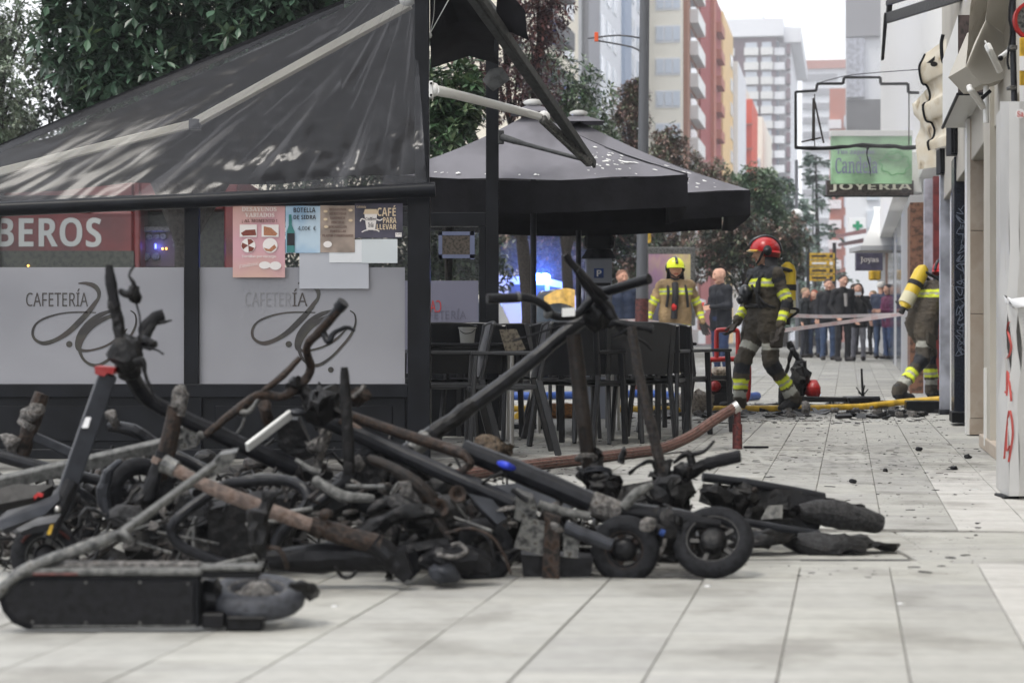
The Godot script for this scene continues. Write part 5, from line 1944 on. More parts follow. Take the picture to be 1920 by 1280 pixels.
func conifer(called: String, label: String, px: float, d: float, top_py: float, h: float, r: float, sd: int) -> void:
	var g := RandomNumberGenerator.new()
	g.seed = sd
	var base := foot(px, d)
	var t := thing(called, label, "tree", base, "", 0.0)
	var top := at(px, top_py, d).y - base.y
	var b := MB.new()
	b.tube([Vector3.ZERO, Vector3(0.1, top * 0.5, 0), Vector3(0, top, 0)], [0.22, 0.13, 0.03], 8)
	local("trunk", b, M["bark"], t)
	var lm: StandardMaterial3D = M["leaf"]
	var mesh := leaf_mesh(0.32, 0.07, lm)
	var xf := []
	var cc := []
	var cols := [srgb(74, 92, 82), srgb(62, 80, 72), srgb(88, 104, 92)]
	for n in 46:
		var f := g.randf_range(0.12, 1.0)
		var a := g.randf() * TAU
		var l := r * (1.15 - f) * g.randf_range(0.6, 1.15) + 0.2
		for k in 26:
			var q := g.randf()
			var o := Vector3(cos(a) * l * q, top * f + 0.3 * q - 0.55 * q * q, sin(a) * l * q) + Vector3(g.randfn(), g.randfn() * 0.5, g.randfn()) * 0.13
			var dir := Vector3(cos(a) + g.randfn() * 0.5, g.randf_range(-0.7, 0.2), sin(a) + g.randfn() * 0.5)
			xf.append(Transform3D(along(dir, g.randf() * 3.0), o))
			cc.append(cols[g.randi() % 3])
	scatter("crown", mesh, xf, cc, t)

# ------------------------------------------------------------------ street furniture and vehicles
func wheel(parent: Node3D, c: Vector3, axis: Vector3, r: float, w: float, tyre: Material, rim: Material, hub: Material, spokes := 6, called := "wheel") -> MeshInstance3D:
	var z := axis.normalized()
	var x := z.cross(Vector3.UP if absf(z.y) < 0.9 else Vector3.RIGHT).normalized()
	var t := Transform3D(Basis(x, z, x.cross(z)), c)
	var rt := minf(w * 0.5, r * 0.3)
	var prof := []
	for k in 13:
		var a := TAU * k / 12.0
		prof.append(Vector2(r - rt + cos(a) * rt, sin(a) * w * 0.5))
	var b := MB.new()
	b.lathe(t, prof, 26, 0.2)
	var o := part(called, b, tyre, parent)
	b = MB.new()
	var ri := r - rt * 1.7
	b.lathe(t, [Vector2(ri, -w * 0.38), Vector2(ri + rt * 0.25, -w * 0.38), Vector2(ri + rt * 0.25, w * 0.38), Vector2(ri, w * 0.38), Vector2(ri, -w * 0.38)], 24)
	for k in spokes:
		var a := TAU * k / spokes
		var dir := t.basis.x * cos(a) + t.basis.z * sin(a)
		b.bar(c + dir * r * 0.2, c + dir * (ri + 0.002), w * 0.3, r * 0.1, 0.002, z)
	part("rim", b, rim, o)
	b = MB.new()
	b.lathe(t, [Vector2(0, w * 0.55), Vector2(r * 0.2, w * 0.55), Vector2(r * 0.34, w * 0.3), Vector2(r * 0.34, -w * 0.3), Vector2(r * 0.2, -w * 0.55), Vector2(0, -w * 0.55)], 18, 0.5)
	part("hub", b, hub, o)
	return o

func street_things() -> void:
	fire_engine()
	# police van with blue lights
	var d := 38.0
	var v := thing("police_van", "white van with flashing blue roof lights behind the terrace chairs", "van", foot(985, d))
	mat("van_white", srgb(226, 228, 232), 0.3)
	var prof := poly_px([Vector2(905, 660), Vector2(900, 600), Vector2(905, 545), Vector2(912, 520), Vector2(930, 516), Vector2(1020, 520), Vector2(1062, 530), Vector2(1076, 548), Vector2(1088, 575), Vector2(1120, 588), Vector2(1126, 660)], d)
	var b := MB.new()
	b.prism(prof, Transform3D(Basis(), Vector3(0, 0, -d)), 1.9)
	part("body", b, M["van_white"], v)
	for e in [[[952, 533], [978, 533], [976, 556], [954, 556]], [[1000, 534], [1022, 534], [1022, 558], [1002, 558]], [[1030, 536], [1052, 540], [1060, 562], [1032, 560]]]:
		b = MB.new()
		var q := []
		for k in e: q.append(Vector2(k[0], k[1]))
		b.prism(poly_px(q, d - 0.015), Transform3D(Basis(), Vector3(0, 0, -d + 0.015)), 0.01)
		part("window", b, M["window_glass"], v)
	for x in [935, 1095]:
		wheel(v, at(x, 655, d - 0.05), Vector3.BACK, 0.32, 0.2, M["rubber"], M["alloy"], M["alloy"])
	var lamp := glow("blue_lamp", Color(0.3, 0.5, 1.0), 40.0)
	for x in [1008, 1022]:
		b = MB.new()
		b.ball(Transform3D(Basis(), at(x, 519, d - 0.1)), Vector3(0.1, 0.07, 0.08), 12)
		part("blue_light", b, lamp, v)
	var ol := OmniLight3D.new()
	ol.name = "blue_lamp_light"
	ol.light_color = Color(0.2, 0.4, 1.0)
	ol.light_energy = 0.9
	ol.omni_range = 20.0
	ol.omni_attenuation = 2.0
	ol.light_size = 0.07
	ol.shadow_enabled = true
	add_child(ol)
	ol.position = at(1014, 512, d - 0.4)
	var mist := FogVolume.new()      # fog added to give the flashing light a halo
	mist.name = "added_halo_mist"
	mist.shape = RenderingServer.FOG_VOLUME_SHAPE_ELLIPSOID
	mist.size = Vector3(2.2, 1.6, 1.6)
	var mm := FogMaterial.new()
	mm.density = 0.1
	mm.albedo = Color(0.95, 0.96, 1.0)
	mist.material = mm
	mist.set_meta("kind", "stuff")
	add_child(mist)
	mist.position = at(1014, 515, d - 0.5)
	# grey car with a yellow cover, and a silver car
	mat("car_grey", srgb(132, 134, 142), 0.25, 0.5)
	mat("car_silver", srgb(190, 190, 190), 0.25, 0.4)
	var car := thing("parked_car", "grey car with a yellow cover lying over its windscreen, behind the terrace", "car", foot(1020, 29.0))
	car_body(car, 29.0, 985, 1100, 545, M["car_grey"])
	b = MB.new()
	var rows := []
	for i in 6:
		var row := []
		for j in 8:
			var w := j / 7.0
			row.append(at(lerpf(1020, 1078, w), lerpf(556, 540, sin(w * PI * 0.7)) + i * 7.0 * (0.5 + w * 0.5), 28.9 - 0.04 * i - 0.03 * sin(j * 2.0)))
		rows.append(row)
	b.grid(rows, Vector3.BACK)
	mat("yellow_cover", srgb(214, 170, 74), 0.6, 0.0, T["soft"], 0.4)
	single("yellow_cover", "crumpled yellow cover over the grey car behind the chairs", "cover", b, M["yellow_cover"])
	car = thing("parked_car", "silver car partly hidden behind the rear terrace post", "car", foot(930, 26.0))
	car_body(car, 26.0, 850, 990, 560, M["car_silver"])
	# parking meter
	d = 18.6
	var m := thing("parking_meter", "grey parking ticket machine with black hood and blue P sign", "parking meter", foot(1124, d))
	b = MB.new()
	pbox(b, 1099, 484, 1148, 786, d, 0.25, 0.01)
	mat("meter_grey", srgb(128, 132, 142), 0.4)
	part("body", b, M["meter_grey"], m)
	b = MB.new()
	pbox(b, 1096, 438, 1152, 466, d - 0.04, 0.32, 0.03)
	part("hood", b, M["panel_black"], m)
	b = MB.new()
	var mx := at(1124, 476, d)
	b.lathe(Transform3D(Basis(), Vector3(mx.x, at(0, 484, d).y, mx.z - 0.12)), [Vector2(0.17, 0), Vector2(0.11, 0.09)], 4)
	part("neck", b, M["scooter_grey"], m)
	b = MB.new()
	pbox(b, 1114, 503, 1132, 521, d - 0.006, 0.008, 0.002)
	var ps := part("parking_plate", b, M["blue"], m)
	letters(ps, "P", 1119, 506, 1128, 518, d - 0.008, M["white"], "Droid Sans", 700)
	b = MB.new()
	pbox(b, 1103, 530, 1145, 536, d - 0.004, 0.006, 0.001)
	part("display", b, M["panel_black"], m)
	# lamp post
	d = 25.0
	var lp := thing("lamp_post", "tall dark lamp post rising out of frame beside the advertising panel", "lamp post", foot(1203, d))
	b = MB.new()
	b.tube([foot(1202, d), at(1204, 560, d)], 0.085, 14)
	part("lower_post", b, M["red_dark"], lp)
	b = MB.new()
	b.tube([at(1203, 600, d), at(1207, 200, d), at(1211, -200, d)], [0.075, 0.066, 0.058], 14)
	mat("post_grey", srgb(84, 86, 90), 0.5)
	part("post", b, M["post_grey"], lp)
	b = MB.new()
	b.tube(wire([[1206, 72, d], [1160, 66, d], [1102, 72, d]], 3), 0.012, 6)
	b.tube(wire([[1204, 100, d], [1185, 88, d], [1120, 76, d]], 3), 0.012, 6)
	part("arm", b, M["post_grey"], lp)
	b = MB.new()
	pbox(b, 1115, 60, 1122, 77, d - 0.05, 0.06)
	mat("orange_lens", srgb(224, 90, 40), 0.4)
	part("signal", b, M["orange_lens"], lp)
	# advertising panel
	d = 33.0
	var ad := thing("advertising_panel", "grey framed street advertising panel with a blurred colourful poster", "advertising panel", foot(1258, d))
	b = MB.new()
	pbox(b, 1211, 463, 1304, 610, d, 0.2, 0.01)
	part("case", b, M["alloy"], ad)
	b = MB.new()
	b.quad(at(1216, 476, d - 0.005), at(1295, 476, d - 0.005), at(1295, 606, d - 0.005), at(1216, 606, d - 0.005), Vector3.BACK)
	var im := Image.create(64, 96, false, Image.FORMAT_RGB8)
	var nz := FastNoiseLite.new()
	nz.frequency = 0.03
	for y in 96:
		for x in 64:
			var a := nz.get_noise_2d(x * 1.6, y) * 0.5 + 0.5
			var c := Color(0.6, 0.46, 0.56).lerp(Color(0.78, 0.72, 0.5), clampf(x / 64.0 + (a - 0.5), 0, 1)).lerp(Color(0.3, 0.3, 0.36), clampf(y / 96.0 * 1.2 - 0.3 + a * 0.3, 0, 1))
			im.set_pixel(x, y, c)
	var pm := mat("ad_print", Color.WHITE, 0.3)
	pm.albedo_texture = ImageTexture.create_from_image(im)
	part("poster", b, pm, ad)
	b = MB.new()
	pbox(b, 1236, 610, 1280, 680, d + 0.03, 0.1)
	part("leg", b, M["panel_black"], ad)
	# amber signals, yellow direction signs, far lamp posts
	b = MB.new()
	pbox(b, 1211, 430, 1221, 456, 40.0, 0.12, 0.02)
	single("yellow_signal_box", "small yellow signal box just right of the dark lamp post", "signal", b, M["yellow"])
	d = 62.0
	var sg := thing("direction_sign", "stack of yellow direction sign plates on two posts in the distance", "road sign", foot(1542, d))
	for k in 4:
		b = MB.new()
		pbox(b, 1519, 474 + k * 13.6, 1566, 486 + k * 13.6, d, 0.06)
		var pl := part("sign_plate", b, M["yellow"], sg)
		b = MB.new()
		pbox(b, 1523, 478 + k * 13.6, 1550, 481.5 + k * 13.6, d - 0.01, 0.005, 0)
		pbox(b, 1556, 477 + k * 13.6, 1562, 483 + k * 13.6, d - 0.01, 0.005, 0)
		part("print", b, M["ink"] if k != 1 else M["white"], pl)
	for x in [1516, 1565]:
		b = MB.new()
		b.tube([foot(x, d + 0.1), at(x, 455, d + 0.1)], 0.06, 8)
		part("post", b, M["scooter_grey"], sg)
	for e in [[1494, 70.0, 300, "slim far street lamp left of the burnt sign frame"], [1525, 110.0, 330, "faint distant street lamp behind the direction sign"]]:
		var fl := thing("street_lamp", e[3], "street lamp", foot(e[0], e[1]))
		b = MB.new()
		b.tube([foot(e[0], e[1]), at(e[0], e[2], e[1])], 0.06, 8)
		part("post", b, M["post_grey"], fl)
		b = MB.new()
		b.ball(Transform3D(Basis(), at(e[0], 400, e[1] - 0.2)), Vector3(0.22, 0.16, 0.2), 10)
		part("lantern", b, M["white_paint"], fl)
	b = MB.new()
	pbox(b, 1594, 408, 1624, 452, 70.0, 0.3)
	var ph := single("pharmacy_sign", "white pharmacy sign with a green cross far down the street", "sign", b, M["white"])
	mat("cross_green", srgb(40, 140, 100), 0.5)
	b = MB.new()
	pbox(b, 1606, 414, 1612, 432, 69.95, 0.04)
	pbox(b, 1600, 420, 1606, 426, 69.95, 0.04)
	pbox(b, 1612, 420, 1618, 426, 69.95, 0.04)
	part("green_cross", b, M["cross_green"], ph)
	for e in [[1568, 440, 1625, 428, "upper faded red shop blind far down on the right"], [1572, 456, 1620, 446, "lower faded red shop blind far down on the right"]]:
		b = MB.new()
		b.grid([[at(e[0], e[1], 64), at(e[2], e[3], 64)], [at(e[0], e[1] + 6, 63.6), at(e[2], e[3] + 9, 63.6)]], Vector3.BACK)
		single("shop_blind", e[4], "awning", b, M["red_dark"])
	# barrier tape
	mat("tape_white", srgb(226, 214, 214), 0.5)
	mat("tape_pink", srgb(222, 196, 196), 0.5)
	for e in [[[[1478, 591, 24.5], [1560, 593, 28.0], [1690, 589, 33.0]], "upper strand of striped barrier tape behind the firefighters"], [[[1470, 619, 24.0], [1560, 607, 26.0], [1696, 588, 27.0]], "lower strand of striped barrier tape rising to the right"], [[[1150, 603, 26.0], [1200, 601, 26.5], [1235, 605, 27.0]], "short strand of barrier tape behind the lamp post"]]:
		var path := wire(e[0], 24)
		b = MB.new()
		b.ribbon(path, 0.05, Vector3.BACK)
		var tp := single("barrier_tape", e[1], "barrier tape", b, M["tape_white"])
		b = MB.new()
		for k in range(0, path.size() - 4, 6):
			b.ribbon([path[k] + Vector3(0, 0, 0.004), path[k + 2] + Vector3(0, 0, 0.004)], 0.035, Vector3.BACK)
		part("red_stripe", b, M["tape_pink"], tp)

func car_body(car: Node3D, d: float, x0: float, x1: float, top: float, m: Material) -> void:
	var w := x1 - x0
	var base := HOR + (EYE - rise(d)) * F / d
	var sill := base - 20
	var prof := [Vector2(x0, sill), Vector2(x0 - 2, lerpf(sill, top, 0.45)), Vector2(x0 + w * 0.06, lerpf(sill, top, 0.58)), Vector2(x0 + w * 0.2, top + 6), Vector2(x0 + w * 0.34, top), Vector2(x0 + w * 0.6, top + 1), Vector2(x0 + w * 0.8, lerpf(sill, top, 0.62)), Vector2(x1 - 4, lerpf(sill, top, 0.5)), Vector2(x1, sill)]
	var c3 := []
	for q in prof: c3.append(Vector3(q.x, q.y, 0))
	var sm := curve(c3, 4)
	var rows := []
	for i in 7:
		var a := (i - 3) / 3.0
		var row := []
		for q in sm:
			var k := 1.0 - 0.12 * a * a
			row.append(at((q.x - (x0 + w * 0.5)) * k + x0 + w * 0.5, sill + (q.y - sill) * (1 - 0.1 * a * a), d + 0.8) + Vector3(0, 0, -a * 0.8))
		rows.append(row)
	var b := MB.new()
	b.grid(rows, Vector3.UP)
	b.prism(poly_px(prof, d), Transform3D(Basis(), Vector3(0, 0, -d)), 0.02)
	part("body", b, m, car)
	for e in [[0.2, 0.38], [0.41, 0.58]]:
		b = MB.new()
		b.prism(poly_px([Vector2(x0 + w * (e[0] - 0.03), lerpf(sill, top, 0.62)), Vector2(x0 + w * (e[0] + 0.03), top + 8), Vector2(x0 + w * e[1], top + 7), Vector2(x0 + w * (e[1] + 0.02), lerpf(sill, top, 0.62))], d - 0.02), Transform3D(Basis(), Vector3(0, 0, -d + 0.02)), 0.02)
		part("window", b, M["window_glass"], car)
	for f in [0.18, 0.82]:
		wheel(car, at(x0 + w * f, base - 36 * 27.0 / d, d - 0.04), Vector3.BACK, 0.28, 0.18, M["rubber"], M["alloy"], M["alloy"])

func fire_engine() -> void:
	var d := 27.0
	var t := thing("fire_engine", "red fire engine marked BOMBEROS seen through the terrace glass", "fire engine", foot(50, d))
	mat("engine_red", srgb(102, 22, 22), 0.3, 0.0, T["soft"], 3.0)
	mat("letter_grey", srgb(168, 171, 169), 0.5)
	var b := MB.new()
	pbox(b, -520, 395, 250, 690, d, 2.3, 0.04)
	part("body", b, M["engine_red"], t)
	b = MB.new()
	pbox(b, 250, 300, 262, 690, d, 2.3, 0.02)
	pbox(b, 420, 330, 445, 690, d, 2.3, 0.02)
	pbox(b, 262, 330, 420, 392, d, 2.3, 0.02)
	part("bay_frame", b, M["engine_red"], t)
	b = MB.new()
	pbox(b, -520, 340, 250, 392, d + 0.1, 2.1, 0.03)
	part("upper_body", b, M["engine_red"], t)
	b = MB.new()
	pbox(b, -520, 383, 250, 391, d + 0.06, 0.06, 0.01)
	part("roller_shutter_rail", b, M["gloss_black"], t)
	for e in [[-40, 20], [60, 84], [150, 170]]:
		b = MB.new()
		pbox(b, e[0], 385, e[1], 396, d - 0.03, 0.05, 0.005)
		part("latch", b, M["red_dark"], t)
	letters(t, "BOMBEROS", -162, 408, 189, 463, d - 0.015, M["letter_grey"], "Droid Sans", 700)
	b = MB.new()
	pbox(b, -520, 470, 250, 520, d - 0.012, 0.015, 0)  # dark green reflection painted onto the body as a band
	mat("engine_dark", srgb(52, 56, 44), 0.4, 0.0, T["dirt"], 0.8)
	part("painted_reflection_band", b, M["engine_dark"], t)
	for x in [-300, 150]:
		wheel(t, at(x, 640, d - 0.05), Vector3.BACK, 0.5, 0.3, M["rubber"], M["alloy"], M["alloy"])
	# pump bay
	b = MB.new()
	pbox(b, 262, 392, 420, 690, d + 0.6, 0.1)
	part("bay_back", b, M["engine_dark"], t)
	b = MB.new()
	pbox(b, 258, 430, 335, 500, d + 0.4, 0.1)
	mat("pump_plum", srgb(74, 56, 66), 0.4)
	var pp := part("pump_panel", b, M["pump_plum"], t)
	b = MB.new()
	pbox(b, 259, 424, 323, 434, d + 0.3, 0.1, 0.01)
	part("panel_hood", b, M["alloy"], pp)
	for e in [[280, 444, 6.5], [295, 443, 5], [306, 443, 7], [328, 448, 6], [256, 480, 8], [274, 481, 8], [292, 481, 8], [328, 460, 5]]:
		b = MB.new()
		b.lathe(Transform3D(Basis(Vector3.RIGHT, PI / 2), at(e[0], e[1], d + 0.38)), [Vector2(0, 0.03), Vector2(e[2] * 0.0062, 0.03), Vector2(e[2] * 0.0074, 0), Vector2(e[2] * 0.0074, -0.02)], 16)
		part("gauge", b, M["alloy"], pp)
	var led := glow("blue_led", Color(0.35, 0.4, 1.0), 3.0)
	b = MB.new()
	pbox(b, 289.5, 457, 292.5, 466, d + 0.37, 0.02, 0.002)
	part("indicator_light", b, led, pp)
	var amber := glow("amber_led", Color(1.0, 0.7, 0.3), 3.0)
	b = MB.new()
	for e in [[304, 466], [311, 466], [52, 498]]:
		b.ball(Transform3D(Basis(), at(e[0], e[1], d + (0.37 if e[0] > 200 else -0.05))), Vector3(0.014, 0.014, 0.014), 8)
	part("indicator_light", b, amber, t)
	var bl := OmniLight3D.new()
	bl.name = "pump_panel_light"
	bl.light_color = Color(0.4, 0.45, 1.0)
	bl.light_energy = 0.025
	bl.omni_range = 6.0
	bl.omni_attenuation = 2.0
	bl.light_size = 0.03
	bl.shadow_enabled = true
	add_child(bl)
	bl.position = at(291, 461, d + 0.25)
	b = MB.new()
	b.prism(poly_px([Vector2(322, 381), Vector2(352, 378), Vector2(352, 409), Vector2(332, 409)], d - 0.6), Transform3D(Basis(), Vector3(0, 0, -d + 0.6)), 0.3)
	mat("lamp_yellow", srgb(240, 205, 20), 0.4)
	part("yellow_floodlight", b, M["lamp_yellow"], t)
	b = MB.new()
	pbox(b, 300, 300, 372, 340, d, 1.5, 0.05)
	part("cab_roof", b, M["engine_red"], t)

# ------------------------------------------------------------------ terrace furniture, hoses, pump
func make_chair() -> Node3D:
	var t := thing("terrace_chair", "x", "chair", Vector3.ZERO, "black terrace chairs")
	var bl: Material = M["chair_black"]
	var rows := []
	for i in 7:
		var row := []
		for j in 9:
			var u := j / 8.0 * 2 - 1
			var v := i / 6.0
			row.append(Vector3(u * 0.225, 0.455 - 0.018 * (1 - u * u) * sin(PI * v) - 0.02 * smoothstep(0.8, 1.0, v), -0.2 + v * 0.43))
		rows.append(row)
	var b := MB.new()
	b.grid(rows, Vector3.UP)
	var low := []
	for r in rows:
		var row := []
		for q in r: row.append(q + Vector3(0, -0.02, 0))
		low.append(row)
	b.grid(low, Vector3.DOWN)
	for k in [[Vector3(-0.225, 0.445, -0.2), Vector3(-0.225, 0.445, 0.23)], [Vector3(0.225, 0.445, -0.2), Vector3(0.225, 0.445, 0.23)], [Vector3(-0.225, 0.43, 0.23), Vector3(0.225, 0.43, 0.23)]]:
		b.bar(k[0], k[1], 0.022, 0.03, 0.004)
	local("seat", b, bl, t)
	b = MB.new()
	for off in [0.0, -0.016]:
		rows = []
		for i in 9:
			var row := []
			var v := i / 8.0
			for j in 9:
				var u := j / 8.0 * 2 - 1
				row.append(Vector3(u * (0.215 + 0.02 * v), 0.50 + v * 0.365 - 0.012 * u * u * v, -0.225 - v * 0.085 + 0.03 * u * u + off))
			rows.append(row)
		b.grid(rows, Vector3.BACK if off == 0.0 else Vector3.FORWARD)
	b.tube(curve([Vector3(-0.235, 0.85, -0.28), Vector3(-0.12, 0.868, -0.31), Vector3(0.12, 0.868, -0.31), Vector3(0.235, 0.85, -0.28)], 4), 0.012, 8)
	local("backrest", b, bl, t)
	for s in [-1.0, 1.0]:
		b = MB.new()
		b.bar(Vector3(s * 0.25, 0, 0.24), Vector3(s * 0.238, 0.66, 0.2), 0.03, 0.042, 0.006)
		local("leg", b, bl, t)
		b = MB.new()
		b.bar(Vector3(s * 0.245, 0, -0.34), Vector3(s * 0.228, 0.5, -0.21), 0.03, 0.045, 0.006)
		b.bar(Vector3(s * 0.228, 0.49, -0.213), Vector3(s * 0.238, 0.86, -0.285), 0.028, 0.04, 0.006)
		local("leg", b, bl, t)
		b = MB.new()
		b.bar(Vector3(s * 0.238, 0.665, -0.26), Vector3(s * 0.243, 0.665, 0.23), 0.045, 0.025, 0.006)
		local("armrest", b, bl, t)
	return t

func make_table() -> Node3D:
	var t := thing("terrace_table", "x", "table", Vector3.ZERO, "black terrace tables")
	var b := MB.new()
	b.box(Transform3D(Basis(), Vector3(0, 0.715, 0)), Vector3(0.7, 0.025, 0.7), 0.006)
	local("tabletop", b, M["gloss_black"], t)
	for x in [-1.0, 1.0]:
		for z in [-1.0, 1.0]:
			b = MB.new()
			b.tube([Vector3(x * 0.3, 0.0, z * 0.3), Vector3(x * 0.3, 0.7, z * 0.3)], 0.017, 10)
			local("leg", b, M["steel"], t)
	b = MB.new()
	for x in [-1.0, 1.0]:
		b.bar(Vector3(x * 0.3, 0.68, -0.3), Vector3(x * 0.3, 0.68, 0.3), 0.025, 0.03)
		b.bar(Vector3(-0.3, 0.68, x * 0.3), Vector3(0.3, 0.68, x * 0.3), 0.025, 0.03)
	local("apron", b, M["gloss_black"], t)
	return t

func furniture() -> void:
	var c0 := make_chair()
	var spots := [[838, 13.35, -1.45, "black chair with backrest beside the rear terrace post, facing left"], [945, 13.05, -1.5, "nearest black chair standing out on the pavement, seen from the side"], [1140, 14.6, 3.1, "black chair seen squarely from behind in the middle of the terrace"], [1222, 15.0, 2.9, "black chair seen from behind left of the last chair in the row"], [1292, 16.0, 2.35, "rightmost black terrace chair with its armrest showing"], [822, 14.8, 3.3, "black chair inside the terrace right beside the corner post"], [1062, 15.2, 1.6, "black chair tucked in beneath the burnt scooter handlebar"], [985, 16.0, 3.0, "black chair behind the nearer parasol pole"], [1180, 17.0, 0.2, "black chair on the far side of the tables facing us"], [905, 15.0, 2.9, "black chair just right of the rear terrace post, back towards us"], [1088, 14.1, 2.7, "black chair with its back turned, left of the brown-black burnt column"], [1186, 14.5, 3.3, "black chair with its back turned, behind the grey-brown burnt column"], [1258, 15.5, 2.75, "black chair wedged next to the rightmost one"]]
	for i in spots.size():
		var s: Array = spots[i]
		var o: Node3D = c0 if i == 0 else copy(c0)
		o.position = foot(s[0], s[1])
		o.rotation.y = s[2]
		o.set_meta("label", s[3])
	var t0 := make_table()
	spots = [[880, 14.6, 0.05, "black terrace table with a white bucket on it"], [1075, 15.6, -0.1, "black terrace table between the two parasol poles"], [1215, 16.6, 0.1, "black terrace table nearest the parking meter"]]
	for i in 3:
		var s: Array = spots[i]
		var o: Node3D = t0 if i == 0 else copy(t0)
		o.position = foot(s[0], s[1])
		o.rotation.y = s[2]
		o.set_meta("label", s[3])
	var p := foot(876, 14.45) + Vector3(0, 0.728, 0)
	var b := MB.new()
	b.lathe(Transform3D(Basis(), p), [Vector2(0, 0.0), Vector2(0.05, 0.0), Vector2(0.062, 0.105), Vector2(0.067, 0.105), Vector2(0.067, 0.115), Vector2(0.058, 0.115), Vector2(0.05, 0.01), Vector2(0, 0.01)], 20)
	mat("bucket_white", srgb(150, 150, 146), 0.5)
	var bk := single("bucket", "small whitish bucket standing on the terrace table", "bucket", b, M["bucket_white"])
	b = MB.new()
	b.tube(curve([p + Vector3(-0.05, 0.09, 0.04), p + Vector3(-0.02, 0.07, 0.062), p + Vector3(0.03, 0.075, 0.06), p + Vector3(0.055, 0.095, 0.03)], 4), 0.003, 6)
	part("handle", b, M["gloss_black"], bk)
	b = MB.new()
	b.prism(poly_px([Vector2(936, 618), Vector2(968, 616), Vector2(986, 655), Vector2(948, 660)], 14.1), Transform3D(Basis(), Vector3(0, 0, -14.1)), 0.012)
	mat("board_tan", srgb(128, 118, 102), 0.7, 0.0, T["dirt"], 0.4)
	single("menu_board", "thin tan board leaning on the table behind the nearest chair", "board", b, M["board_tan"])
	b = MB.new()
	var pt := foot(1088, 15.5) + Vector3(0, 0.728, 0)
	b.lathe(Transform3D(Basis(), pt), [Vector2(0.04, 0), Vector2(0.055, 0.025), Vector2(0.05, 0.025), Vector2(0.036, 0.004), Vector2(0, 0.004)], 16)
	single("ashtray", "small steel ashtray on the middle terrace table", "ashtray", b, M["steel"])

	# hoses
	hose("fire_hose", "blue fire hose lying behind the terrace chairs", [[905, 752, 23.6], [1000, 752, 23.4], [1130, 746, 23.8], [1230, 745, 24.0], [1290, 757, 22.6], [1350, 760, 22.4], [1420, 752, 23.4]], 0.05, "blue")
	hose("fire_hose", "yellow fire hose running along the pavement into the burnt doorway", [[900, 772, 20.4], [1100, 772, 20.4], [1260, 773, 20.2], [1400, 771, 20.4], [1500, 771, 20.5], [1600, 764, 20.9], [1700, 753, 21.1], [1800, 746, 21.0]], 0.034, "yellow")
	hose("supply_hose", "red-brown ribbed hose rising from the ground to the standpipe", [[800, 906, 10.2], [900, 888, 10.8], [1000, 876, 11.4], [1090, 868, 11.9], [1160, 857, 12.4], [1230, 844, 12.9], [1290, 820, 13.3], [1345, 784, 13.5], [1378, 764, 13.6]], 0.034, "hose_red")
	b = MB.new()
	var e := at(1380, 764, 13.6)
	var st := thing("standpipe", "short red standpipe on the pavement where the ribbed hose ends", "standpipe", foot(1383, 13.6))
	b.lathe(Transform3D(Basis(), foot(1383, 13.6)), [Vector2(0, 0), Vector2(0.034, 0), Vector2(0.034, 0.17), Vector2(0.026, 0.175), Vector2(0.022, 0.26), Vector2(0.026, 0.27), Vector2(0, 0.275)], 18)
	mat("pipe_red", srgb(104, 44, 40), 0.5, 0.0, T["dirt"], 0.3)
	part("pipe", b, M["pipe_red"], st)
	b = MB.new()
	b.tube([at(1374, 768, 13.6), at(1386, 760, 13.6)], 0.042, 14)
	part("clamp", b, M["steel"], st)
	b = MB.new()
	b.box(Transform3D(Basis(Vector3.UP, 0.1), foot(1418, 13.65) + Vector3(0, 0.01, 0)), Vector3(0.17, 0.014, 0.04), 0.003)
	single("metal_strip", "short dark metal strip lying right of the standpipe", "strip", b, M["soot"])

	pump()
	# yellow cylinder and gear behind the chairs
	b = MB.new()
	b.tube(curve([at(968, 788, 18.6), at(972, 786, 18.6), at(992, 786, 18.6), at(998, 788, 18.6)], 3), [0.03, 0.045, 0.06, 0.075, 0.075, 0.075, 0.075, 0.06, 0.045, 0.03], 14)
	single("yellow_air_bottle", "yellow bottle lying on the ground behind the nearest chair", "air bottle", b, M["yellow"])
	b = MB.new()
	b.box(Transform3D(Basis(Vector3.UP, 0.2), foot(1035, 18.8) + Vector3(0, 0.07, 0)), Vector3(0.4, 0.14, 0.3), 0.03)
	mat("case_orange", srgb(134, 88, 40), 0.6, 0.0, T["dirt"], 0.3)
	single("equipment_case", "orange-brown equipment case on the ground behind the tables", "case", b, M["case_orange"])
	b = MB.new()
	b.ball(Transform3D(Basis(), foot(1305, 20.0) + Vector3(0, 0.1, 0)), Vector3(0.17, 0.14, 0.14), 18)
	blend(b, 0.09, 6.0)
	mat("bag_grey", srgb(130, 120, 108), 0.7, 0.0, T["dirt"], 0.3)
	single("crumpled_bag", "crumpled grey-brown bag between the rightmost chair and the red pump", "bag", b, M["bag_grey"])

func hose(called: String, label: String, pts: Array, r: float, m: String) -> void:
	if not M.has("hose_red"):
		mat("hose_red", srgb(122, 80, 70), 0.6, 0.0, T["dirt"], 0.4)
	var path := wire(pts, 10)
	var rr := []
	for i in path.size():
		rr.append(r)
		var q: Vector3 = path[i]
		path[i] = Vector3(q.x, maxf(q.y, rise(-q.z) + r * 0.9), q.z)
	var b := MB.new()
	b.tube(path, rr, 12)
	var o := single(called, label, "hose", b, M[m])
	if called == "supply_hose":
		b = MB.new()
		for k in 12:
			var line := []
			for i in path.size():
				var z: Vector3 = (path[mini(i + 1, path.size() - 1)] - path[maxi(i - 1, 0)]).normalized()
				var x := z.cross(Vector3.UP).normalized()
				var y := z.cross(x)
				line.append(path[i] + (x * cos(TAU * k / 12) + y * sin(TAU * k / 12)) * r)
			b.tube(line, 0.003, 4, false)
		part("rib", b, M["pink_rust"], o)

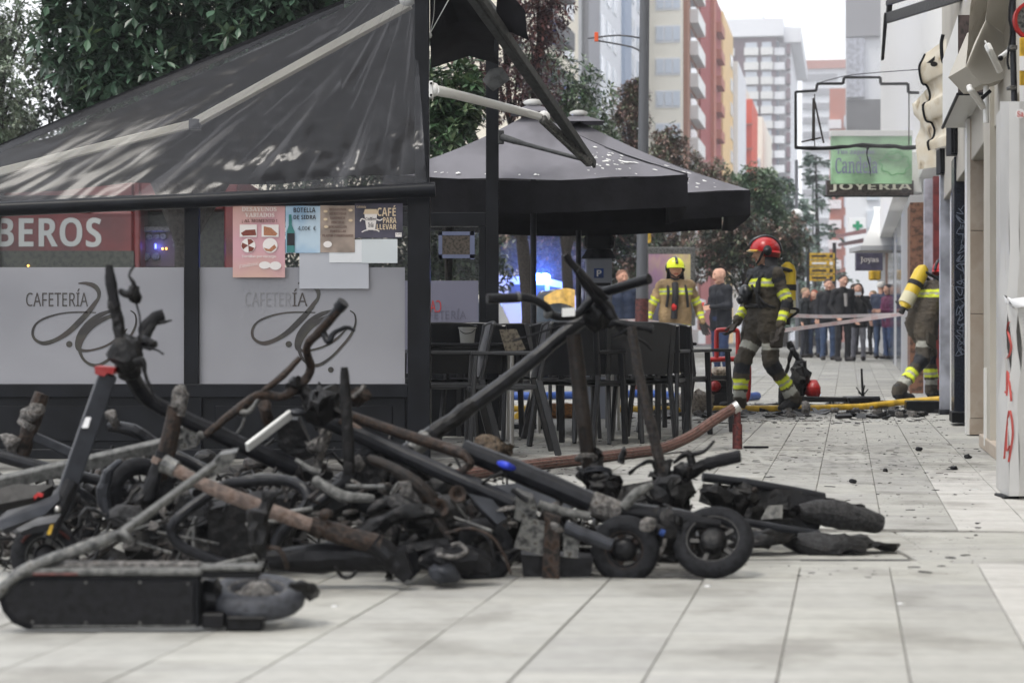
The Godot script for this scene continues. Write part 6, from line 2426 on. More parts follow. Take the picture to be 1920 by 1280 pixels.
func pump() -> void:
	var d := 20.9
	var t := thing("motor_pump", "portable pump in a red tube frame beside the red-helmeted firefighter", "pump", foot(1372, d))
	var b := MB.new()
	b.tube(wire([[1344, 674, d], [1344, 626, d], [1349, 619, d], [1378, 619, d], [1384, 626, d], [1384, 674, d]], 3), 0.026, 9)
	part("carrying_frame", b, M["red"], t)
	for z in [0.0, 0.45]:
		b = MB.new()
		b.tube(wire([[1330, 738, d + z], [1330, 682, d + z], [1336, 674, d + z], [1394, 674, d + z], [1404, 684, d + z], [1403, 740, d + z], [1396, 752, d + z]], 4), 0.028, 9)
		part("side_frame", b, M["red"], t)
	b = MB.new()
	for e in [[1330, 738], [1403, 740], [1336, 674], [1394, 674]]:
		b.tube([at(e[0], e[1], d), at(e[0], e[1], d + 0.45)], 0.024, 8)
	part("cross_bar", b, M["red"], t)
	b = MB.new()
	b.lathe(Transform3D(Basis(Vector3.BACK, PI / 2), at(1388, 716, d + 0.22)), [Vector2(0, -0.06), Vector2(0.18, -0.06), Vector2(0.2, -0.03), Vector2(0.2, 0.03), Vector2(0.18, 0.06), Vector2(0, 0.06)], 24)
	part("flywheel_cover", b, M["rubber"], t)
	b = MB.new()
	pbox(b, 1338, 688, 1372, 704, d + 0.1, 0.25, 0.03)
	mat("tank_beige", srgb(188, 178, 160), 0.6, 0.0, T["dirt"], 0.4)
	part("fuel_tank", b, M["tank_beige"], t)
	b = MB.new()
	pbox(b, 1334, 706, 1374, 748, d + 0.12, 0.28, 0.02)
	for k in 5:
		pbox(b, 1336, 709 + k * 7, 1372, 712 + k * 7, d + 0.1, 0.3, 0.004)
	part("engine_block", b, M["panel_black"], t)
	b = MB.new()
	b.ball(Transform3D(Basis(), at(1342, 724, d + 0.1)), Vector3(0.06, 0.06, 0.06), 14)
	part("outlet", b, M["red"], t)
	for x in [1350, 1380]:
		b = MB.new()
		b.lathe(Transform3D(Basis(Vector3.RIGHT, PI / 2), foot(x, d - 0.05) + Vector3(0, 0.09, 0)), [Vector2(0, -0.03), Vector2(0.09, -0.03), Vector2(0.09, 0.03), Vector2(0, 0.03)], 18)
		part("wheel", b, M["rubber"], t)
	# wrecks and rubble on the pavement before the burnt doorway
	d = 21.5
	var w := thing("burnt_moped", "burnt moped remains with a red tank, right behind the red-helmeted firefighter", "moped", foot(1505, d))
	b = MB.new()
	b.tube(wire([[1478, 640, d], [1492, 665, d], [1505, 690, d], [1512, 712, d]], 4), 0.03, 8)
	b.tube(wire([[1486, 655, d - 0.1], [1478, 690, d], [1473, 708, d]], 4), 0.022, 8)
	blend(b, 0.03, 8.0)
	part("fork", b, M["char"], w)
	b = MB.new()
	b.ball(Transform3D(Basis(), at(1500, 712, d)), Vector3(0.1, 0.2, 0.16), 16)
	b.ball(Transform3D(Basis(), at(1497, 690, d)), Vector3(0.07, 0.1, 0.1), 12)
	blend(b, 0.1, 7.0)
	part("engine", b, M["char"], w)
	b = MB.new()
	b.ball(Transform3D(Basis(), at(1524, 730, d)), Vector3(0.1, 0.12, 0.14), 14)
	blend(b, 0.03, 6.0)
	part("tank", b, M["red"], w)
	b = MB.new()
	b.ball(Transform3D(Basis(), at(1486, 742, d)), Vector3(0.06, 0.08, 0.1), 12)
	blend(b, 0.04, 8.0)
	part("side_cover", b, M["yellow"], w)
	wheel(w, at(1470, 742, d + 0.1), Vector3(1, 0, 0.3), 0.2, 0.07, M["tyre"], M["soot"], M["char"])
	w = thing("charred_board", "long charred panel lying across the pavement before the burnt doorway", "panel", foot(1590, 21.6))
	b = MB.new()
	b.box(Transform3D(Basis(Vector3.UP, -0.1), at(1545, 748, 21.3)), Vector3(0.52, 0.05, 0.3), 0.01)
	b.box(Transform3D(Basis(Vector3.UP, 0.05), at(1616, 752, 21.2)), Vector3(0.34, 0.1, 0.3), 0.01)
	b.box(Transform3D(Basis(Vector3.UP, 0.2), at(1655, 756, 21.2)), Vector3(0.2, 0.06, 0.3), 0.02)
	blend(b, 0.04, 5.0)
	part("sheet", b, M["soot"], w)
	b = MB.new()
	b.tube(wire([[1619, 745, 21.3], [1617, 715, 21.3], [1616, 691, 21.3]], 3), [0.02, 0.016, 0.014, 0.014, 0.012, 0.012, 0.012], 7)
	for q in [[1606, 726], [1628, 730], [1610, 735], [1622, 722]]:
		b.tube([at(1618, 742, 21.3), at(q[0], q[1], 21.2)], 0.006, 5)
	part("bent_rod", b, M["char"], w)
	b = MB.new()
	b.box(Transform3D(Basis(Vector3.UP, -0.12), foot(1730, 20.2) + Vector3(0, 0.06, 0)), Vector3(0.34, 0.12, 0.3), 0.01)
	single("black_box", "flat black box on the ground at the burnt doorway, under the yellow hose", "box", b, M["gloss_black"])
	b = MB.new()
	b.ball(Transform3D(Basis(), foot(1511, 19.8) + Vector3(0, 0.05, 0)), Vector3(0.045, 0.08, 0.05), 10)
	blend(b, 0.03, 12.0)
	single("plastic_lump", "melted whitish plastic lump standing by the yellow hose", "debris", b, M["ash"])

# ------------------------------------------------------------------ people
# bones: [a, b, radius at a, radius at b, [[t from, t to, colour] ...]]; joined with a smooth minimum and meshed as surface nets
func flesh(bones: Array, cell: float, k := 0.03) -> MB:
	var lo := Vector3.ONE * 1e9
	var hi := -lo
	for b in bones:
		var r := maxf(b[2], b[3]) + k + cell * 2.5
		for q in [b[0], b[1]]:
			lo = lo.min(q - Vector3.ONE * r)
			hi = hi.max(q + Vector3.ONE * r)
	var nx := int((hi.x - lo.x) / cell) + 2
	var ny := int((hi.y - lo.y) / cell) + 2
	var nz := int((hi.z - lo.z) / cell) + 2
	var f := PackedFloat32Array()
	f.resize(nx * ny * nz)
	f.fill(1.0)
	for b in bones:
		var a: Vector3 = b[0]
		var e: Vector3 = b[1]
		var ra: float = b[2]
		var dr: float = b[3] - b[2]
		var pad := maxf(b[2], b[3]) + k + cell * 2.0
		var l0: Vector3 = (a.min(e) - Vector3.ONE * pad - lo) / cell
		var l1: Vector3 = (a.max(e) + Vector3.ONE * pad - lo) / cell
		var ab := e - a
		var inv := 1.0 / maxf(ab.length_squared(), 1e-9)
		for iz in range(maxi(0, int(l0.z)), mini(nz, int(l1.z) + 2)):
			for iy in range(maxi(0, int(l0.y)), mini(ny, int(l1.y) + 2)):
				var at_ := (iz * ny + iy) * nx
				for ix in range(maxi(0, int(l0.x)), mini(nx, int(l1.x) + 2)):
					var p := lo + Vector3(ix, iy, iz) * cell
					var t := clampf((p - a).dot(ab) * inv, 0.0, 1.0)
					var d := p.distance_to(a + ab * t) - ra - dr * t
					var o := f[at_ + ix]
					var h := k - absf(o - d)
					f[at_ + ix] = minf(o, d) - (h * h * 0.25 / k if h > 0.0 else 0.0)
	var vid := PackedInt32Array()
	vid.resize(nx * ny * nz)
	vid.fill(-1)
	var pts := PackedVector3Array()
	var nor := PackedVector3Array()
	var row := nx
	var lay := nx * ny
	for iz in nz - 1:
		for iy in ny - 1:
			for ix in nx - 1:
				var i := iz * lay + iy * row + ix
				var c0 := f[i]
				var c1 := f[i + 1]
				var c2 := f[i + row]
				var c3 := f[i + row + 1]
				var c4 := f[i + lay]
				var c5 := f[i + lay + 1]
				var c6 := f[i + lay + row]
				var c7 := f[i + lay + row + 1]
				var n := int(c0 < 0) + int(c1 < 0) + int(c2 < 0) + int(c3 < 0) + int(c4 < 0) + int(c5 < 0) + int(c6 < 0) + int(c7 < 0)
				if n == 0 or n == 8:
					continue
				var s := Vector3.ZERO
				var m := 0
				if (c0 < 0) != (c1 < 0): s += Vector3(c0 / (c0 - c1), 0, 0); m += 1
				if (c2 < 0) != (c3 < 0): s += Vector3(c2 / (c2 - c3), 1, 0); m += 1
				if (c4 < 0) != (c5 < 0): s += Vector3(c4 / (c4 - c5), 0, 1); m += 1
				if (c6 < 0) != (c7 < 0): s += Vector3(c6 / (c6 - c7), 1, 1); m += 1
				if (c0 < 0) != (c2 < 0): s += Vector3(0, c0 / (c0 - c2), 0); m += 1
				if (c1 < 0) != (c3 < 0): s += Vector3(1, c1 / (c1 - c3), 0); m += 1
				if (c4 < 0) != (c6 < 0): s += Vector3(0, c4 / (c4 - c6), 1); m += 1
				if (c5 < 0) != (c7 < 0): s += Vector3(1, c5 / (c5 - c7), 1); m += 1
				if (c0 < 0) != (c4 < 0): s += Vector3(0, 0, c0 / (c0 - c4)); m += 1
				if (c1 < 0) != (c5 < 0): s += Vector3(1, 0, c1 / (c1 - c5)); m += 1
				if (c2 < 0) != (c6 < 0): s += Vector3(0, 1, c2 / (c2 - c6)); m += 1
				if (c3 < 0) != (c7 < 0): s += Vector3(1, 1, c3 / (c3 - c7)); m += 1
				vid[i] = pts.size()
				pts.append(lo + (Vector3(ix, iy, iz) + s / m) * cell)
				nor.append(Vector3(c1 + c3 + c5 + c7 - c0 - c2 - c4 - c6, c2 + c3 + c6 + c7 - c0 - c1 - c4 - c5, c4 + c5 + c6 + c7 - c0 - c1 - c2 - c3).normalized())
	# colour of every vertex: the zone of the nearest bone
	var cols := PackedColorArray()
	for p in pts:
		var best := 1e9
		var col := Color.WHITE
		for b in bones:
			var ab: Vector3 = b[1] - b[0]
			var t := clampf((p - b[0]).dot(ab) / maxf(ab.length_squared(), 1e-9), 0.0, 1.0)
			var d: float = p.distance_to(b[0] + ab * t) - lerpf(b[2], b[3], t)
			if d < best - 0.0005:
				best = d
				for z in b[4]:
					if t >= z[0] and t <= z[1]:
						col = z[2]
		cols.append(col)
	var mb := MB.new()
	for iz in range(1, nz - 1):
		for iy in range(1, ny - 1):
			for ix in range(1, nx - 1):
				var i := iz * lay + iy * row + ix
				var ins := f[i] < 0
				for ax in 3:
					var st: int = [1, row, lay][ax]
					if (f[i + st] < 0) == ins:
						continue
					var u: int = [row, lay, 1][ax]
					var w: int = [lay, 1, row][ax]
					var q := [vid[i], vid[i - u], vid[i - u - w], vid[i - w]]
					if q[0] < 0 or q[1] < 0 or q[2] < 0 or q[3] < 0:
						continue
					for tr in [[0, 1, 2], [0, 2, 3]]:
						mb.tri(pts[q[tr[0]]], pts[q[tr[1]]], pts[q[tr[2]]], nor[q[tr[0]]], nor[q[tr[1]]], nor[q[tr[2]]])
						var e := mb.c.size()
						# keep the colours in the order in which tri() wrote the corners
						for kk in 3:
							var pv := mb.v[e - 3 + kk]
							for z in tr:
								if pts[q[z]] == pv:
									mb.c[e - 3 + kk] = cols[q[z]]
	return mb

var head_mb: MB
var hand_mb: MB

func anatomy() -> void:
	var sk := [[0.0, 1.0, Color.WHITE]]
	var dk := [[0.0, 1.0, Color(0.22, 0.2, 0.2)]]
	var brow := [[0.0, 1.0, Color(0.5, 0.42, 0.38)]]
	var lip := [[0.0, 1.0, Color(0.82, 0.62, 0.6)]]
	head_mb = flesh([
		[Vector3(0, 0.035, -0.03), Vector3(0, 0.04, 0.015), 0.088, 0.08, sk], [Vector3(-0.02, 0.0, 0.03), Vector3(0.02, 0.0, 0.03), 0.068, 0.068, sk],
		[Vector3(0, -0.05, 0.025), Vector3(0, -0.088, 0.052), 0.056, 0.034, sk], [Vector3(-0.03, -0.06, 0.02), Vector3(0.03, -0.06, 0.02), 0.045, 0.045, sk],
		[Vector3(0, 0.012, 0.092), Vector3(0, -0.028, 0.112), 0.010, 0.015, sk], [Vector3(-0.012, -0.032, 0.1), Vector3(0.012, -0.032, 0.1), 0.010, 0.010, sk],
		[Vector3(-0.083, 0.015, -0.015), Vector3(-0.08, -0.025, -0.008), 0.013, 0.010, sk], [Vector3(0.083, 0.015, -0.015), Vector3(0.08, -0.025, -0.008), 0.013, 0.010, sk],
		[Vector3(-0.048, 0.031, 0.074), Vector3(-0.018, 0.034, 0.088), 0.008, 0.009, brow], [Vector3(0.048, 0.031, 0.074), Vector3(0.018, 0.034, 0.088), 0.008, 0.009, brow],
		[Vector3(-0.036, 0.012, 0.080), Vector3(-0.030, 0.012, 0.082), 0.011, 0.011, dk], [Vector3(0.036, 0.012, 0.080), Vector3(0.030, 0.012, 0.082), 0.011, 0.011, dk],
		[Vector3(-0.022, -0.062, 0.082), Vector3(0.022, -0.062, 0.082), 0.008, 0.008, lip],
		[Vector3(0, -0.05, -0.03), Vector3(0, -0.17, -0.03), 0.056, 0.058, sk]], 0.0055, 0.018)
	var bones := [[Vector3(-0.028, 0, 0), Vector3(-0.03, -0.085, 0), 0.016, 0.014, sk], [Vector3(0, 0.01, 0), Vector3(0, -0.09, 0), 0.018, 0.015, sk], [Vector3(0.028, 0, 0), Vector3(0.028, -0.08, 0), 0.016, 0.013, sk]]
	for e in [[-0.033, 0.070, 0.0085], [-0.011, 0.080, 0.009], [0.011, 0.074, 0.0088], [0.031, 0.058, 0.0078]]:
		var a := Vector3(e[0], -0.085, 0.0)
		var b := a + Vector3(e[0] * 0.12, -0.42 * e[1], 0.006)
		var c := b + Vector3(0, -0.30 * e[1], 0.016)
		var d := c + Vector3(0, -0.16 * e[1], 0.020)
		bones.append([a, b, e[2] * 1.1, e[2], sk])
		bones.append([b, c, e[2], e[2] * 0.95, sk])
		bones.append([c, d, e[2] * 0.95, e[2] * 0.8, sk])
	bones.append([Vector3(-0.03, -0.02, 0.008), Vector3(-0.055, -0.058, 0.022), 0.013, 0.011, sk])
	bones.append([Vector3(-0.055, -0.058, 0.022), Vector3(-0.05, -0.092, 0.034), 0.011, 0.0085, sk])
	hand_mb = flesh(bones, 0.0048, 0.008)

func tinted(o: MB, c: Color) -> MB:
	var r := MB.new()
	r.v = o.v; r.n = o.n; r.u = o.u
	for q in o.c: r.c.append(Color(q.r * c.r, q.g * c.g, q.b * c.b))
	return r

func turned(dir: Vector3, fwd: Vector3) -> Basis:      # y along -dir, z near fwd
	var y := -dir.normalized()
	var x := y.cross(fwd)
	x = Vector3.RIGHT if x.length() < 1e-3 else x.normalized()
	return Basis(x, y, x.cross(y))

# look: coat, legs, shoe, skin, hair colours; pose: joints that differ from standing
func person(label: String, where: Vector3, turn: float, scale: float, look: Dictionary, pose: Dictionary, cell := 0.022, group := "") -> Node3D:
	var t := thing("person", label, "person", where, group, turn)
	t.scale = Vector3.ONE * scale
	var J := {"pelvis": Vector3(0, 0.95, 0), "waist": Vector3(0, 1.09, 0), "chest": Vector3(0, 1.30, 0), "neck": Vector3(0, 1.47, -0.005), "head": Vector3(0, 1.635, 0.02), "face": Vector3(0, 0, 1),
		"sl": Vector3(0.185, 1.41, 0), "el": Vector3(0.245, 1.14, -0.02), "wl": Vector3(0.26, 0.90, 0.06), "sr": Vector3(-0.185, 1.41, 0), "er": Vector3(-0.245, 1.14, -0.02), "wr": Vector3(-0.26, 0.90, 0.06),
		"hl": Vector3(0.09, 0.93, 0), "kl": Vector3(0.105, 0.50, 0.02), "al": Vector3(0.11, 0.085, -0.02), "tl": Vector3(0.13, 0.035, 0.15), "hr": Vector3(-0.09, 0.93, 0), "kr": Vector3(-0.105, 0.50, 0.02), "ar": Vector3(-0.11, 0.085, -0.02), "tr": Vector3(-0.13, 0.035, 0.15)}
	for k in pose: J[k] = pose[k]
	var bulk: float = look.get("bulk", 1.0)
	var coat: Color = look.coat
	var legs: Color = look.legs
	var shoe: Color = look.shoe
	var ff: bool = look.get("fire", false)
	var lime := srgb(214, 226, 60)
	var silver := srgb(170, 170, 160)
	var zc := [[0.0, 1.0, coat]]
	var zl := [[0.0, 1.0, legs]]
	var zup := zc
	var zfo := zc
	var zth := zl
	var zsh := zl
	if ff:
		zup = [[0.0, 0.3, look.get("dark", coat)], [0.3, 1.0, coat], [0.62, 0.92, lime], [0.74, 0.81, silver]]
		zfo = [[0.0, 0.3, look.get("dark", coat)], [0.3, 1.0, coat], [0.42, 0.80, lime], [0.57, 0.66, silver]]
		zth = [[0.0, 1.0, legs], [0.55, 0.72, silver]]
		zsh = [[0.0, 0.28, look.get("dark", legs)], [0.28, 1.0, legs], [0.42, 0.66, lime], [0.52, 0.57, silver], [0.70, 0.86, silver]]
	var side: Vector3 = (J.sl - J.sr).normalized()
	var bones := []
	for s in [-1.0, 1.0]:
		bones.append([J.pelvis + side * 0.075 * s, J.waist + side * 0.075 * s, 0.115 * bulk, 0.108 * bulk, [[0.0, 0.25, legs], [0.25, 1.0, coat]] if not ff else zc])
		bones.append([J.waist + side * 0.075 * s, J.chest + side * 0.085 * s, 0.108 * bulk, 0.118 * bulk, zc])
		bones.append([J.chest + side * 0.085 * s, J.neck + side * 0.05 * s + Vector3(0, -0.06, 0), 0.112 * bulk, 0.07 * bulk, zc if not ff else [[0.0, 1.0, coat], [0.05, 0.42, lime], [0.2, 0.27, silver]]])
	bones.append([J.sl, J.sr, 0.075 * bulk, 0.075 * bulk, zc])
	if look.get("skirted", true):      # the skirt of the jacket
		for s in [["hl", "kl"], ["hr", "kr"]]:
			bones.append([J[s[0]] + Vector3(0, 0.05, 0), J[s[0]].lerp(J[s[1]], 0.22), 0.118 * bulk, 0.112 * bulk, zc])
	for s in ["l", "r"]:
		bones.append([J["s" + s], J["e" + s], 0.063 * bulk, 0.05 * bulk, zup])
		bones.append([J["e" + s], J["w" + s], 0.05 * bulk, 0.038 * bulk, zfo])
		bones.append([J["h" + s], J["k" + s], 0.093 * bulk, 0.066 * bulk, zth])
		bones.append([J["k" + s], J["a" + s], 0.064 * bulk, 0.05 * (1.18 if ff else 1.0) * bulk, zsh])
		bones.append([J["a" + s] + Vector3(0, 0.02, 0), J["a" + s] + Vector3(0, -0.03, 0), 0.05 * bulk, 0.05 * bulk, [[0.0, 1.0, shoe]]])
		bones.append([J["a" + s] + Vector3(0, -0.035, 0), J["t" + s] + Vector3(0, 0.012, 0), 0.045 * bulk, 0.036 * bulk, [[0.0, 1.0, shoe]]])
	bones.append([J.neck + Vector3(0, -0.05, 0), J.neck + Vector3(0, 0.02, 0), 0.075 * minf(bulk, 1.15), 0.062, [[0.0, 1.0, look.get("collar", coat)]]])
	var body := flesh(bones, cell, 0.035)
	var fold := FastNoiseLite.new()
	fold.frequency = 5.0
	for i in body.v.size():
		var q := body.v[i]
		body.v[i] = q + body.n[i] * (fold.get_noise_3d(q.x * 1.6, q.y, q.z * 1.6) * (0.026 if ff else 0.016) + fold.get_noise_3d(q.x * 2.2, q.y * 4.5, q.z * 2.2) * (0.014 if ff else 0.007))
	blend(body, 0.006, 9.0)
	var grime := FastNoiseLite.new()
	grime.frequency = 3.2
	grime.fractal_octaves = 4
	for i in body.v.size():
		var q := body.v[i]
		if ff and absf(q.x) < 0.235:
			var h: float = q.y - (J.chest.y - 1.30)
			h -= q.z * look.get("lean", 0.0)
			if h > 1.285 and h < 1.375: body.c[i] = silver if h > 1.318 and h < 1.342 else lime
			elif look.has("hem") and h > 0.80 and h < 0.87: body.c[i] = lime
			elif h > 1.375 and look.has("yoke"): body.c[i] = look.yoke
		var k := clampf(0.92 + grime.get_noise_3d(q.x, q.y, q.z) * (0.34 if ff else 0.2), 0.4, 1.15)
		body.c[i] = Color(minf(body.c[i].r * k, 1), minf(body.c[i].g * k, 1), minf(body.c[i].b * k, 1))
	var fwd: Vector3 = J.face
	var hb := turned(Vector3(0, -1, 0).lerp(J.neck - J.head, 0.6), fwd)
	body.join(tinted(head_mb, look.skin), Transform3D(hb, J.head))
	for s in ["l", "r"]:
		var dir: Vector3 = J["w" + s] - J["e" + s]
		var bs := turned(dir, pose.get("palm" + s, Vector3(0, 0.2, 1)))
		if s == "l": bs = bs * Basis.from_scale(Vector3(-1, 1, 1))
		body.join(tinted(hand_mb, look.get("glove", look.skin)), Transform3D(bs * Basis.from_scale(Vector3.ONE * (1.2 if ff else 1.0)), J["w" + s] + dir.normalized() * 0.02))
	local("body", body, M["tinted"], t)
	t.set_meta("joints", J)
	if look.has("hair"):
		var b := MB.new()
		b.ball(Transform3D(hb * Basis(Vector3.RIGHT, -0.35), J.head + hb * Vector3(0, 0.042, -0.022)), Vector3(0.096, 0.092, 0.112), 16, -0.25)
		if look.get("long", false):
			for s in [-1.0, 1.0]:
				b.tube([J.head + hb * Vector3(s * 0.075, 0.03, -0.02), J.head + hb * Vector3(s * 0.085, -0.08, -0.02), J.head + hb * Vector3(s * 0.07, -0.18, -0.01)], [0.04, 0.045, 0.03], 8)
			b.tube([J.head + hb * Vector3(0, 0.0, -0.09), J.head + hb * Vector3(0, -0.17, -0.09)], [0.07, 0.06], 8)
		blend(b, 0.012, 18.0)
		for i in b.c.size(): b.c[i] = look.hair
		local("hair", b, M["tinted"], t)
	return t

func kit_helmet(t: Node3D, c: Color, trim: Color) -> void:
	var J: Dictionary = t.get_meta("joints")
	var hb := turned(Vector3(0, -1, 0).lerp(J.neck - J.head, 0.6), J.face)
	var x := Transform3D(hb * Basis(Vector3.RIGHT, -0.1), J.head + hb * Vector3(0, 0.035, -0.012))
	var b := MB.new()
	b.ball(x, Vector3(0.128, 0.135, 0.158), 24, -0.12)
	b.lathe(x * Transform3D(Basis.from_scale(Vector3(0.128, 1, 0.158)), Vector3.ZERO), [Vector2(1.0, -0.07), Vector2(1.03, -0.02), Vector2(1.0, 0.0)], 24, 0.3, PI * 0.95, PI * 2.05)
	for i in b.c.size(): b.c[i] = c
	var o := local("helmet", b, M["tinted_gloss"], t)
	b = MB.new()
	b.tube(curve([x * Vector3(0, 0.03, 0.162), x * Vector3(0, 0.10, 0.115), x * Vector3(0, 0.139, 0.0), x * Vector3(0, 0.10, -0.118), x * Vector3(0, 0.0, -0.162)], 4), 0.02, 8)
	for s in [-1.0, 1.0]:
		b.ball(x * Transform3D(Basis(), Vector3(s * 0.118, -0.01, -0.01)), Vector3(0.022, 0.06, 0.05), 12)
	for i in b.c.size(): b.c[i] = srgb(28, 28, 32)
	local("crest", b, M["tinted_gloss"], o)
	b = MB.new()
	b.lathe(x * Transform3D(Basis.from_scale(Vector3(0.13, 1, 0.16)), Vector3.ZERO), [Vector2(0.98, -0.005), Vector2(1.2, -0.022), Vector2(1.19, -0.03), Vector2(0.96, -0.02)], 16, 0.2, PI * 0.18, PI * 0.82)
	for i in b.c.size(): b.c[i] = trim
	local("peak", b, M["tinted_gloss"], o)
	b = MB.new()
	b.lathe(x * Transform3D(Basis.from_scale(Vector3(0.115, 1, 0.13)), Vector3.ZERO), [Vector2(0.98, 0.0), Vector2(1.02, -0.08), Vector2(1.1, -0.17)], 18, -1.0, PI * 0.98, PI * 2.02)
	for s in [-1.0, 1.0]:
		b.tube([x * Vector3(s * 0.1, -0.02, 0.03), x * Vector3(s * 0.075, -0.11, 0.06), x * Vector3(0, -0.15, 0.075)], 0.012, 6)
	for i in b.c.size(): b.c[i] = srgb(34, 34, 38)
	local("neck_curtain", b, M["tinted"], o)

func kit_air(t: Node3D, mask: bool) -> void:
	var J: Dictionary = t.get_meta("joints")
	var up: Vector3 = (J.neck - J.waist).normalized()
	var side: Vector3 = (J.sl - J.sr).normalized()
	var fw := side.cross(up).normalized()
	var c: Vector3 = J.chest - fw * 0.27 - up * 0.04
	var b := MB.new()
	b.tube([c - up * 0.29, c - up * 0.26, c - up * 0.2, c + up * 0.2, c + up * 0.26, c + up * 0.295], [0.03, 0.07, 0.088, 0.088, 0.066, 0.02], 18)
	for i in b.c.size(): b.c[i] = srgb(206, 176, 50)
	var o := local("air_cylinder", b, M["tinted_gloss"], t)
	b = MB.new()
	b.tube([c - up * 0.24, c - up * 0.1], 0.0895, 18)
	for i in b.c.size(): b.c[i] = srgb(196, 190, 160)
	local("cylinder_label", b, M["tinted"], o)
	b = MB.new()
	b.tube([c + up * 0.0, c + up * 0.06], 0.093, 18)
	b.tube([c - up * 0.36, c - up * 0.28], 0.035, 12)
	for i in b.c.size(): b.c[i] = srgb(24, 24, 26)
	local("cylinder_strap", b, M["tinted"], o)
	b = MB.new()
	for s in [-1.0, 1.0]:
		var sh: Vector3 = J.neck + side * 0.11 * s - up * 0.03
		b.tube(curve([c + up * 0.2 + side * 0.07 * s, sh + up * 0.035 - fw * 0.02, J.chest + side * 0.105 * s + fw * 0.155 + up * 0.04, J.waist + side * 0.13 * s + fw * 0.16, J.waist + side * 0.17 * s + fw * 0.03], 5), 0.021, 7)
	b.tube(curve([J.waist + side * 0.2 - fw * 0.02, J.waist + side * 0.1 + fw * 0.165 , J.waist - side * 0.1 + fw * 0.165, J.waist - side * 0.2 - fw * 0.02], 5), 0.022, 7)
	b.tube(curve([c - up * 0.3, c - up * 0.2 + side * 0.2, J.waist + side * 0.2 + fw * 0.1, J.chest + side * 0.03 + fw * 0.19], 5), 0.014, 7)
	for i in b.c.size(): b.c[i] = srgb(22, 22, 25)
	local("harness", b, M["tinted"], t)
	b = MB.new()
	b.box(Transform3D(Basis(side, up, fw), J.chest + side * 0.12 + fw * 0.17 - up * 0.02), Vector3(0.055, 0.12, 0.035), 0.008)
	b.tube([J.chest + side * 0.13 + fw * 0.17 + up * 0.03, J.chest + side * 0.135 + fw * 0.17 + up * 0.14], 0.006, 6)
	for i in b.c.size(): b.c[i] = srgb(24, 24, 26)
	local("radio", b, M["tinted"], t)
	for s in [-1.0, 1.0]:
		b = MB.new()
		b.box(Transform3D(Basis(side, Vector3.UP, fw), J["hl" if s > 0 else "hr"].lerp(J["kl" if s > 0 else "kr"], 0.45) + side * s * 0.11), Vector3(0.05, 0.17, 0.15), 0.015)
		blend(b, 0.01, 9.0)
		for i in b.c.size(): b.c[i] = srgb(58, 53, 44)
		local("pocket", b, M["tinted"], t)
	if mask:
		b = MB.new()
		var m: Vector3 = J.waist + fw * 0.21 + up * 0.12 - side * 0.06
		b.ball(Transform3D(Basis(), m), Vector3(0.085, 0.105, 0.07), 16)
		b.ball(Transform3D(Basis(), m + fw * 0.06 - up * 0.06), Vector3(0.04, 0.045, 0.04), 12)
		blend(b, 0.015, 10.0)
		for i in b.c.size(): b.c[i] = srgb(34, 36, 40)
		local("face_mask", b, M["tinted_gloss"], t)

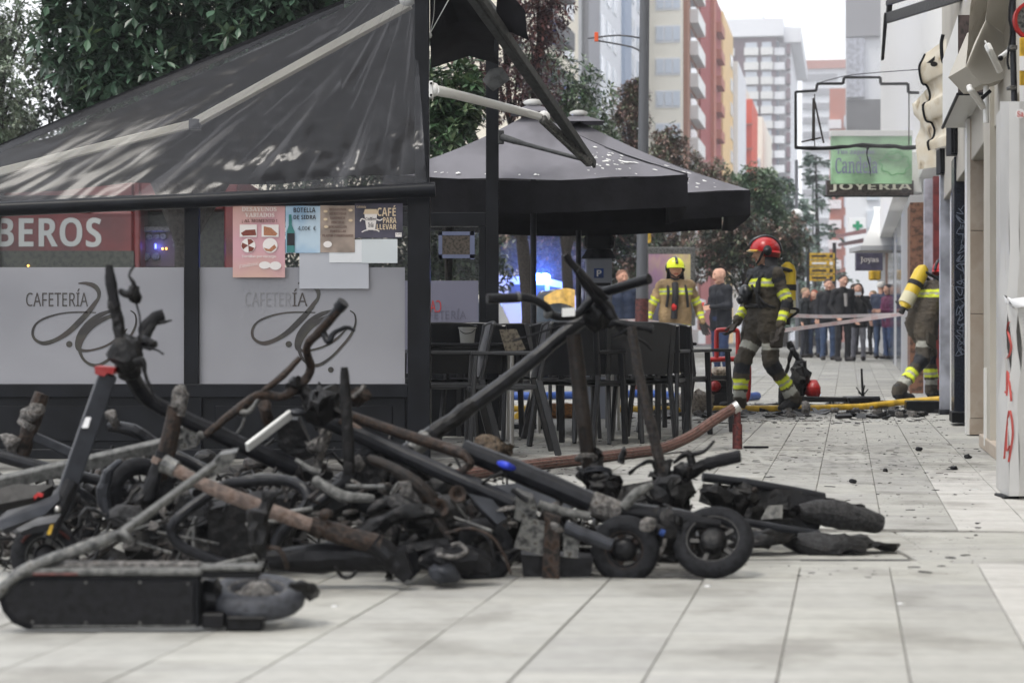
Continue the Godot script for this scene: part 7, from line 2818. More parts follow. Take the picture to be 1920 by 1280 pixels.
func people() -> void:
	anatomy()
	var khaki := srgb(116, 98, 74)
	var sooty := srgb(66, 59, 47)
	var night := srgb(30, 33, 40)
	# firefighter with the red helmet, walking to the left
	var look := {"coat": sooty, "legs": srgb(68, 61, 50), "shoe": srgb(26, 26, 28), "skin": srgb(190, 146, 122), "glove": srgb(54, 48, 42), "bulk": 1.22, "fire": true, "dark": night, "yoke": night, "collar": srgb(30, 30, 34)}
	var f1 := person("firefighter in red helmet and dirty tan kit with yellow air cylinder, walking left", foot(1436, 20.4), -1.12, 1.0, look, {
		"face": Vector3(-0.45, -0.1, 0.9).normalized(), "el": Vector3(0.31, 1.13, -0.06), "wl": Vector3(0.34, 0.88, 0.04), "er": Vector3(-0.30, 1.13, 0.03), "wr": Vector3(-0.24, 0.93, 0.20),
		"kl": Vector3(0.12, 0.52, 0.02), "al": Vector3(0.14, 0.13, -0.26), "tl": Vector3(0.16, 0.035, -0.10), "kr": Vector3(-0.12, 0.52, 0.20), "ar": Vector3(-0.13, 0.085, 0.24), "tr": Vector3(-0.16, 0.05, 0.42)}, 0.0135)
	kit_helmet(f1, srgb(172, 26, 28), srgb(206, 170, 70))
	kit_air(f1, true)
	# firefighter with the yellow helmet
	look = {"coat": srgb(150, 126, 92), "legs": srgb(140, 120, 92), "shoe": srgb(26, 26, 28), "skin": srgb(186, 138, 112), "glove": srgb(48, 46, 46), "bulk": 1.2, "fire": true, "hem": true, "dark": srgb(150, 126, 92), "collar": srgb(34, 34, 38)}
	var f2 := person("firefighter in bright yellow helmet and open tan coat behind the black chairs", foot(1266, 27.4), 0.12, 1.0, look, {"face": Vector3(-0.05, -0.1, 1).normalized(), "el": Vector3(0.33, 1.14, -0.03), "wl": Vector3(0.38, 0.90, 0.05), "er": Vector3(-0.33, 1.14, -0.03), "wr": Vector3(-0.38, 0.90, 0.05)}, 0.0145)
	kit_helmet(f2, srgb(222, 232, 40), srgb(206, 214, 60))
	var J: Dictionary = f2.get_meta("joints")
	var b := MB.new()
	b.tube(curve([J.neck + Vector3(-0.02, -0.03, 0.1), J.chest + Vector3(-0.03, 0, 0.17), J.waist + Vector3(-0.04, 0, 0.165), J.pelvis + Vector3(-0.05, 0.0, 0.165)], 4), 0.045, 8)
	for i in b.c.size(): b.c[i] = srgb(34, 34, 38)
	local("dark_shirt", b, M["tinted"], f2)
	b = MB.new()
	b.ball(Transform3D(Basis(), J.waist + Vector3(-0.05, 0.02, 0.19)), Vector3(0.04, 0.06, 0.03), 10)
	for i in b.c.size(): b.c[i] = srgb(178, 36, 34)
	local("red_pouch", b, M["tinted"], f2)
	b = MB.new()
	for s in [-1.0, 1.0]:
		b.tube(curve([J.neck + Vector3(s * 0.1, 0.0, -0.05), J.neck + Vector3(s * 0.12, -0.05, 0.08), J.chest + Vector3(s * 0.13, 0.0, 0.165), J.waist + Vector3(s * 0.15, 0.02, 0.15)], 4), 0.02, 7)
	for i in b.c.size(): b.c[i] = srgb(28, 28, 32)
	local("harness", b, M["tinted"], f2)
	# firefighter stepping into the doorway
	look = {"coat": srgb(70, 62, 50), "legs": srgb(66, 60, 50), "shoe": srgb(24, 24, 26), "skin": srgb(176, 132, 110), "glove": srgb(50, 46, 40), "bulk": 1.22, "fire": true, "dark": night, "collar": srgb(30, 30, 34)}
	var f3 := person("firefighter with yellow air cylinder stepping into the burnt doorway on the right", foot(1728, 23.2), 2.0, 1.0, look, {
		"pelvis": Vector3(0, 0.90, 0.02), "waist": Vector3(0, 1.04, 0.05), "chest": Vector3(0, 1.23, 0.15), "neck": Vector3(0, 1.37, 0.25), "head": Vector3(0, 1.50, 0.34), "face": Vector3(0.2, -0.1, 1).normalized(),
		"sl": Vector3(0.185, 1.32, 0.21), "sr": Vector3(-0.185, 1.32, 0.21), "el": Vector3(0.3, 1.08, 0.26), "wl": Vector3(0.25, 0.98, 0.46), "er": Vector3(-0.31, 1.06, 0.16), "wr": Vector3(-0.28, 0.92, 0.26),
		"hl": Vector3(0.09, 0.88, 0.02), "hr": Vector3(-0.09, 0.88, 0.02), "kl": Vector3(0.12, 0.55, 0.22), "al": Vector3(0.13, 0.12, 0.24), "tl": Vector3(0.15, 0.05, 0.42), "kr": Vector3(-0.17, 0.50, -0.10), "ar": Vector3(-0.25, 0.13, -0.50), "tr": Vector3(-0.29, 0.035, -0.36)}, 0.0145)
	kit_helmet(f3, srgb(172, 26, 28), srgb(206, 170, 70))
	kit_air(f3, false)
	# bald man
	var man := person("bald man in dark jacket and jeans looking down at his phone", foot(1352, 31.5), -1.05, 1.0, {"coat": srgb(27, 31, 40), "legs": srgb(44, 60, 96), "shoe": srgb(40, 36, 34), "skin": srgb(206, 160, 138), "bulk": 1.08}, {"head": Vector3(0, 1.625, 0.04), "face": Vector3(0, -0.35, 1).normalized(), "el": Vector3(0.25, 1.15, 0.02), "wl": Vector3(0.1, 1.12, 0.27), "er": Vector3(-0.25, 1.15, 0.02), "wr": Vector3(-0.1, 1.12, 0.27)}, 0.018)
	b = MB.new()
	b.box(Transform3D(Basis(Vector3.RIGHT, -0.6), Vector3(0.0, 1.14, 0.38)), Vector3(0.075, 0.15, 0.01), 0.003)
	for i in b.c.size(): b.c[i] = srgb(190, 60, 50)
	local("phone", b, M["tinted"], man)
	person("person in dark blue jacket standing behind the parking meter", foot(1166, 31.0), 0.3, 0.97, {"coat": srgb(44, 56, 80), "legs": srgb(40, 44, 56), "shoe": srgb(30, 30, 30), "skin": srgb(198, 150, 128), "hair": srgb(120, 86, 70)}, {}, 0.02)
	var jeans := srgb(74, 96, 132)
	var black := srgb(40, 40, 44)
	var rows := [
		[1510, 46.5, 0.9, 0.93, {"coat": srgb(66, 72, 76), "legs": srgb(50, 54, 64), "hair": srgb(150, 128, 104)}, {}, "onlooker in grey coat with fair hair at the left of the crowd"],
		[1528, 46.5, -0.5, 0.9, {"coat": srgb(46, 48, 54), "legs": srgb(60, 76, 104), "hair": srgb(140, 72, 50), "long": true}, {}, "onlooker with reddish hair and dark coat"],
		[1553, 43.7, 0.15, 1.02, {"coat": srgb(42, 44, 52), "legs": jeans, "hair": srgb(70, 54, 46), "bulk": 1.08}, {"el": Vector3(0.28, 1.18, 0.1), "wl": Vector3(0.1, 1.50, 0.17)}, "man in dark jacket and blue jeans holding a hand to his face"],
		[1581, 42.5, 0.35, 1.06, {"coat": black, "legs": srgb(34, 34, 40), "hair": srgb(44, 36, 34), "bulk": 1.02}, {"er": Vector3(-0.26, 1.14, -0.06), "wr": Vector3(-0.2, 0.95, 0.08)}, "tall man in black coat and black trousers in the crowd"],
		[1610, 43.0, -0.2, 0.96, {"coat": srgb(38, 38, 42), "legs": srgb(150, 150, 158), "hair": srgb(56, 44, 40), "long": true}, {"el": Vector3(0.26, 1.2, 0.1), "wl": Vector3(0.07, 1.47, 0.24), "er": Vector3(-0.26, 1.2, 0.1), "wr": Vector3(-0.07, 1.47, 0.24)}, "onlooker in black coat and grey trousers taking a picture"],
		[1638, 51.0, -0.9, 0.94, {"coat": srgb(50, 50, 54), "legs": srgb(44, 44, 48), "hair": srgb(130, 110, 88)}, {}, "onlooker in dark clothes standing farther back in the crowd"],
		[1600, 50.0, 0.6, 1.03, {"coat": srgb(90, 84, 76), "legs": srgb(48, 50, 60), "hair": srgb(60, 50, 44)}, {"head": Vector3(0.03, 1.62, 0.03), "el": Vector3(0.3, 1.2, -0.05), "wl": Vector3(0.16, 1.05, 0.12)}, "onlooker in a brownish coat half hidden behind the tall man in black"],
		[1541, 48.5, -0.5, 0.9, {"coat": srgb(120, 124, 130), "legs": srgb(52, 56, 70), "hair": srgb(84, 62, 50), "long": true}, {}, "short onlooker in a pale coat peering from behind the man touching his face"],
		[1653, 45.0, 2.6, 1.0, {"coat": srgb(70, 84, 118), "legs": jeans, "hair": srgb(196, 194, 190)}, {}, "white-haired onlooker in blue jacket and jeans"],
		[1667, 44.5, -1.2, 0.96, {"coat": srgb(150, 60, 112), "legs": srgb(66, 88, 130), "hair": srgb(50, 42, 44)}, {"el": Vector3(0.25, 1.15, 0.02), "wl": Vector3(0.1, 1.14, 0.26), "er": Vector3(-0.25, 1.15, 0.02), "wr": Vector3(-0.1, 1.14, 0.26)}, "onlooker in magenta jacket and jeans at the right of the crowd"]]
	for r in rows:
		var lk: Dictionary = r[4]
		lk.coat = lk.coat.darkened(0.3)
		lk.legs = lk.legs.darkened(0.15)
		lk.merge({"shoe": srgb(44, 40, 40), "skin": srgb(204, 160, 138)})
		var o := person(r[6], foot(r[0], r[1]), r[2], r[3], lk, r[5], 0.024, "onlookers behind the barrier tape")
		if r[6].contains("picture"):
			b = MB.new()
			b.box(Transform3D(Basis(), Vector3(0.0, 1.52, 0.34)), Vector3(0.15, 0.075, 0.01), 0.003)
			for i in b.c.size(): b.c[i] = srgb(200, 204, 210)
			local("phone", b, M["tinted"], o)
		if r[6].contains("tall man"):
			b = MB.new()
			b.tube([Vector3(0, 1.38, 0.1), Vector3(0, 1.12, 0.13)], [0.045, 0.035], 8)
			for i in b.c.size(): b.c[i] = srgb(140, 136, 132)
			local("grey_shirt", b, M["tinted"], o)

# ------------------------------------------------------------------ the heap of burnt scooters
func tb(parent: Node3D, called: String, pts: Array, rpx: Variant, m: String, per := 4, rough := 0.0, sides := 11) -> MeshInstance3D:
	var b := MB.new()
	var path := wire(pts, per)
	var r := []
	for i in path.size():
		var f := float(i) / maxi(path.size() - 1, 1)
		var k: float = 1.0 if rpx is Array else rpx
		if rpx is Array:
			var q: float = f * (rpx.size() - 1)
			k = lerpf(rpx[int(q)], rpx[mini(int(q) + 1, rpx.size() - 1)], q - int(q))
		r.append(k * 0.88 * -path[i].z / F)
	b.tube(path, r, sides)
	blend(b, rough if rough > 0.0 else 0.0, 14.0, int(pts[0][0]))
	blend(b, 0.0022, 55.0, int(pts[0][1]))
	return part(called, b, M[m], parent)

func flatbar(parent: Node3D, called: String, a: Array, e: Array, wpx: float, hpx: float, m: String, up := Vector3.UP, rough := 0.0) -> MeshInstance3D:
	var b := MB.new()
	b.bar(at(a[0], a[1], a[2]), at(e[0], e[1], e[2]), wpx * 0.85 * a[2] / F, hpx * 0.85 * a[2] / F, 0.004, up)
	if rough > 0.0:
		blend(b, rough, 12.0, int(a[0]))
	return part(called, b, M[m], parent)

func lump(parent: Node3D, called: String, c: Array, rx: float, ry: float, rz: float, m: String, rough := 0.03, freq := 14.0) -> MeshInstance3D:
	var b := MB.new()
	var s: float = c[2] / F
	b.ball(Transform3D(Basis(), at(c[0], c[1], c[2])), Vector3(rx * s, ry * s, rz * s), 16)
	blend(b, rough, freq, int(c[0] + c[1]))
	return part(called, b, M[m], parent)

func plate(parent: Node3D, called: String, pts: Array, d: float, thick: float, m: String, tilt := 0.0, rough := 0.0) -> MeshInstance3D:
	var b := MB.new()
	var q := []
	for p in pts: q.append(Vector2(p[0], p[1]))
	var poly := poly_px(q, d)
	var c := Vector2.ZERO
	for p in poly: c += p
	c /= poly.size()
	for i in poly.size(): poly[i] -= c
	b.prism(poly, Transform3D(Basis(Vector3.RIGHT, tilt), Vector3(c.x, c.y, -d)), thick)
	if rough > 0.0: blend(b, rough, 12.0, int(pts[0][0]))
	return part(called, b, M[m], parent)

func scooter(label: String, px: float, d: float) -> Node3D:
	return thing("burnt_scooter", label, "scooter", foot(px, d), "burnt electric scooters heaped on the pavement")

func coil(parent: Node3D, called: String, c: Array, r: float, turns: int, m: String, sd := 1) -> void:
	var g := RandomNumberGenerator.new()
	g.seed = sd
	var p := []
	var o := at(c[0], c[1], c[2])
	var s: float = c[2] / F * r
	for k in turns * 8:
		var a := TAU * k / 8.0
		p.append(o + Vector3(cos(a) * s * g.randf_range(0.8, 1.1), s * 0.12 * k / 8.0 + sin(a) * s * 0.35, sin(a) * s * 0.8))
	var b := MB.new()
	b.tube(curve(p, 2), 0.0035, 5)
	part(called, b, M[m], parent)

func scooter_heap() -> void:
	# 1. in front, on its side with its belly towards us
	var s := scooter("burnt scooter on its side in front, the black belly of its deck towards us", 250, 5.2)
	var d := 5.14
	var ol := []
	for q in [[372, 1082], [372, 1176], [50, 1180], [22, 1168], [4, 1146], [-4, 1122], [2, 1104], [18, 1090], [44, 1082]]: ol.append(Vector2(q[0], q[1]))
	var b := MB.new()
	b.prism(poly_px(ol, d), Transform3D(Basis(), Vector3(0, 0, -d)), 0.05)
	mat("tyre_dusty", srgb(58, 60, 66), 0.7, 0.0, T["dirt"], 0.3, T["rough"], 0.3)
	mat("belly_black", srgb(18, 19, 22), 0.6, 0.0, T["soft"], 0.25).metallic_specular = 0.25
	part("deck_belly", b, M["belly_black"], s)
	var inner := []
	for q in ol: inner.append(Vector2(186 + (q.x - 186) * 0.94, 1130 + (q.y - 1130) * 0.84))
	b = MB.new()
	b.prism(poly_px(inner, d - 0.004), Transform3D(Basis(), Vector3(0, 0, -d + 0.004)), 0.004)
	part("belly_cover", b, M["soot"], s)
	for q in [[60, 1094], [60, 1166], [160, 1092], [160, 1168], [262, 1092], [262, 1168], [352, 1094], [352, 1166]]:
		b = MB.new()
		b.ball(Transform3D(Basis(), at(q[0], q[1], d - 0.004)), Vector3(0.0045, 0.0045, 0.002), 8)
		part("screw", b, M["alloy"], s)
	b = MB.new()
	pbox(b, 60, 1172, 366, 1176, d - 0.003, 0.006, 0.001)
	part("lower_edge", b, M["pale_bar"], s)
	b = MB.new()
	pbox(b, 46, 1066, 378, 1080, d - 0.004, 0.05, 0.006)
	part("deck_edge", b, M["pale_bar"], s)
	b = MB.new()
	pbox(b, 40, 1056, 372, 1068, d + 0.03, 0.07, 0.006)
	blend(b, 0.006, 9.0)
	part("deck_top", b, M["ash"], s)
	b = MB.new()
	pbox(b, 60, 1074, 145, 1079, d - 0.008, 0.006, 0.002)
	part("red_stripe", b, M["red_dark"], s)
	b = MB.new()
	pbox(b, 372, 1060, 488, 1071, d + 0.0, 0.06, 0.005)
	part("rear_arm", b, M["pale_bar"], s)
	b = MB.new()
	pbox(b, 374, 1070, 486, 1084, d + 0.01, 0.05, 0.005)
	part("rear_bracket", b, M["soot"], s)
	b = MB.new()
	pbox(b, 376, 1150, 420, 1178, d + 0.01, 0.04, 0.005)
	part("rear_bracket", b, M["soot"], s)
	b = MB.new()
	pbox(b, 422, 1152, 492, 1184, d + 0.02, 0.06, 0.006)
	pbox(b, 424, 1156, 500, 1163, d + 0.0, 0.05, 0.004)
	pbox(b, 470, 1085, 482, 1160, d + 0.16, 0.03, 0.004)
	part("axle_bracket", b, M["soot"], s)
	lump(s, "motor_mount", [392, 1122, d + 0.08], 30, 34, 30, "soot", 0.03)
	wheel(s, at(482, 1119, d + 0.13), Vector3(0.04, 1, 0.2), 0.13, 0.066, M["tyre_dusty"], M["ash"], M["ash"], 5)
	tb(s, "rear_fender", [[540, 1096, d + 0.05], [572, 1100, d + 0.09], [588, 1108, d + 0.15], [580, 1120, d + 0.2]], [7, 12, 13, 8], "char", 4, 0.012)
	tb(s, "neck", [[-20, 1128, d], [10, 1098, d], [48, 1068, d], [130, 1036, d + 0.05], [216, 1004, d + 0.1]], [13, 13, 13, 14], "alloy", 3, 0.004)
	lump(s, "hinge", [228, 1004, d + 0.12], 20, 12, 14, "alloy", 0.02)
	flatbar(s, "folded_stem", [226, 1000, d + 0.12], [400, 872, d + 0.75], 20, 16, "pale_bar")
	plate(s, "stem_clamp", [[386, 880], [412, 852], [444, 846], [436, 866], [410, 888], [392, 898]], d + 0.78, 0.05, "alloy", 0.2)
	lump(s, "motor_nut", [208, 1054, d + 0.1], 10, 7, 10, "soot", 0.01)

	# 2. upright at the left
	d = 6.2
	s = scooter("burnt scooter standing upright at the left with a red collar and grey stem", 120, d)
	flatbar(s, "stem", [108, 968, d], [202, 700, d], 40, 34, "scooter_grey", Vector3(0.3, 0, 1))
	plate(s, "white_sticker", [[160, 782], [170, 782], [164, 802], [152, 802]], d - 0.042, 0.002, "white")
	plate(s, "red_collar", [[177, 686], [214, 688], [211, 701], [200, 699], [194, 705], [178, 700]], d - 0.04, 0.07, "red", 0.0, 0.006)
	lump(s, "head_clamp", [232, 664, d], 30, 34, 26, "char", 0.03)
	tb(s, "handlebar", [[206, 500, d], [210, 545, d], [220, 600, d], [236, 660, d], [262, 640, d + 0.05], [288, 600, d + 0.1]], [8, 10, 13, 14, 13, 12], "char", 5, 0.012)
	tb(s, "grip", [[204, 498, d], [208, 530, d], [214, 575, d]], [7, 12, 12], "rubber", 3, 0.006)
	tb(s, "grip", [[268, 628, d + 0.07], [284, 600, d + 0.1], [306, 590, d + 0.12]], [14, 16, 12], "rubber", 3, 0.01)
	tb(s, "brake_lever", [[226, 548, d], [242, 550, d - 0.03], [252, 535, d - 0.03], [242, 518, d - 0.03], [250, 500, d]], [8, 10, 5, 3, 3], "char", 4, 0.006)
	tb(s, "brake_lever", [[292, 606, d + 0.1], [315, 602, d + 0.1], [322, 600, d + 0.1]], [5, 2.5, 2], "char", 3)
	lump(s, "throttle", [252, 550, d], 12, 15, 12, "char", 0.02)
	lump(s, "throttle", [278, 645, d + 0.04], 14, 13, 12, "char", 0.02)
	for q in [[[252, 560, d], [262, 600, d], [258, 640, d], [240, 690, d]], [[262, 650, d], [290, 655, d], [306, 664, d]], [[262, 680, d], [272, 700, d], [284, 735, d], [300, 760, d]]]:
		tb(s, "brake_cable", q, 2.2, "rubber", 5)
	tb(s, "dangling_lever", [[250, 680, d - 0.03], [266, 676, d - 0.03], [272, 698, d - 0.03], [282, 726, d - 0.03]], [9, 8, 5, 3], "char", 4, 0.008)
	tb(s, "fork", [[132, 905, d], [112, 950, d - 0.03], [92, 1010, d - 0.05]], [22, 18, 13], "soot", 4)
	lump(s, "fork_crown", [118, 940, d + 0.02], 26, 28, 24, "soot", 0.02)
	plate(s, "amber_reflector", [[95, 978], [101, 978], [94, 1002], [87, 1002]], d - 0.09, 0.004, "yellow")
	lump(s, "chrome_cap", [107, 954, d - 0.06], 6, 7, 6, "steel", 0.0)
	var fw := wheel(s, at(84, 1042, d + 0.05), Vector3(0.35, 0.15, 1), 0.108, 0.055, M["tyre"], M["pale_bar"], M["soot"], 7, "front_wheel")
	b = MB.new()
	b.lathe(Transform3D(Basis(Vector3(0.93, 0, -0.35).normalized(), Vector3(0.35, 0.15, 1).normalized(), Vector3(0, 1, 0)), at(84, 1042, d + 0.04)), [Vector2(0.082, 0.02), Vector2(0.09, 0.03), Vector2(0.09, -0.03), Vector2(0.082, 0.02)], 18, 0.3, 0.6, 2.6)
	part("red_rim_band", b, M["red_dark"], fw)
	plate(s, "front_fender", [[-10, 980], [10, 958], [60, 940], [104, 920], [110, 935], [80, 960], [50, 975], [10, 992]], d - 0.08, 0.03, "scooter_grey", -0.5, 0.02)
	plate(s, "front_fender", [[36, 992], [70, 970], [108, 962], [100, 984], [64, 990], [40, 1000]], d - 0.1, 0.03, "scooter_grey", -0.6, 0.02)
	plate(s, "tail_light", [[62, 930], [70, 923], [80, 926], [78, 932], [69, 930], [64, 937]], d - 0.1, 0.01, "red")
	plate(s, "deck", [[-60, 930], [20, 905], [100, 912], [60, 935], [-60, 960]], d + 0.12, 0.06, "soot", -0.6, 0.02)

	# 3. dark stem leaning down to the right from the same cluster
	d = 6.75
	s = scooter("burnt scooter with a thick dark stem sloping down to the right behind the red-collared one", 400, d)
	tb(s, "stem", [[238, 688, d - 0.2], [262, 730, d - 0.1], [300, 762, d - 0.05], [440, 828, d], [575, 886, d + 0.05]], [17, 17, 17, 18, 22], "soot_tube", 4, 0.004)
	lump(s, "headset", [240, 690, d - 0.2], 24, 22, 24, "char", 0.02)
	lump(s, "hinge", [588, 890, d], 30, 26, 26, "char", 0.05)
	tb(s, "latch", [[555, 862, d - 0.1], [582, 880, d - 0.12], [600, 886, d - 0.12]], [5, 7, 8], "pale_bar", 3)
	wheel(s, at(262, 925, d - 0.1), Vector3(0.5, 0.1, 1), 0.122, 0.06, M["tyre"], M["soot"], M["char"], 6, "front_wheel")
	var fend := []
	for k in 9:
		var a := PI * (0.62 + 0.75 * k / 8.0)
		fend.append([250 + cos(a) * 58, 925 - sin(a) * 66, d - 0.2])
	tb(s, "fender", fend, [4, 12, 14, 12, 5], "scooter_grey", 2, 0.01, 8)
	plate(s, "deck", [[230, 1000], [420, 950], [560, 960], [580, 1000], [400, 1040], [240, 1050]], d - 0.15, 0.06, "char", -0.9, 0.03)

	# 4. rusty fork at the far left
	d = 7.3
	s = scooter("burnt scooter at the left edge with a rusty upright fork and ashen clamp", 60, d)
	tb(s, "fork_tube", [[34, 868, d], [54, 806, d], [78, 738, d]], [17, 18, 15], "rust", 4, 0.008)
	lump(s, "clamp", [62, 772, d - 0.03], 21, 14, 18, "ash", 0.025)
	tb(s, "clamp_ring", [[52, 790, d - 0.02], [46, 800, d - 0.02]], 20, "ash", 1, 0.006)
	lump(s, "lower_clamp", [22, 832, d - 0.03], 15, 22, 16, "ash", 0.04)
	tb(s, "deck_rail", [[-60, 832, d - 0.1], [0, 855, d - 0.1], [130, 890, d - 0.15]], 14, "soot_tube", 3)
	flatbar(s, "side_rail", [48, 812, d], [150, 856, d], 18, 20, "scooter_grey")
	wheel(s, at(-30, 940, d), Vector3(0.4, 0, 1), 0.12, 0.06, M["tyre"], M["soot"], M["char"])

	# 5. pale flat bar
	d = 6.9
	s = scooter("burnt scooter whose long pale flat bar crosses the left half of the heap", 200, d)
	flatbar(s, "deck_frame", [-40, 914, d], [345, 826, d], 24, 30, "pale_bar", Vector3(0.1, 1, 0.4), 0.004)
	plate(s, "end_bracket", [[322, 806], [346, 800], [372, 812], [366, 836], [340, 846], [322, 838]], d - 0.02, 0.08, "alloy", 0.1, 0.008)
	tb(s, "cross_tube", [[130, 888, d + 0.1], [190, 902, d + 0.1], [250, 918, d + 0.1]], 12, "soot_tube", 3)
	plate(s, "torn_shell", [[212, 866], [264, 856], [270, 874], [236, 884], [214, 880]], d - 0.05, 0.05, "ash", 0.0, 0.03)
	tb(s, "stem", [[205, 800, d + 0.25], [250, 806, d + 0.2], [300, 838, d + 0.2], [395, 885, d + 0.15]], [10, 14, 12, 14], "soot_tube", 4, 0.006)
	lump(s, "headlamp", [210, 782, d + 0.2], 12, 22, 12, "ash", 0.03)
	wheel(s, at(130, 970, d + 0.1), Vector3(0.3, 0.4, 1), 0.115, 0.06, M["tyre"], M["soot"], M["char"])

	# 6. rusty column with a whitish cap
	d = 6.6
	s = scooter("burnt scooter with a rusty steering column topped by a whitened cap", 310, d)
	tb(s, "steering_column", [[300, 900, d], [314, 840, d], [330, 762, d]], [15, 19, 18], "rust", 4, 0.006)
	tb(s, "cap", [[332, 778, d], [336, 750, d], [340, 732, d], [346, 728, d]], [18, 17, 17, 8], "ash", 3, 0.01)
	tb(s, "lower_fork", [[304, 848, d - 0.04], [290, 890, d - 0.05], [276, 940, d - 0.06]], [14, 15, 18], "soot", 4, 0.01)
	tb(s, "clamp_ring", [[300, 858, d - 0.04], [296, 870, d - 0.04]], 17, "pink_rust", 1)
	lump(s, "hub_motor", [268, 945, d - 0.05], 26, 30, 22, "char", 0.04)
	plate(s, "deck", [[330, 910], [440, 960], [420, 1010], [320, 990]], d + 0.05, 0.06, "char", -0.4, 0.02)

	# 7. long pinkish tube in front
	d = 6.0
	s = scooter("burnt scooter with a long scorched pinkish stem in front, ending in a rusty clamp", 500, d)
	tb(s, "stem", [[306, 868, d + 0.1], [400, 916, d + 0.05], [520, 962, d], [600, 990, d]], [14, 15, 16, 15], "pink_rust", 4, 0.004)
	tb(s, "stem_sleeve", [[585, 982, d], [640, 1002, d], [715, 1024, d]], [18, 22, 22], "rust", 4, 0.008)
	tb(s, "stem_bare_end", [[306, 868, d + 0.1], [330, 880, d + 0.09]], 19, "alloy", 2, 0.006)
	tb(s, "clamp_ring", [[598, 985, d - 0.0], [608, 989, d]], 28, "rust", 1, 0.006)
	lump(s, "clamp_bolt", [612, 966, d - 0.02], 14, 10, 12, "rust", 0.01)
	tb(s, "fork", [[700, 1018, d], [732, 1044, d], [748, 1072, d]], [24, 22, 16], "soot", 3, 0.01)
	tb(s, "motor_tube", [[505, 1052, d + 0.05], [600, 1046, d + 0.05], [690, 1042, d + 0.05], [735, 1052, d]], [24, 32, 34, 20], "soot", 4, 0.012)
	tb(s, "rusty_band", [[500, 1026, d - 0.1], [522, 1030, d - 0.12], [534, 1050, d - 0.12], [538, 1064, d - 0.1]], 5, "rust", 4)
	flatbar(s, "side_strip", [405, 1060, d - 0.05], [490, 1040, d - 0.02], 8, 12, "alloy")
	tb(s, "burnt_rag", [[515, 906, d - 0.08], [505, 935, d - 0.1], [490, 960, d - 0.1], [486, 1010, d - 0.1], [488, 1040, d - 0.08]], [3, 14, 22, 14, 6], "char", 4, 0.05, 9)
	plate(s, "fender", [[742, 1032], [760, 1030], [772, 1076], [756, 1092], [738, 1080]], d - 0.02, 0.06, "soot", 0.1, 0.01)
	tb(s, "kickstand", [[628, 1062, d - 0.05], [640, 1080, d - 0.05], [656, 1082, d - 0.05], [668, 1070, d - 0.05]], 4, "char", 4)

	# 8. bent handlebar in the middle
	d = 6.85
	s = scooter("burnt scooter with a bent brownish handlebar raised in the middle of the heap", 560, d)
	tb(s, "handlebar", [[640, 574, d - 0.15], [598, 622, d - 0.1], [574, 652, d - 0.06], [582, 690, d], [566, 718, d], [530, 742, d - 0.04], [490, 740, d - 0.06], [452, 762, d - 0.1], [384, 816, d - 0.15]], [10, 10, 9, 10, 10, 9, 10, 10, 8], "rust", 5, 0.004)
	tb(s, "grip", [[640, 572, d - 0.15], [600, 620, d - 0.1]], [11, 11], "soot_tube", 2)
	tb(s, "grip_end", [[644, 566, d - 0.15], [634, 578, d - 0.14]], 14, "soot_tube", 1)
	tb(s, "straight_rod", [[562, 670, d - 0.03], [530, 704, d - 0.05], [492, 734, d - 0.06]], [6, 8, 6], "rust", 3)
	tb(s, "brake_lever", [[604, 620, d - 0.1], [616, 640, d - 0.12], [626, 624, d - 0.12], [650, 614, d - 0.1], [665, 620, d - 0.1]], [7, 8, 6, 5, 3], "soot_tube", 4)
	tb(s, "brake_lever", [[448, 772, d - 0.1], [466, 772, d - 0.12], [484, 748, d - 0.12]], [9, 6, 3], "alloy", 4)
	tb(s, "lever_link", [[460, 775, d - 0.1], [452, 800, d - 0.1], [436, 820, d - 0.1]], 3, "alloy", 4)
	lump(s, "stem_clamp", [550, 720, d], 16, 17, 16, "char", 0.03)
	lump(s, "end_cap", [376, 816, d - 0.15], 8, 8, 8, "pale_bar", 0.005)
	tb(s, "stem", [[566, 726, d], [590, 756, d], [612, 800, d]], [12, 16, 24], "char", 4, 0.02)
	lump(s, "headset", [592, 758, d], 22, 26, 22, "char", 0.06)
	lump(s, "melted_housing", [500, 772, d], 13, 30, 13, "rust", 0.03)
	flatbar(s, "white_rail", [545, 776, d - 0.05], [462, 838, d - 0.2], 10, 24, "white_paint", Vector3(0.2, 1, 0.5), 0.01)
	lump(s, "clamp_scrap", [556, 772, d - 0.05], 20, 8, 12, "scooter_grey", 0.02)
	plate(s, "burnt_shell", [[520, 800], [565, 784], [588, 850], [560, 870], [525, 840]], d, 0.05, "char", 0.1, 0.05)
	lump(s, "ash_knob", [596, 832, d - 0.1], 20, 16, 14, "ash", 0.05)
	tb(s, "stem_rod", [[612, 790, d], [600, 850, d - 0.05], [575, 880, d - 0.1]], [14, 9, 12], "ash", 4, 0.02)

	# 9. tubular loop of a deck in the middle, wheel and battery box
	d = 6.35
	s = scooter("burnt scooter with a looped tubular frame and charred battery box low in the middle", 450, d)
	tb(s, "frame_loop", [[425, 1058, d - 0.1], [350, 1030, d - 0.1], [322, 1000, d - 0.1], [335, 970, d - 0.1], [395, 925, d - 0.05], [440, 905, d], [520, 900, d], [565, 912, d - 0.05], [578, 940, d - 0.08], [560, 965, d - 0.1], [625, 920, d - 0.05]], 12, "soot_tube", 6)
	plate(s, "battery_box", [[388, 952], [470, 930], [545, 940], [540, 1050], [400, 1054]], d, 0.12, "char", 0.05, 0.03)
	tb(s, "upper_tube", [[430, 905, d + 0.02], [490, 892, d + 0.03], [555, 896, d + 0.03]], 6, "pale_bar", 4, 0.01)
	wheel(s, at(420, 990, d + 0.3), Vector3(0.2, 0.2, 1), 0.11, 0.055, M["tyre"], M["soot"], M["char"])
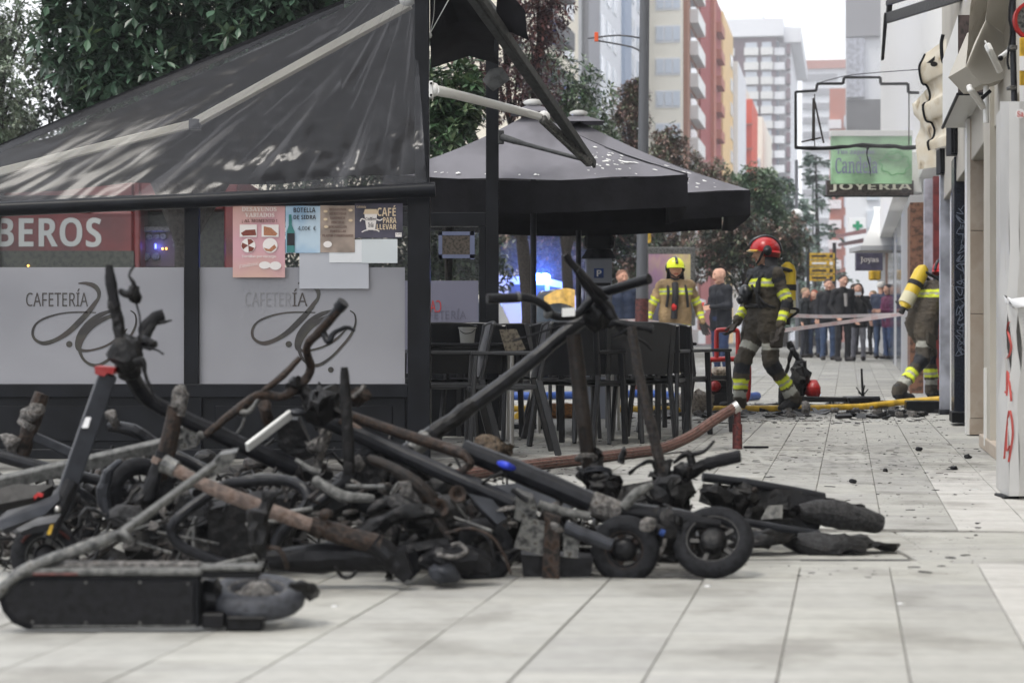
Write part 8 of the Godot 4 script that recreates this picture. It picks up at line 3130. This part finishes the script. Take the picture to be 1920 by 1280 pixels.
	tb(s, "rail", [[588, 898, d - 0.05], [640, 930, d - 0.1], [700, 935, d - 0.1]], [10, 11, 8], "pale_bar", 3, 0.01)
	tb(s, "fork", [[640, 905, d], [600, 935, d - 0.05], [540, 985, d - 0.05], [510, 1030, d - 0.05]], [12, 12, 14, 12], "soot_tube", 4)

	# 10. upright black pipe
	d = 6.5
	s = scooter("burnt scooter of which a black pipe stands upright in the middle of the heap", 655, d)
	tb(s, "upright_pipe", [[645, 688, d], [649, 760, d], [655, 890, d]], [8, 12, 13], "char", 3, 0.004)
	lump(s, "melted_cluster", [612, 760, d + 0.1], 36, 26, 30, "char", 0.06)
	lump(s, "melted_cluster", [668, 745, d + 0.08], 20, 16, 18, "rust", 0.05)
	tb(s, "bent_rod", [[660, 745, d], [672, 735, d], [684, 722, d]], [4, 4, 5], "ash", 3)
	plate(s, "shell", [[660, 870], [716, 852], [730, 880], [700, 920], [664, 915]], d + 0.1, 0.06, "char", 0.1, 0.05)
	lump(s, "ash_bracket", [672, 868, d + 0.05], 12, 18, 12, "ash", 0.03)
	wheel(s, at(706, 900, d + 0.15), Vector3(0.3, 0.2, 1), 0.12, 0.06, M["tyre"], M["soot"], M["char"], 6)

	# 11. grey tube across, ending in plates and a wheel
	d = 6.35
	s = scooter("burnt scooter with a dark grey stem sloping down to pale plates and a spoked wheel", 1050, d)
	tb(s, "stem", [[585, 776, d + 0.4], [640, 800, d + 0.35], [800, 872, d + 0.2], [968, 946, d + 0.05]], [20, 18, 18, 18], "soot_tube", 4, 0.003)
	tb(s, "scorched_patch", [[640, 786, d + 0.33], [700, 822, d + 0.3]], [10, 6], "pink_rust", 3, 0.008)
	plate(s, "hinge_block", [[968, 926], [1000, 934], [1008, 962], [984, 984], [964, 970]], d - 0.02, 0.09, "alloy", 0.1, 0.01)
	tb(s, "hinge_pin", [[960, 918, d - 0.03], [990, 940, d - 0.04]], 5, "soot", 2)
	plate(s, "pale_plate", [[984, 966], [1022, 980], [1018, 1042], [964, 1026]], d - 0.06, 0.012, "alloy", 0.12, 0.006)
	plate(s, "pale_plate", [[1056, 998], [1088, 1000], [1084, 1046], [1056, 1044]], d - 0.06, 0.012, "alloy", 0.05, 0.006)
	plate(s, "brown_strap", [[1022, 960], [1050, 968], [1048, 1086], [1016, 1084]], d - 0.07, 0.02, "rust", 0.0, 0.008)
	plate(s, "deck", [[976, 1040], [1112, 1046], [1106, 1090], [982, 1090]], d - 0.02, 0.14, "soot", 0.0, 0.01)
	tb(s, "fork", [[1060, 988, d - 0.08], [1100, 1004, d - 0.1], [1148, 1022, d - 0.12]], [15, 14, 13], "scooter_grey", 3, 0.004)
	tb(s, "cross_rail", [[1010, 944, d], [1060, 960, d], [1106, 968, d]], [9, 10, 9], "pale_bar", 3, 0.004)
	wheel(s, at(1172, 1030, d), Vector3(-0.18, 0.05, 1), 0.112, 0.062, M["tyre"], M["rust"], M["soot"], 5)
	tb(s, "rear_bracket", [[752, 1010, d - 0.1], [830, 985, d - 0.1], [880, 990, d - 0.12]], [7, 8, 6], "char", 4, 0.01)
	plate(s, "number_plate", [[915, 898], [985, 888], [1100, 950], [1050, 972], [1000, 960], [920, 920]], d + 0.35, 0.01, "scooter_grey", -1.0, 0.008)

	# 12. thick black tube with a blue mark, ending in a tilted wheel
	d = 6.45
	s = scooter("burnt scooter with thick black stem bearing a blue mark and a tilted wheel", 1200, d)
	tb(s, "inner_tube", [[640, 774, d + 0.25], [760, 815, d + 0.2], [880, 854, d + 0.15]], [11, 12, 14], "rust", 4)
	tb(s, "stem", [[868, 842, d + 0.15], [1000, 896, d + 0.08], [1136, 954, d]], [22, 24, 24], "soot_tube", 4, 0.003)
	b = MB.new()
	b.ball(Transform3D(Basis(Vector3.BACK, -0.35), at(950, 873, d + 0.065)), Vector3(0.036, 0.013, 0.012), 10)
	mat("mark_blue", srgb(42, 62, 190), 0.5)
	part("blue_mark", b, M["mark_blue"], s)
	tb(s, "sleeve", [[1108, 943, d - 0.01], [1164, 962, d - 0.02]], [27, 25], "ash", 2, 0.006)
	tb(s, "fork_tube", [[1150, 956, d - 0.01], [1240, 968, d - 0.03], [1352, 982, d - 0.05]], [22, 22, 17], "soot", 4, 0.006)
	tb(s, "white_spindle", [[1170, 950, d - 0.05], [1196, 922, d - 0.06], [1222, 908, d - 0.05]], [11, 10, 8], "pale_bar", 3, 0.006)
	lump(s, "hub_cap", [1214, 984, d - 0.12], 18, 15, 14, "ash", 0.015)
	lump(s, "motor", [1250, 990, d - 0.05], 34, 40, 26, "char", 0.05)
	wheel(s, at(1338, 1016, d - 0.1), Vector3(-0.25, 0.8, 1), 0.132, 0.058, M["tyre"], M["soot"], M["char"], 5)
	tb(s, "clamp", [[832, 838, d + 0.1], [858, 846, d + 0.06], [880, 866, d + 0.04], [866, 884, d + 0.04]], [6, 12, 10, 6], "rust", 4, 0.01)
	tb(s, "brake_rod", [[1230, 998, d], [1245, 1010, d - 0.1], [1240, 1040, d - 0.1]], [3, 5, 4], "ash", 3, 0.01)
	tb(s, "blue_bolt", [[1238, 996, d - 0.14], [1246, 1000, d - 0.14]], 7, "blue", 1)

	# 13. tall stem with the whole handlebar, rising to the right
	d = 7.1
	s = scooter("burnt scooter leaning with its tall dark stem and complete handlebar above the chairs", 900, d)
	tb(s, "lower_stem", [[690, 900, d - 0.35], [756, 852, d - 0.3], [832, 798, d - 0.2]], [19, 19, 18], "soot_tube", 3)
	tb(s, "steel_collar", [[770, 846, d - 0.29], [800, 820, d - 0.25]], 20, "alloy", 2)
	tb(s, "folding_joint", [[812, 812, d - 0.23], [850, 786, d - 0.2], [882, 762, d - 0.15]], [19, 17, 19], "char", 4, 0.012)
	tb(s, "stem", [[862, 778, d - 0.17], [960, 706, d - 0.08], [1060, 624, d], [1120, 580, d + 0.04]], [17, 16, 15, 15], "soot_tube", 4, 0.002)
	tb(s, "handlebar", [[920, 559, d - 0.2], [985, 558, d - 0.16], [1020, 572, d - 0.12], [1040, 592, d - 0.08], [1080, 590, d - 0.04], [1110, 560, d], [1135, 545, d], [1215, 524, d - 0.1]], [9, 9, 9, 9, 9, 10, 9, 9], "soot_tube", 5)
	tb(s, "grip", [[913, 560, d - 0.2], [972, 558, d - 0.17]], [11, 11], "soot", 2)
	tb(s, "grip", [[1140, 546, d], [1218, 522, d - 0.1]], [10, 12], "soot", 2)
	tb(s, "grip_ring", [[968, 557, d - 0.172], [975, 557, d - 0.168]], 12, "pale_bar", 1)
	plate(s, "white_clamp", [[1054, 578], [1078, 576], [1078, 592], [1054, 594]], d - 0.1, 0.03, "white_paint", 0.0, 0.003)
	lump(s, "brake_clamp", [1028, 588, d - 0.1], 9, 11, 9, "alloy", 0.01)
	tb(s, "display_arm", [[1062, 478, d - 0.1], [1100, 530, d - 0.08], [1138, 580, d - 0.05], [1166, 622, d - 0.05]], [8, 12, 13, 8], "soot", 4, 0.012)
	tb(s, "display_arm", [[1084, 505, d - 0.14], [1120, 545, d - 0.12], [1134, 560, d - 0.1]], [5, 8, 7], "soot", 4, 0.008)
	lump(s, "stem_head", [1122, 590, d], 30, 30, 24, "char", 0.04)
	tb(s, "lower_lever", [[1145, 612, d - 0.05], [1160, 604, d - 0.08], [1225, 618, d - 0.1]], [6, 8, 8], "soot", 4, 0.006)
	tb(s, "lower_lever", [[1150, 632, d - 0.05], [1190, 612, d - 0.08], [1200, 616, d - 0.1]], [3, 5, 3], "soot", 4)
	tb(s, "tail_rod", [[1166, 622, d - 0.05], [1205, 640, d - 0.05], [1222, 656, d - 0.05]], [4, 3, 2], "soot", 4)
	tb(s, "brake_cable", [[1096, 604, d - 0.1], [1060, 608, d - 0.1], [1010, 624, d - 0.1], [960, 640, d - 0.08]], 2.2, "rubber", 5)
	plate(s, "deck", [[560, 930], [700, 880], [740, 900], [620, 970]], d - 0.3, 0.08, "char", -0.5, 0.03)
	wheel(s, at(770, 930, d - 0.2), Vector3(0.4, 0.2, 1), 0.12, 0.06, M["tyre"], M["soot"], M["char"])

	# 14 and 15. two upright columns on the right
	d = 7.0
	s = scooter("burnt scooter whose brown-black column stands upright left of the tilted wheel", 1095, d)
	tb(s, "column", [[1076, 628, d + 0.05], [1086, 720, d + 0.03], [1096, 800, d], [1106, 880, d]], [15, 17, 17, 14], "rust_black", 4, 0.004)
	lump(s, "base", [1116, 888, d], 30, 34, 26, "char", 0.06)
	coil(s, "wire_coil", [1100, 862, d - 0.04], 20, 3, "ash", 3)
	coil(s, "wire_coil", [1122, 890, d - 0.06], 26, 3, "scooter_grey", 5)
	lump(s, "melted_motor", [1130, 910, d - 0.05], 34, 26, 26, "char", 0.06)
	tb(s, "stub", [[1164, 868, d + 0.1], [1168, 850, d + 0.1], [1174, 846, d + 0.1]], [8, 8, 10], "char", 3, 0.01)
	plate(s, "deck", [[1070, 920], [1240, 900], [1300, 940], [1120, 960]], d + 0.02, 0.08, "char", -0.6, 0.04)
	d = 6.95
	s = scooter("burnt scooter whose thin grey-brown column leans beside the brown-black one", 1215, d)
	tb(s, "column", [[1184, 612, d], [1202, 720, d], [1224, 810, d], [1242, 884, d]], [10, 11, 12, 11], "rust_grey", 4, 0.004)
	lump(s, "base", [1238, 890, d], 22, 22, 20, "char", 0.05)
	tb(s, "lever", [[1180, 886, d], [1208, 868, d - 0.03], [1224, 866, d - 0.03], [1230, 880, d - 0.03]], [4, 5, 5, 4], "char", 4, 0.008)
	lump(s, "melted_motor", [1260, 925, d - 0.1], 40, 30, 30, "char", 0.07)

	# 16. right-hand scooter on its side: handlebar, open deck and tail fender
	d = 7.35
	s = scooter("burnt scooter at the right end with an open burnt-out deck and rounded tail fender", 1480, d)
	tb(s, "handlebar", [[1240, 900, d - 0.35], [1290, 888, d - 0.4], [1330, 868, d - 0.45], [1388, 856, d - 0.5]], [14, 15, 13, 12], "char", 4, 0.008)
	tb(s, "grip", [[1328, 869, d - 0.45], [1356, 862, d - 0.48], [1388, 855, d - 0.5]], [14, 13, 13], "rubber", 4, 0.006)
	lump(s, "throttle", [1282, 886, d - 0.4], 24, 22, 20, "char", 0.03)
	tb(s, "brake_lever", [[1262, 866, d - 0.4], [1290, 850, d - 0.42], [1300, 872, d - 0.42]], [3, 8, 10], "char", 4, 0.006)
	tb(s, "brake_lever", [[1296, 852, d - 0.42], [1320, 846, d - 0.44], [1340, 826, d - 0.44]], [6, 4, 3], "char", 4)
	tb(s, "deck_rail", [[1318, 894, d - 0.1], [1420, 908, d - 0.05], [1545, 930, d + 0.1]], [10, 10, 8], "scooter_grey", 4)
	tb(s, "deck_rail", [[1382, 976, d - 0.3], [1460, 990, d - 0.25], [1535, 1002, d - 0.2]], [8, 10, 10], "scooter_grey", 4)
	plate(s, "deck_tray", [[1318, 900], [1500, 924], [1500, 985], [1390, 975], [1320, 940]], d - 0.05, 0.03, "char", -0.4, 0.04)
	plate(s, "tail_bracket", [[1490, 922], [1545, 926], [1552, 960], [1528, 1000], [1488, 990]], d - 0.1, 0.06, "soot", -0.3, 0.02)
	plate(s, "foil_scrap", [[1436, 950], [1468, 946], [1470, 972], [1430, 976]], d - 0.2, 0.01, "alloy", -0.5, 0.02)
	lump(s, "orange_scrap", [1416, 919, d - 0.15], 7, 5, 5, "rust", 0.01)
	for e in [[1350, 930, 26], [1395, 935, 24], [1380, 950, 22], [1480, 955, 14], [1410, 960, 18]]:
		lump(s, "burnt_cell", [e[0], e[1], d - 0.15], e[2], e[2] * 0.7, e[2], "char", 0.06)
	tb(s, "tail_fender", [[1500, 958, d - 0.15], [1530, 958, d - 0.15], [1580, 966, d - 0.15], [1630, 978, d - 0.15], [1656, 982, d - 0.15]], [14, 26, 30, 24, 15], "ash_dark", 4, 0.012, 14)
	tb(s, "tail_strip", [[1545, 936, d], [1580, 946, d], [1622, 952, d]], [4, 7, 4], "char", 4, 0.015)
	b = MB.new()
	b.ball(Transform3D(Basis(), at(1560, 1018, d - 0.35)), Vector3(0.17, 0.03, 0.09), 20)
	blend(b, 0.04, 9.0)
	var fl := single("melted_sheet", "crumpled melted sheet on the ground below the tail fender", "debris", b, M["ash_dark"])
	b = MB.new()
	b.ball(Transform3D(Basis(), at(1640, 1020, d - 0.33)), Vector3(0.09, 0.012, 0.06), 14)
	b.ball(Transform3D(Basis(), at(1430, 1008, d - 0.4)), Vector3(0.12, 0.02, 0.08), 14)
	blend(b, 0.04, 9.0)
	part("sheet_scrap", b, M["char"], fl)

	# 17. scooter in the middle foreground: fairing, lamp cups, curled cables
	d = 6.2
	s = scooter("burnt scooter low in the middle with rusty round lamp cups and a dark fairing", 820, d)
	for e in [[[824, 952], 18], [[858, 926], 16]]:
		b = MB.new()
		var c := at(e[0][0], e[0][1], d - 0.02)
		var q: float = e[1] * d / F
		b.lathe(Transform3D(Basis(Vector3.RIGHT, PI / 2 - 0.15), c), [Vector2(0, -0.01), Vector2(q * 0.25, -0.01), Vector2(q * 0.3, 0.0), Vector2(q * 0.85, 0.012), Vector2(q, 0.012), Vector2(q, -0.03), Vector2(q * 0.7, -0.04), Vector2(0, -0.04)], 20)
		part("lamp_cup", b, M["rust"], s)
	tb(s, "column", [[690, 858, d + 0.1], [740, 880, d + 0.05], [790, 915, d], [812, 945, d]], [9, 14, 16, 20], "rust_black", 4, 0.008)
	plate(s, "shell", [[742, 908], [770, 900], [800, 930], [795, 955], [756, 948]], d, 0.04, "ash", 0.2, 0.02)
	tb(s, "fairing", [[640, 1010, d], [700, 990, d - 0.03], [760, 960, d - 0.05], [830, 965, d - 0.05]], [8, 18, 20, 10], "char", 4, 0.02)
	tb(s, "fairing", [[690, 960, d], [740, 940, d], [790, 962, d - 0.05]], [10, 16, 14], "char", 4, 0.02)
	plate(s, "deck", [[752, 1018], [840, 1006], [846, 1024], [760, 1036]], d - 0.1, 0.08, "char", -0.3, 0.015)
	plate(s, "front_cowl", [[742, 1040], [780, 1030], [800, 1060], [770, 1092], [744, 1080]], d - 0.1, 0.07, "belly_black", 0.2, 0.015)
	tb(s, "rear_cowl", [[788, 1052, d - 0.08], [830, 1046, d - 0.1], [890, 1052, d - 0.08], [918, 1070, d - 0.08]], [18, 30, 30, 14], "soot", 4, 0.02, 14)
	lump(s, "mud_cowl", [832, 1074, d - 0.16], 34, 18, 22, "scooter_grey", 0.02)
	tb(s, "ash_ring", [[820, 1040, d - 0.14], [850, 1044, d - 0.16], [874, 1034, d - 0.14], [862, 1020, d - 0.12], [846, 1022, d - 0.12]], 5, "ash", 5)
	tb(s, "cable", [[836, 1000, d - 0.1], [880, 990, d - 0.12], [920, 1005, d - 0.14], [945, 1040, d - 0.14], [958, 1076, d - 0.14]], 3.2, "rust", 5)
	tb(s, "cable", [[880, 990, d - 0.05], [915, 1010, d - 0.08], [930, 1060, d - 0.08]], 3, "rubber", 5)
	plate(s, "grey_fairing", [[872, 920], [920, 935], [946, 972], [930, 985], [886, 950]], d + 0.02, 0.03, "scooter_grey", -0.3, 0.02)
	wheel(s, at(905, 1035, d + 0.12), Vector3(0.5, 0.1, 1), 0.11, 0.06, M["tyre"], M["soot"], M["char"])
	lump(s, "burnt_block", [800, 985, d + 0.05], 46, 30, 30, "char", 0.06)
	lump(s, "foam_clump", [930, 842, 7.4], 38, 22, 22, "ash_brown", 0.05)

	# melted remains between them: a mass no one could count
	var g := RandomNumberGenerator.new()
	g.seed = 21
	b = MB.new()
	var b2 := MB.new()
	var b3 := MB.new()
	var b4 := MB.new()
	for k in 560:
		var px := g.randf_range(-80, 1330)
		var d2 := g.randf_range(6.15, 7.1 if px > 700 else 8.3)
		var h := g.randf_range(0.02, 0.27) * (0.4 + 0.6 * sin(PI * clampf((px + 60) / 1390.0, 0, 1)))
		if px > 1040: h *= 0.55
		if px > 900 and d2 < 6.75: d2 = g.randf_range(6.75, 7.3)
		if px > 900: h *= 0.6
		if d2 < 6.5 and k % 4 > 0: continue
		if px < 700 and k % 3 == 0: d2 = g.randf_range(7.2, 9.2)
		var c := foot(px, d2) + Vector3(0, h, 0)
		var w: MB = [b, b, b2, b3, b, b, b][k % 7]
		var kind := g.randi() % 4
		if kind == 0:
			w.box(Transform3D(Basis.from_euler(Vector3(g.randf() * 3, g.randf() * 3, g.randf() * 3)), c), Vector3(g.randf_range(0.05, 0.16), g.randf_range(0.005, 0.03), g.randf_range(0.03, 0.1)), 0.003)
		elif kind == 1:
			w.ball(Transform3D(Basis.from_euler(Vector3(g.randf() * 3, g.randf() * 3, 0)), c), Vector3(g.randf_range(0.03, 0.1), g.randf_range(0.02, 0.065), g.randf_range(0.02, 0.06)), 10)
		else:
			var v := Vector3(g.randfn(), g.randfn() * 0.5, g.randfn()).normalized() * g.randf_range(0.06, 0.22)
			w.tube(curve([c - v, c + Vector3(g.randfn(), g.randfn(), g.randfn()) * 0.03, c + v], 3), g.randf_range(0.003, 0.014), 6)
	for k in 330:      # springs of wire, bare rods, flakes
		var px := g.randf_range(-60, 1320)
		var d2 := g.randf_range(6.3, 7.3)
		if px > 940: d2 += 0.4
		var h := g.randf_range(0.02, 0.3) * (0.45 + 0.55 * sin(PI * clampf((px + 60) / 1390.0, 0, 1)))
		if px > 1040: h *= 0.6
		var c := foot(px, d2) + Vector3(0, h, 0)
		if k % 3 < 2:
			var v := Vector3(g.randfn(), g.randfn() * 0.6, g.randfn() * 0.5).normalized() * g.randf_range(0.04, 0.2)
			(b if k % 4 else b3).tube(curve([c - v, c - v * 0.3 + Vector3(g.randfn(), g.randfn(), g.randfn()) * 0.035, c + v * 0.4 + Vector3(g.randfn(), g.randfn(), g.randfn()) * 0.035, c + v], 3), g.randf_range(0.0015, 0.006), 5)
		else:
			b4.box(Transform3D(Basis.from_euler(Vector3(g.randf() * 3, g.randf() * 3, g.randf() * 3)), c), Vector3(g.randf_range(0.008, 0.04), g.randf_range(0.002, 0.008), g.randf_range(0.006, 0.022)), 0.0)
	var b5 := MB.new()
	for k in 110:
		var px := g.randf_range(-40, 1120)
		var h := g.randf_range(0.08, 0.3) * (0.5 + 0.5 * sin(PI * clampf((px + 60) / 1390.0, 0, 1)))
		var c := foot(px, g.randf_range(6.2, 7.0)) + Vector3(0, h, 0)
		if k % 3:
			b4.ball(Transform3D(Basis.from_euler(Vector3(g.randf() * 3, g.randf() * 3, 0)), c), Vector3(g.randf_range(0.008, 0.035), g.randf_range(0.004, 0.012), g.randf_range(0.008, 0.02)), 8)
		else:
			var v := Vector3(g.randfn(), g.randfn() * 0.6, g.randfn() * 0.3).normalized() * g.randf_range(0.03, 0.12)
			b5.tube([c - v, c + v], g.randf_range(0.003, 0.009), 7)
	for w in [b, b2, b3, b4]:
		blend(w, 0.03, 11.0)
		for i in w.v.size():
			if w.v[i].y < 0.004: w.v[i].y = 0.004
	var pile := single("melted_remains", "", "", b, M["char"], "", "stuff")
	part("ash_bits", b2, M["ash_dark"], pile)
	part("metal_bits", b3, M["rust_grey"], pile)
	part("bare_rods", b5, M["alloy"], pile)
	part("pale_flakes", b4, M["ash"], pile)

# ------------------------------------------------------------------ litter
func litter() -> void:
	var g := RandomNumberGenerator.new()
	g.seed = 9
	var chip := MB.new()
	chip.ball(Transform3D(), Vector3(1, 0.35, 0.8), 6)
	blend(chip, 0.5, 0.9)
	var mesh := chip.mesh()
	mesh.surface_set_material(0, M["tinted"])
	var xf := []
	var cols := []
	for k in 9000:
		var d := g.randf_range(9.5, 24.0) if k % 4 else g.randf_range(17.5, 22.5)
		if k % 9 == 0: d = g.randf_range(6.3, 9.5)
		var px := g.randf_range(860, 1850)
		if d > 17.0 and k % 4 == 0: px = g.randf_range(1180, 1760)
		var p := foot(px, d)
		if p.x > 0.17 * d + 0.9: continue
		var r := 0.0016 + 0.009 * pow(g.randf(), 9.0)
		if d > 17.5 and k % 4 == 0: r *= 2.2
		xf.append(Transform3D(Basis(Vector3.UP, g.randf() * TAU).scaled_local(Vector3(r * g.randf_range(0.8, 4.5), r * 0.7, r)), p + Vector3(0, r * 0.2, 0)))
		var t := g.randf()
		cols.append(srgb(40, 40, 42) if t < 0.72 else srgb(96, 92, 88) if t < 0.9 else srgb(190, 190, 188))
	var holder := Node3D.new()
	holder.name = "burnt_litter"
	add_child(holder)
	holder.set_meta("kind", "stuff")
	scatter("chips", mesh, xf, cols, holder)
	# bigger scraps before the burnt doorway, and loose ones nearer
	var scraps := MB.new()
	for k in 150:
		var d := g.randf_range(18.6, 22.2)
		var p := foot(g.randf_range(1200, 1765), d)
		scraps.box(Transform3D(Basis.from_euler(Vector3(g.randf_range(-0.3, 0.3), g.randf() * 6, g.randf_range(-0.3, 0.3))), p + Vector3(0, 0.012, 0)), Vector3(g.randf_range(0.04, 0.22), g.randf_range(0.006, 0.04), g.randf_range(0.02, 0.12)), 0.003)
	blend(scraps, 0.03, 8.0)
	part("scraps", scraps, M["char"], holder)
	var pale := MB.new()
	for k in 40:
		var d := g.randf_range(18.8, 21.6)
		pale.ball(Transform3D(Basis(), foot(g.randf_range(1250, 1740), d) + Vector3(0, 0.02, 0)), Vector3(g.randf_range(0.02, 0.07), g.randf_range(0.01, 0.04), 0.03), 8)
	blend(pale, 0.03, 14.0)
	part("pale_scraps", pale, M["ash"], holder)
	for e in [[1815, 856, 0.02, "small lump of charcoal nearest the cream pier"], [1790, 877, 0.018, "charcoal scrap with a thin tail on the pale slabs"], [1600, 902, 0.017, "lump of charcoal on the paving above the tail fender"], [1661, 881, 0.013, "small charcoal lump beside the slab joint in mid paving"], [1724, 842, 0.02, "flat charcoal scrap on the far pale slabs"]]:
		var d: float = EYE * F / (e[1] - HOR + 4)
		var b := MB.new()
		b.ball(Transform3D(Basis(), at(e[0], e[1], d)), Vector3(e[2] * 1.3, e[2] * 0.8, e[2]), 9)
		blend(b, 0.012, 40.0)
		single("charcoal_lump", e[3], "charcoal", b, M["soot"])
	for e in [[628, 1137, "pale crumb on the paving just right of the front scooter"], [1328, 1099, "whitish scrap on the paving below the tilted wheel"], [1690, 1132, "white speck on a slab joint right of the heap"]]:
		var d: float = EYE * F / (e[1] - HOR)
		var b := MB.new()
		b.ball(Transform3D(Basis(), at(e[0], e[1], d)), Vector3(0.013, 0.004, 0.012), 8)
		single("crumb", e[2], "crumb", b, M["white"])
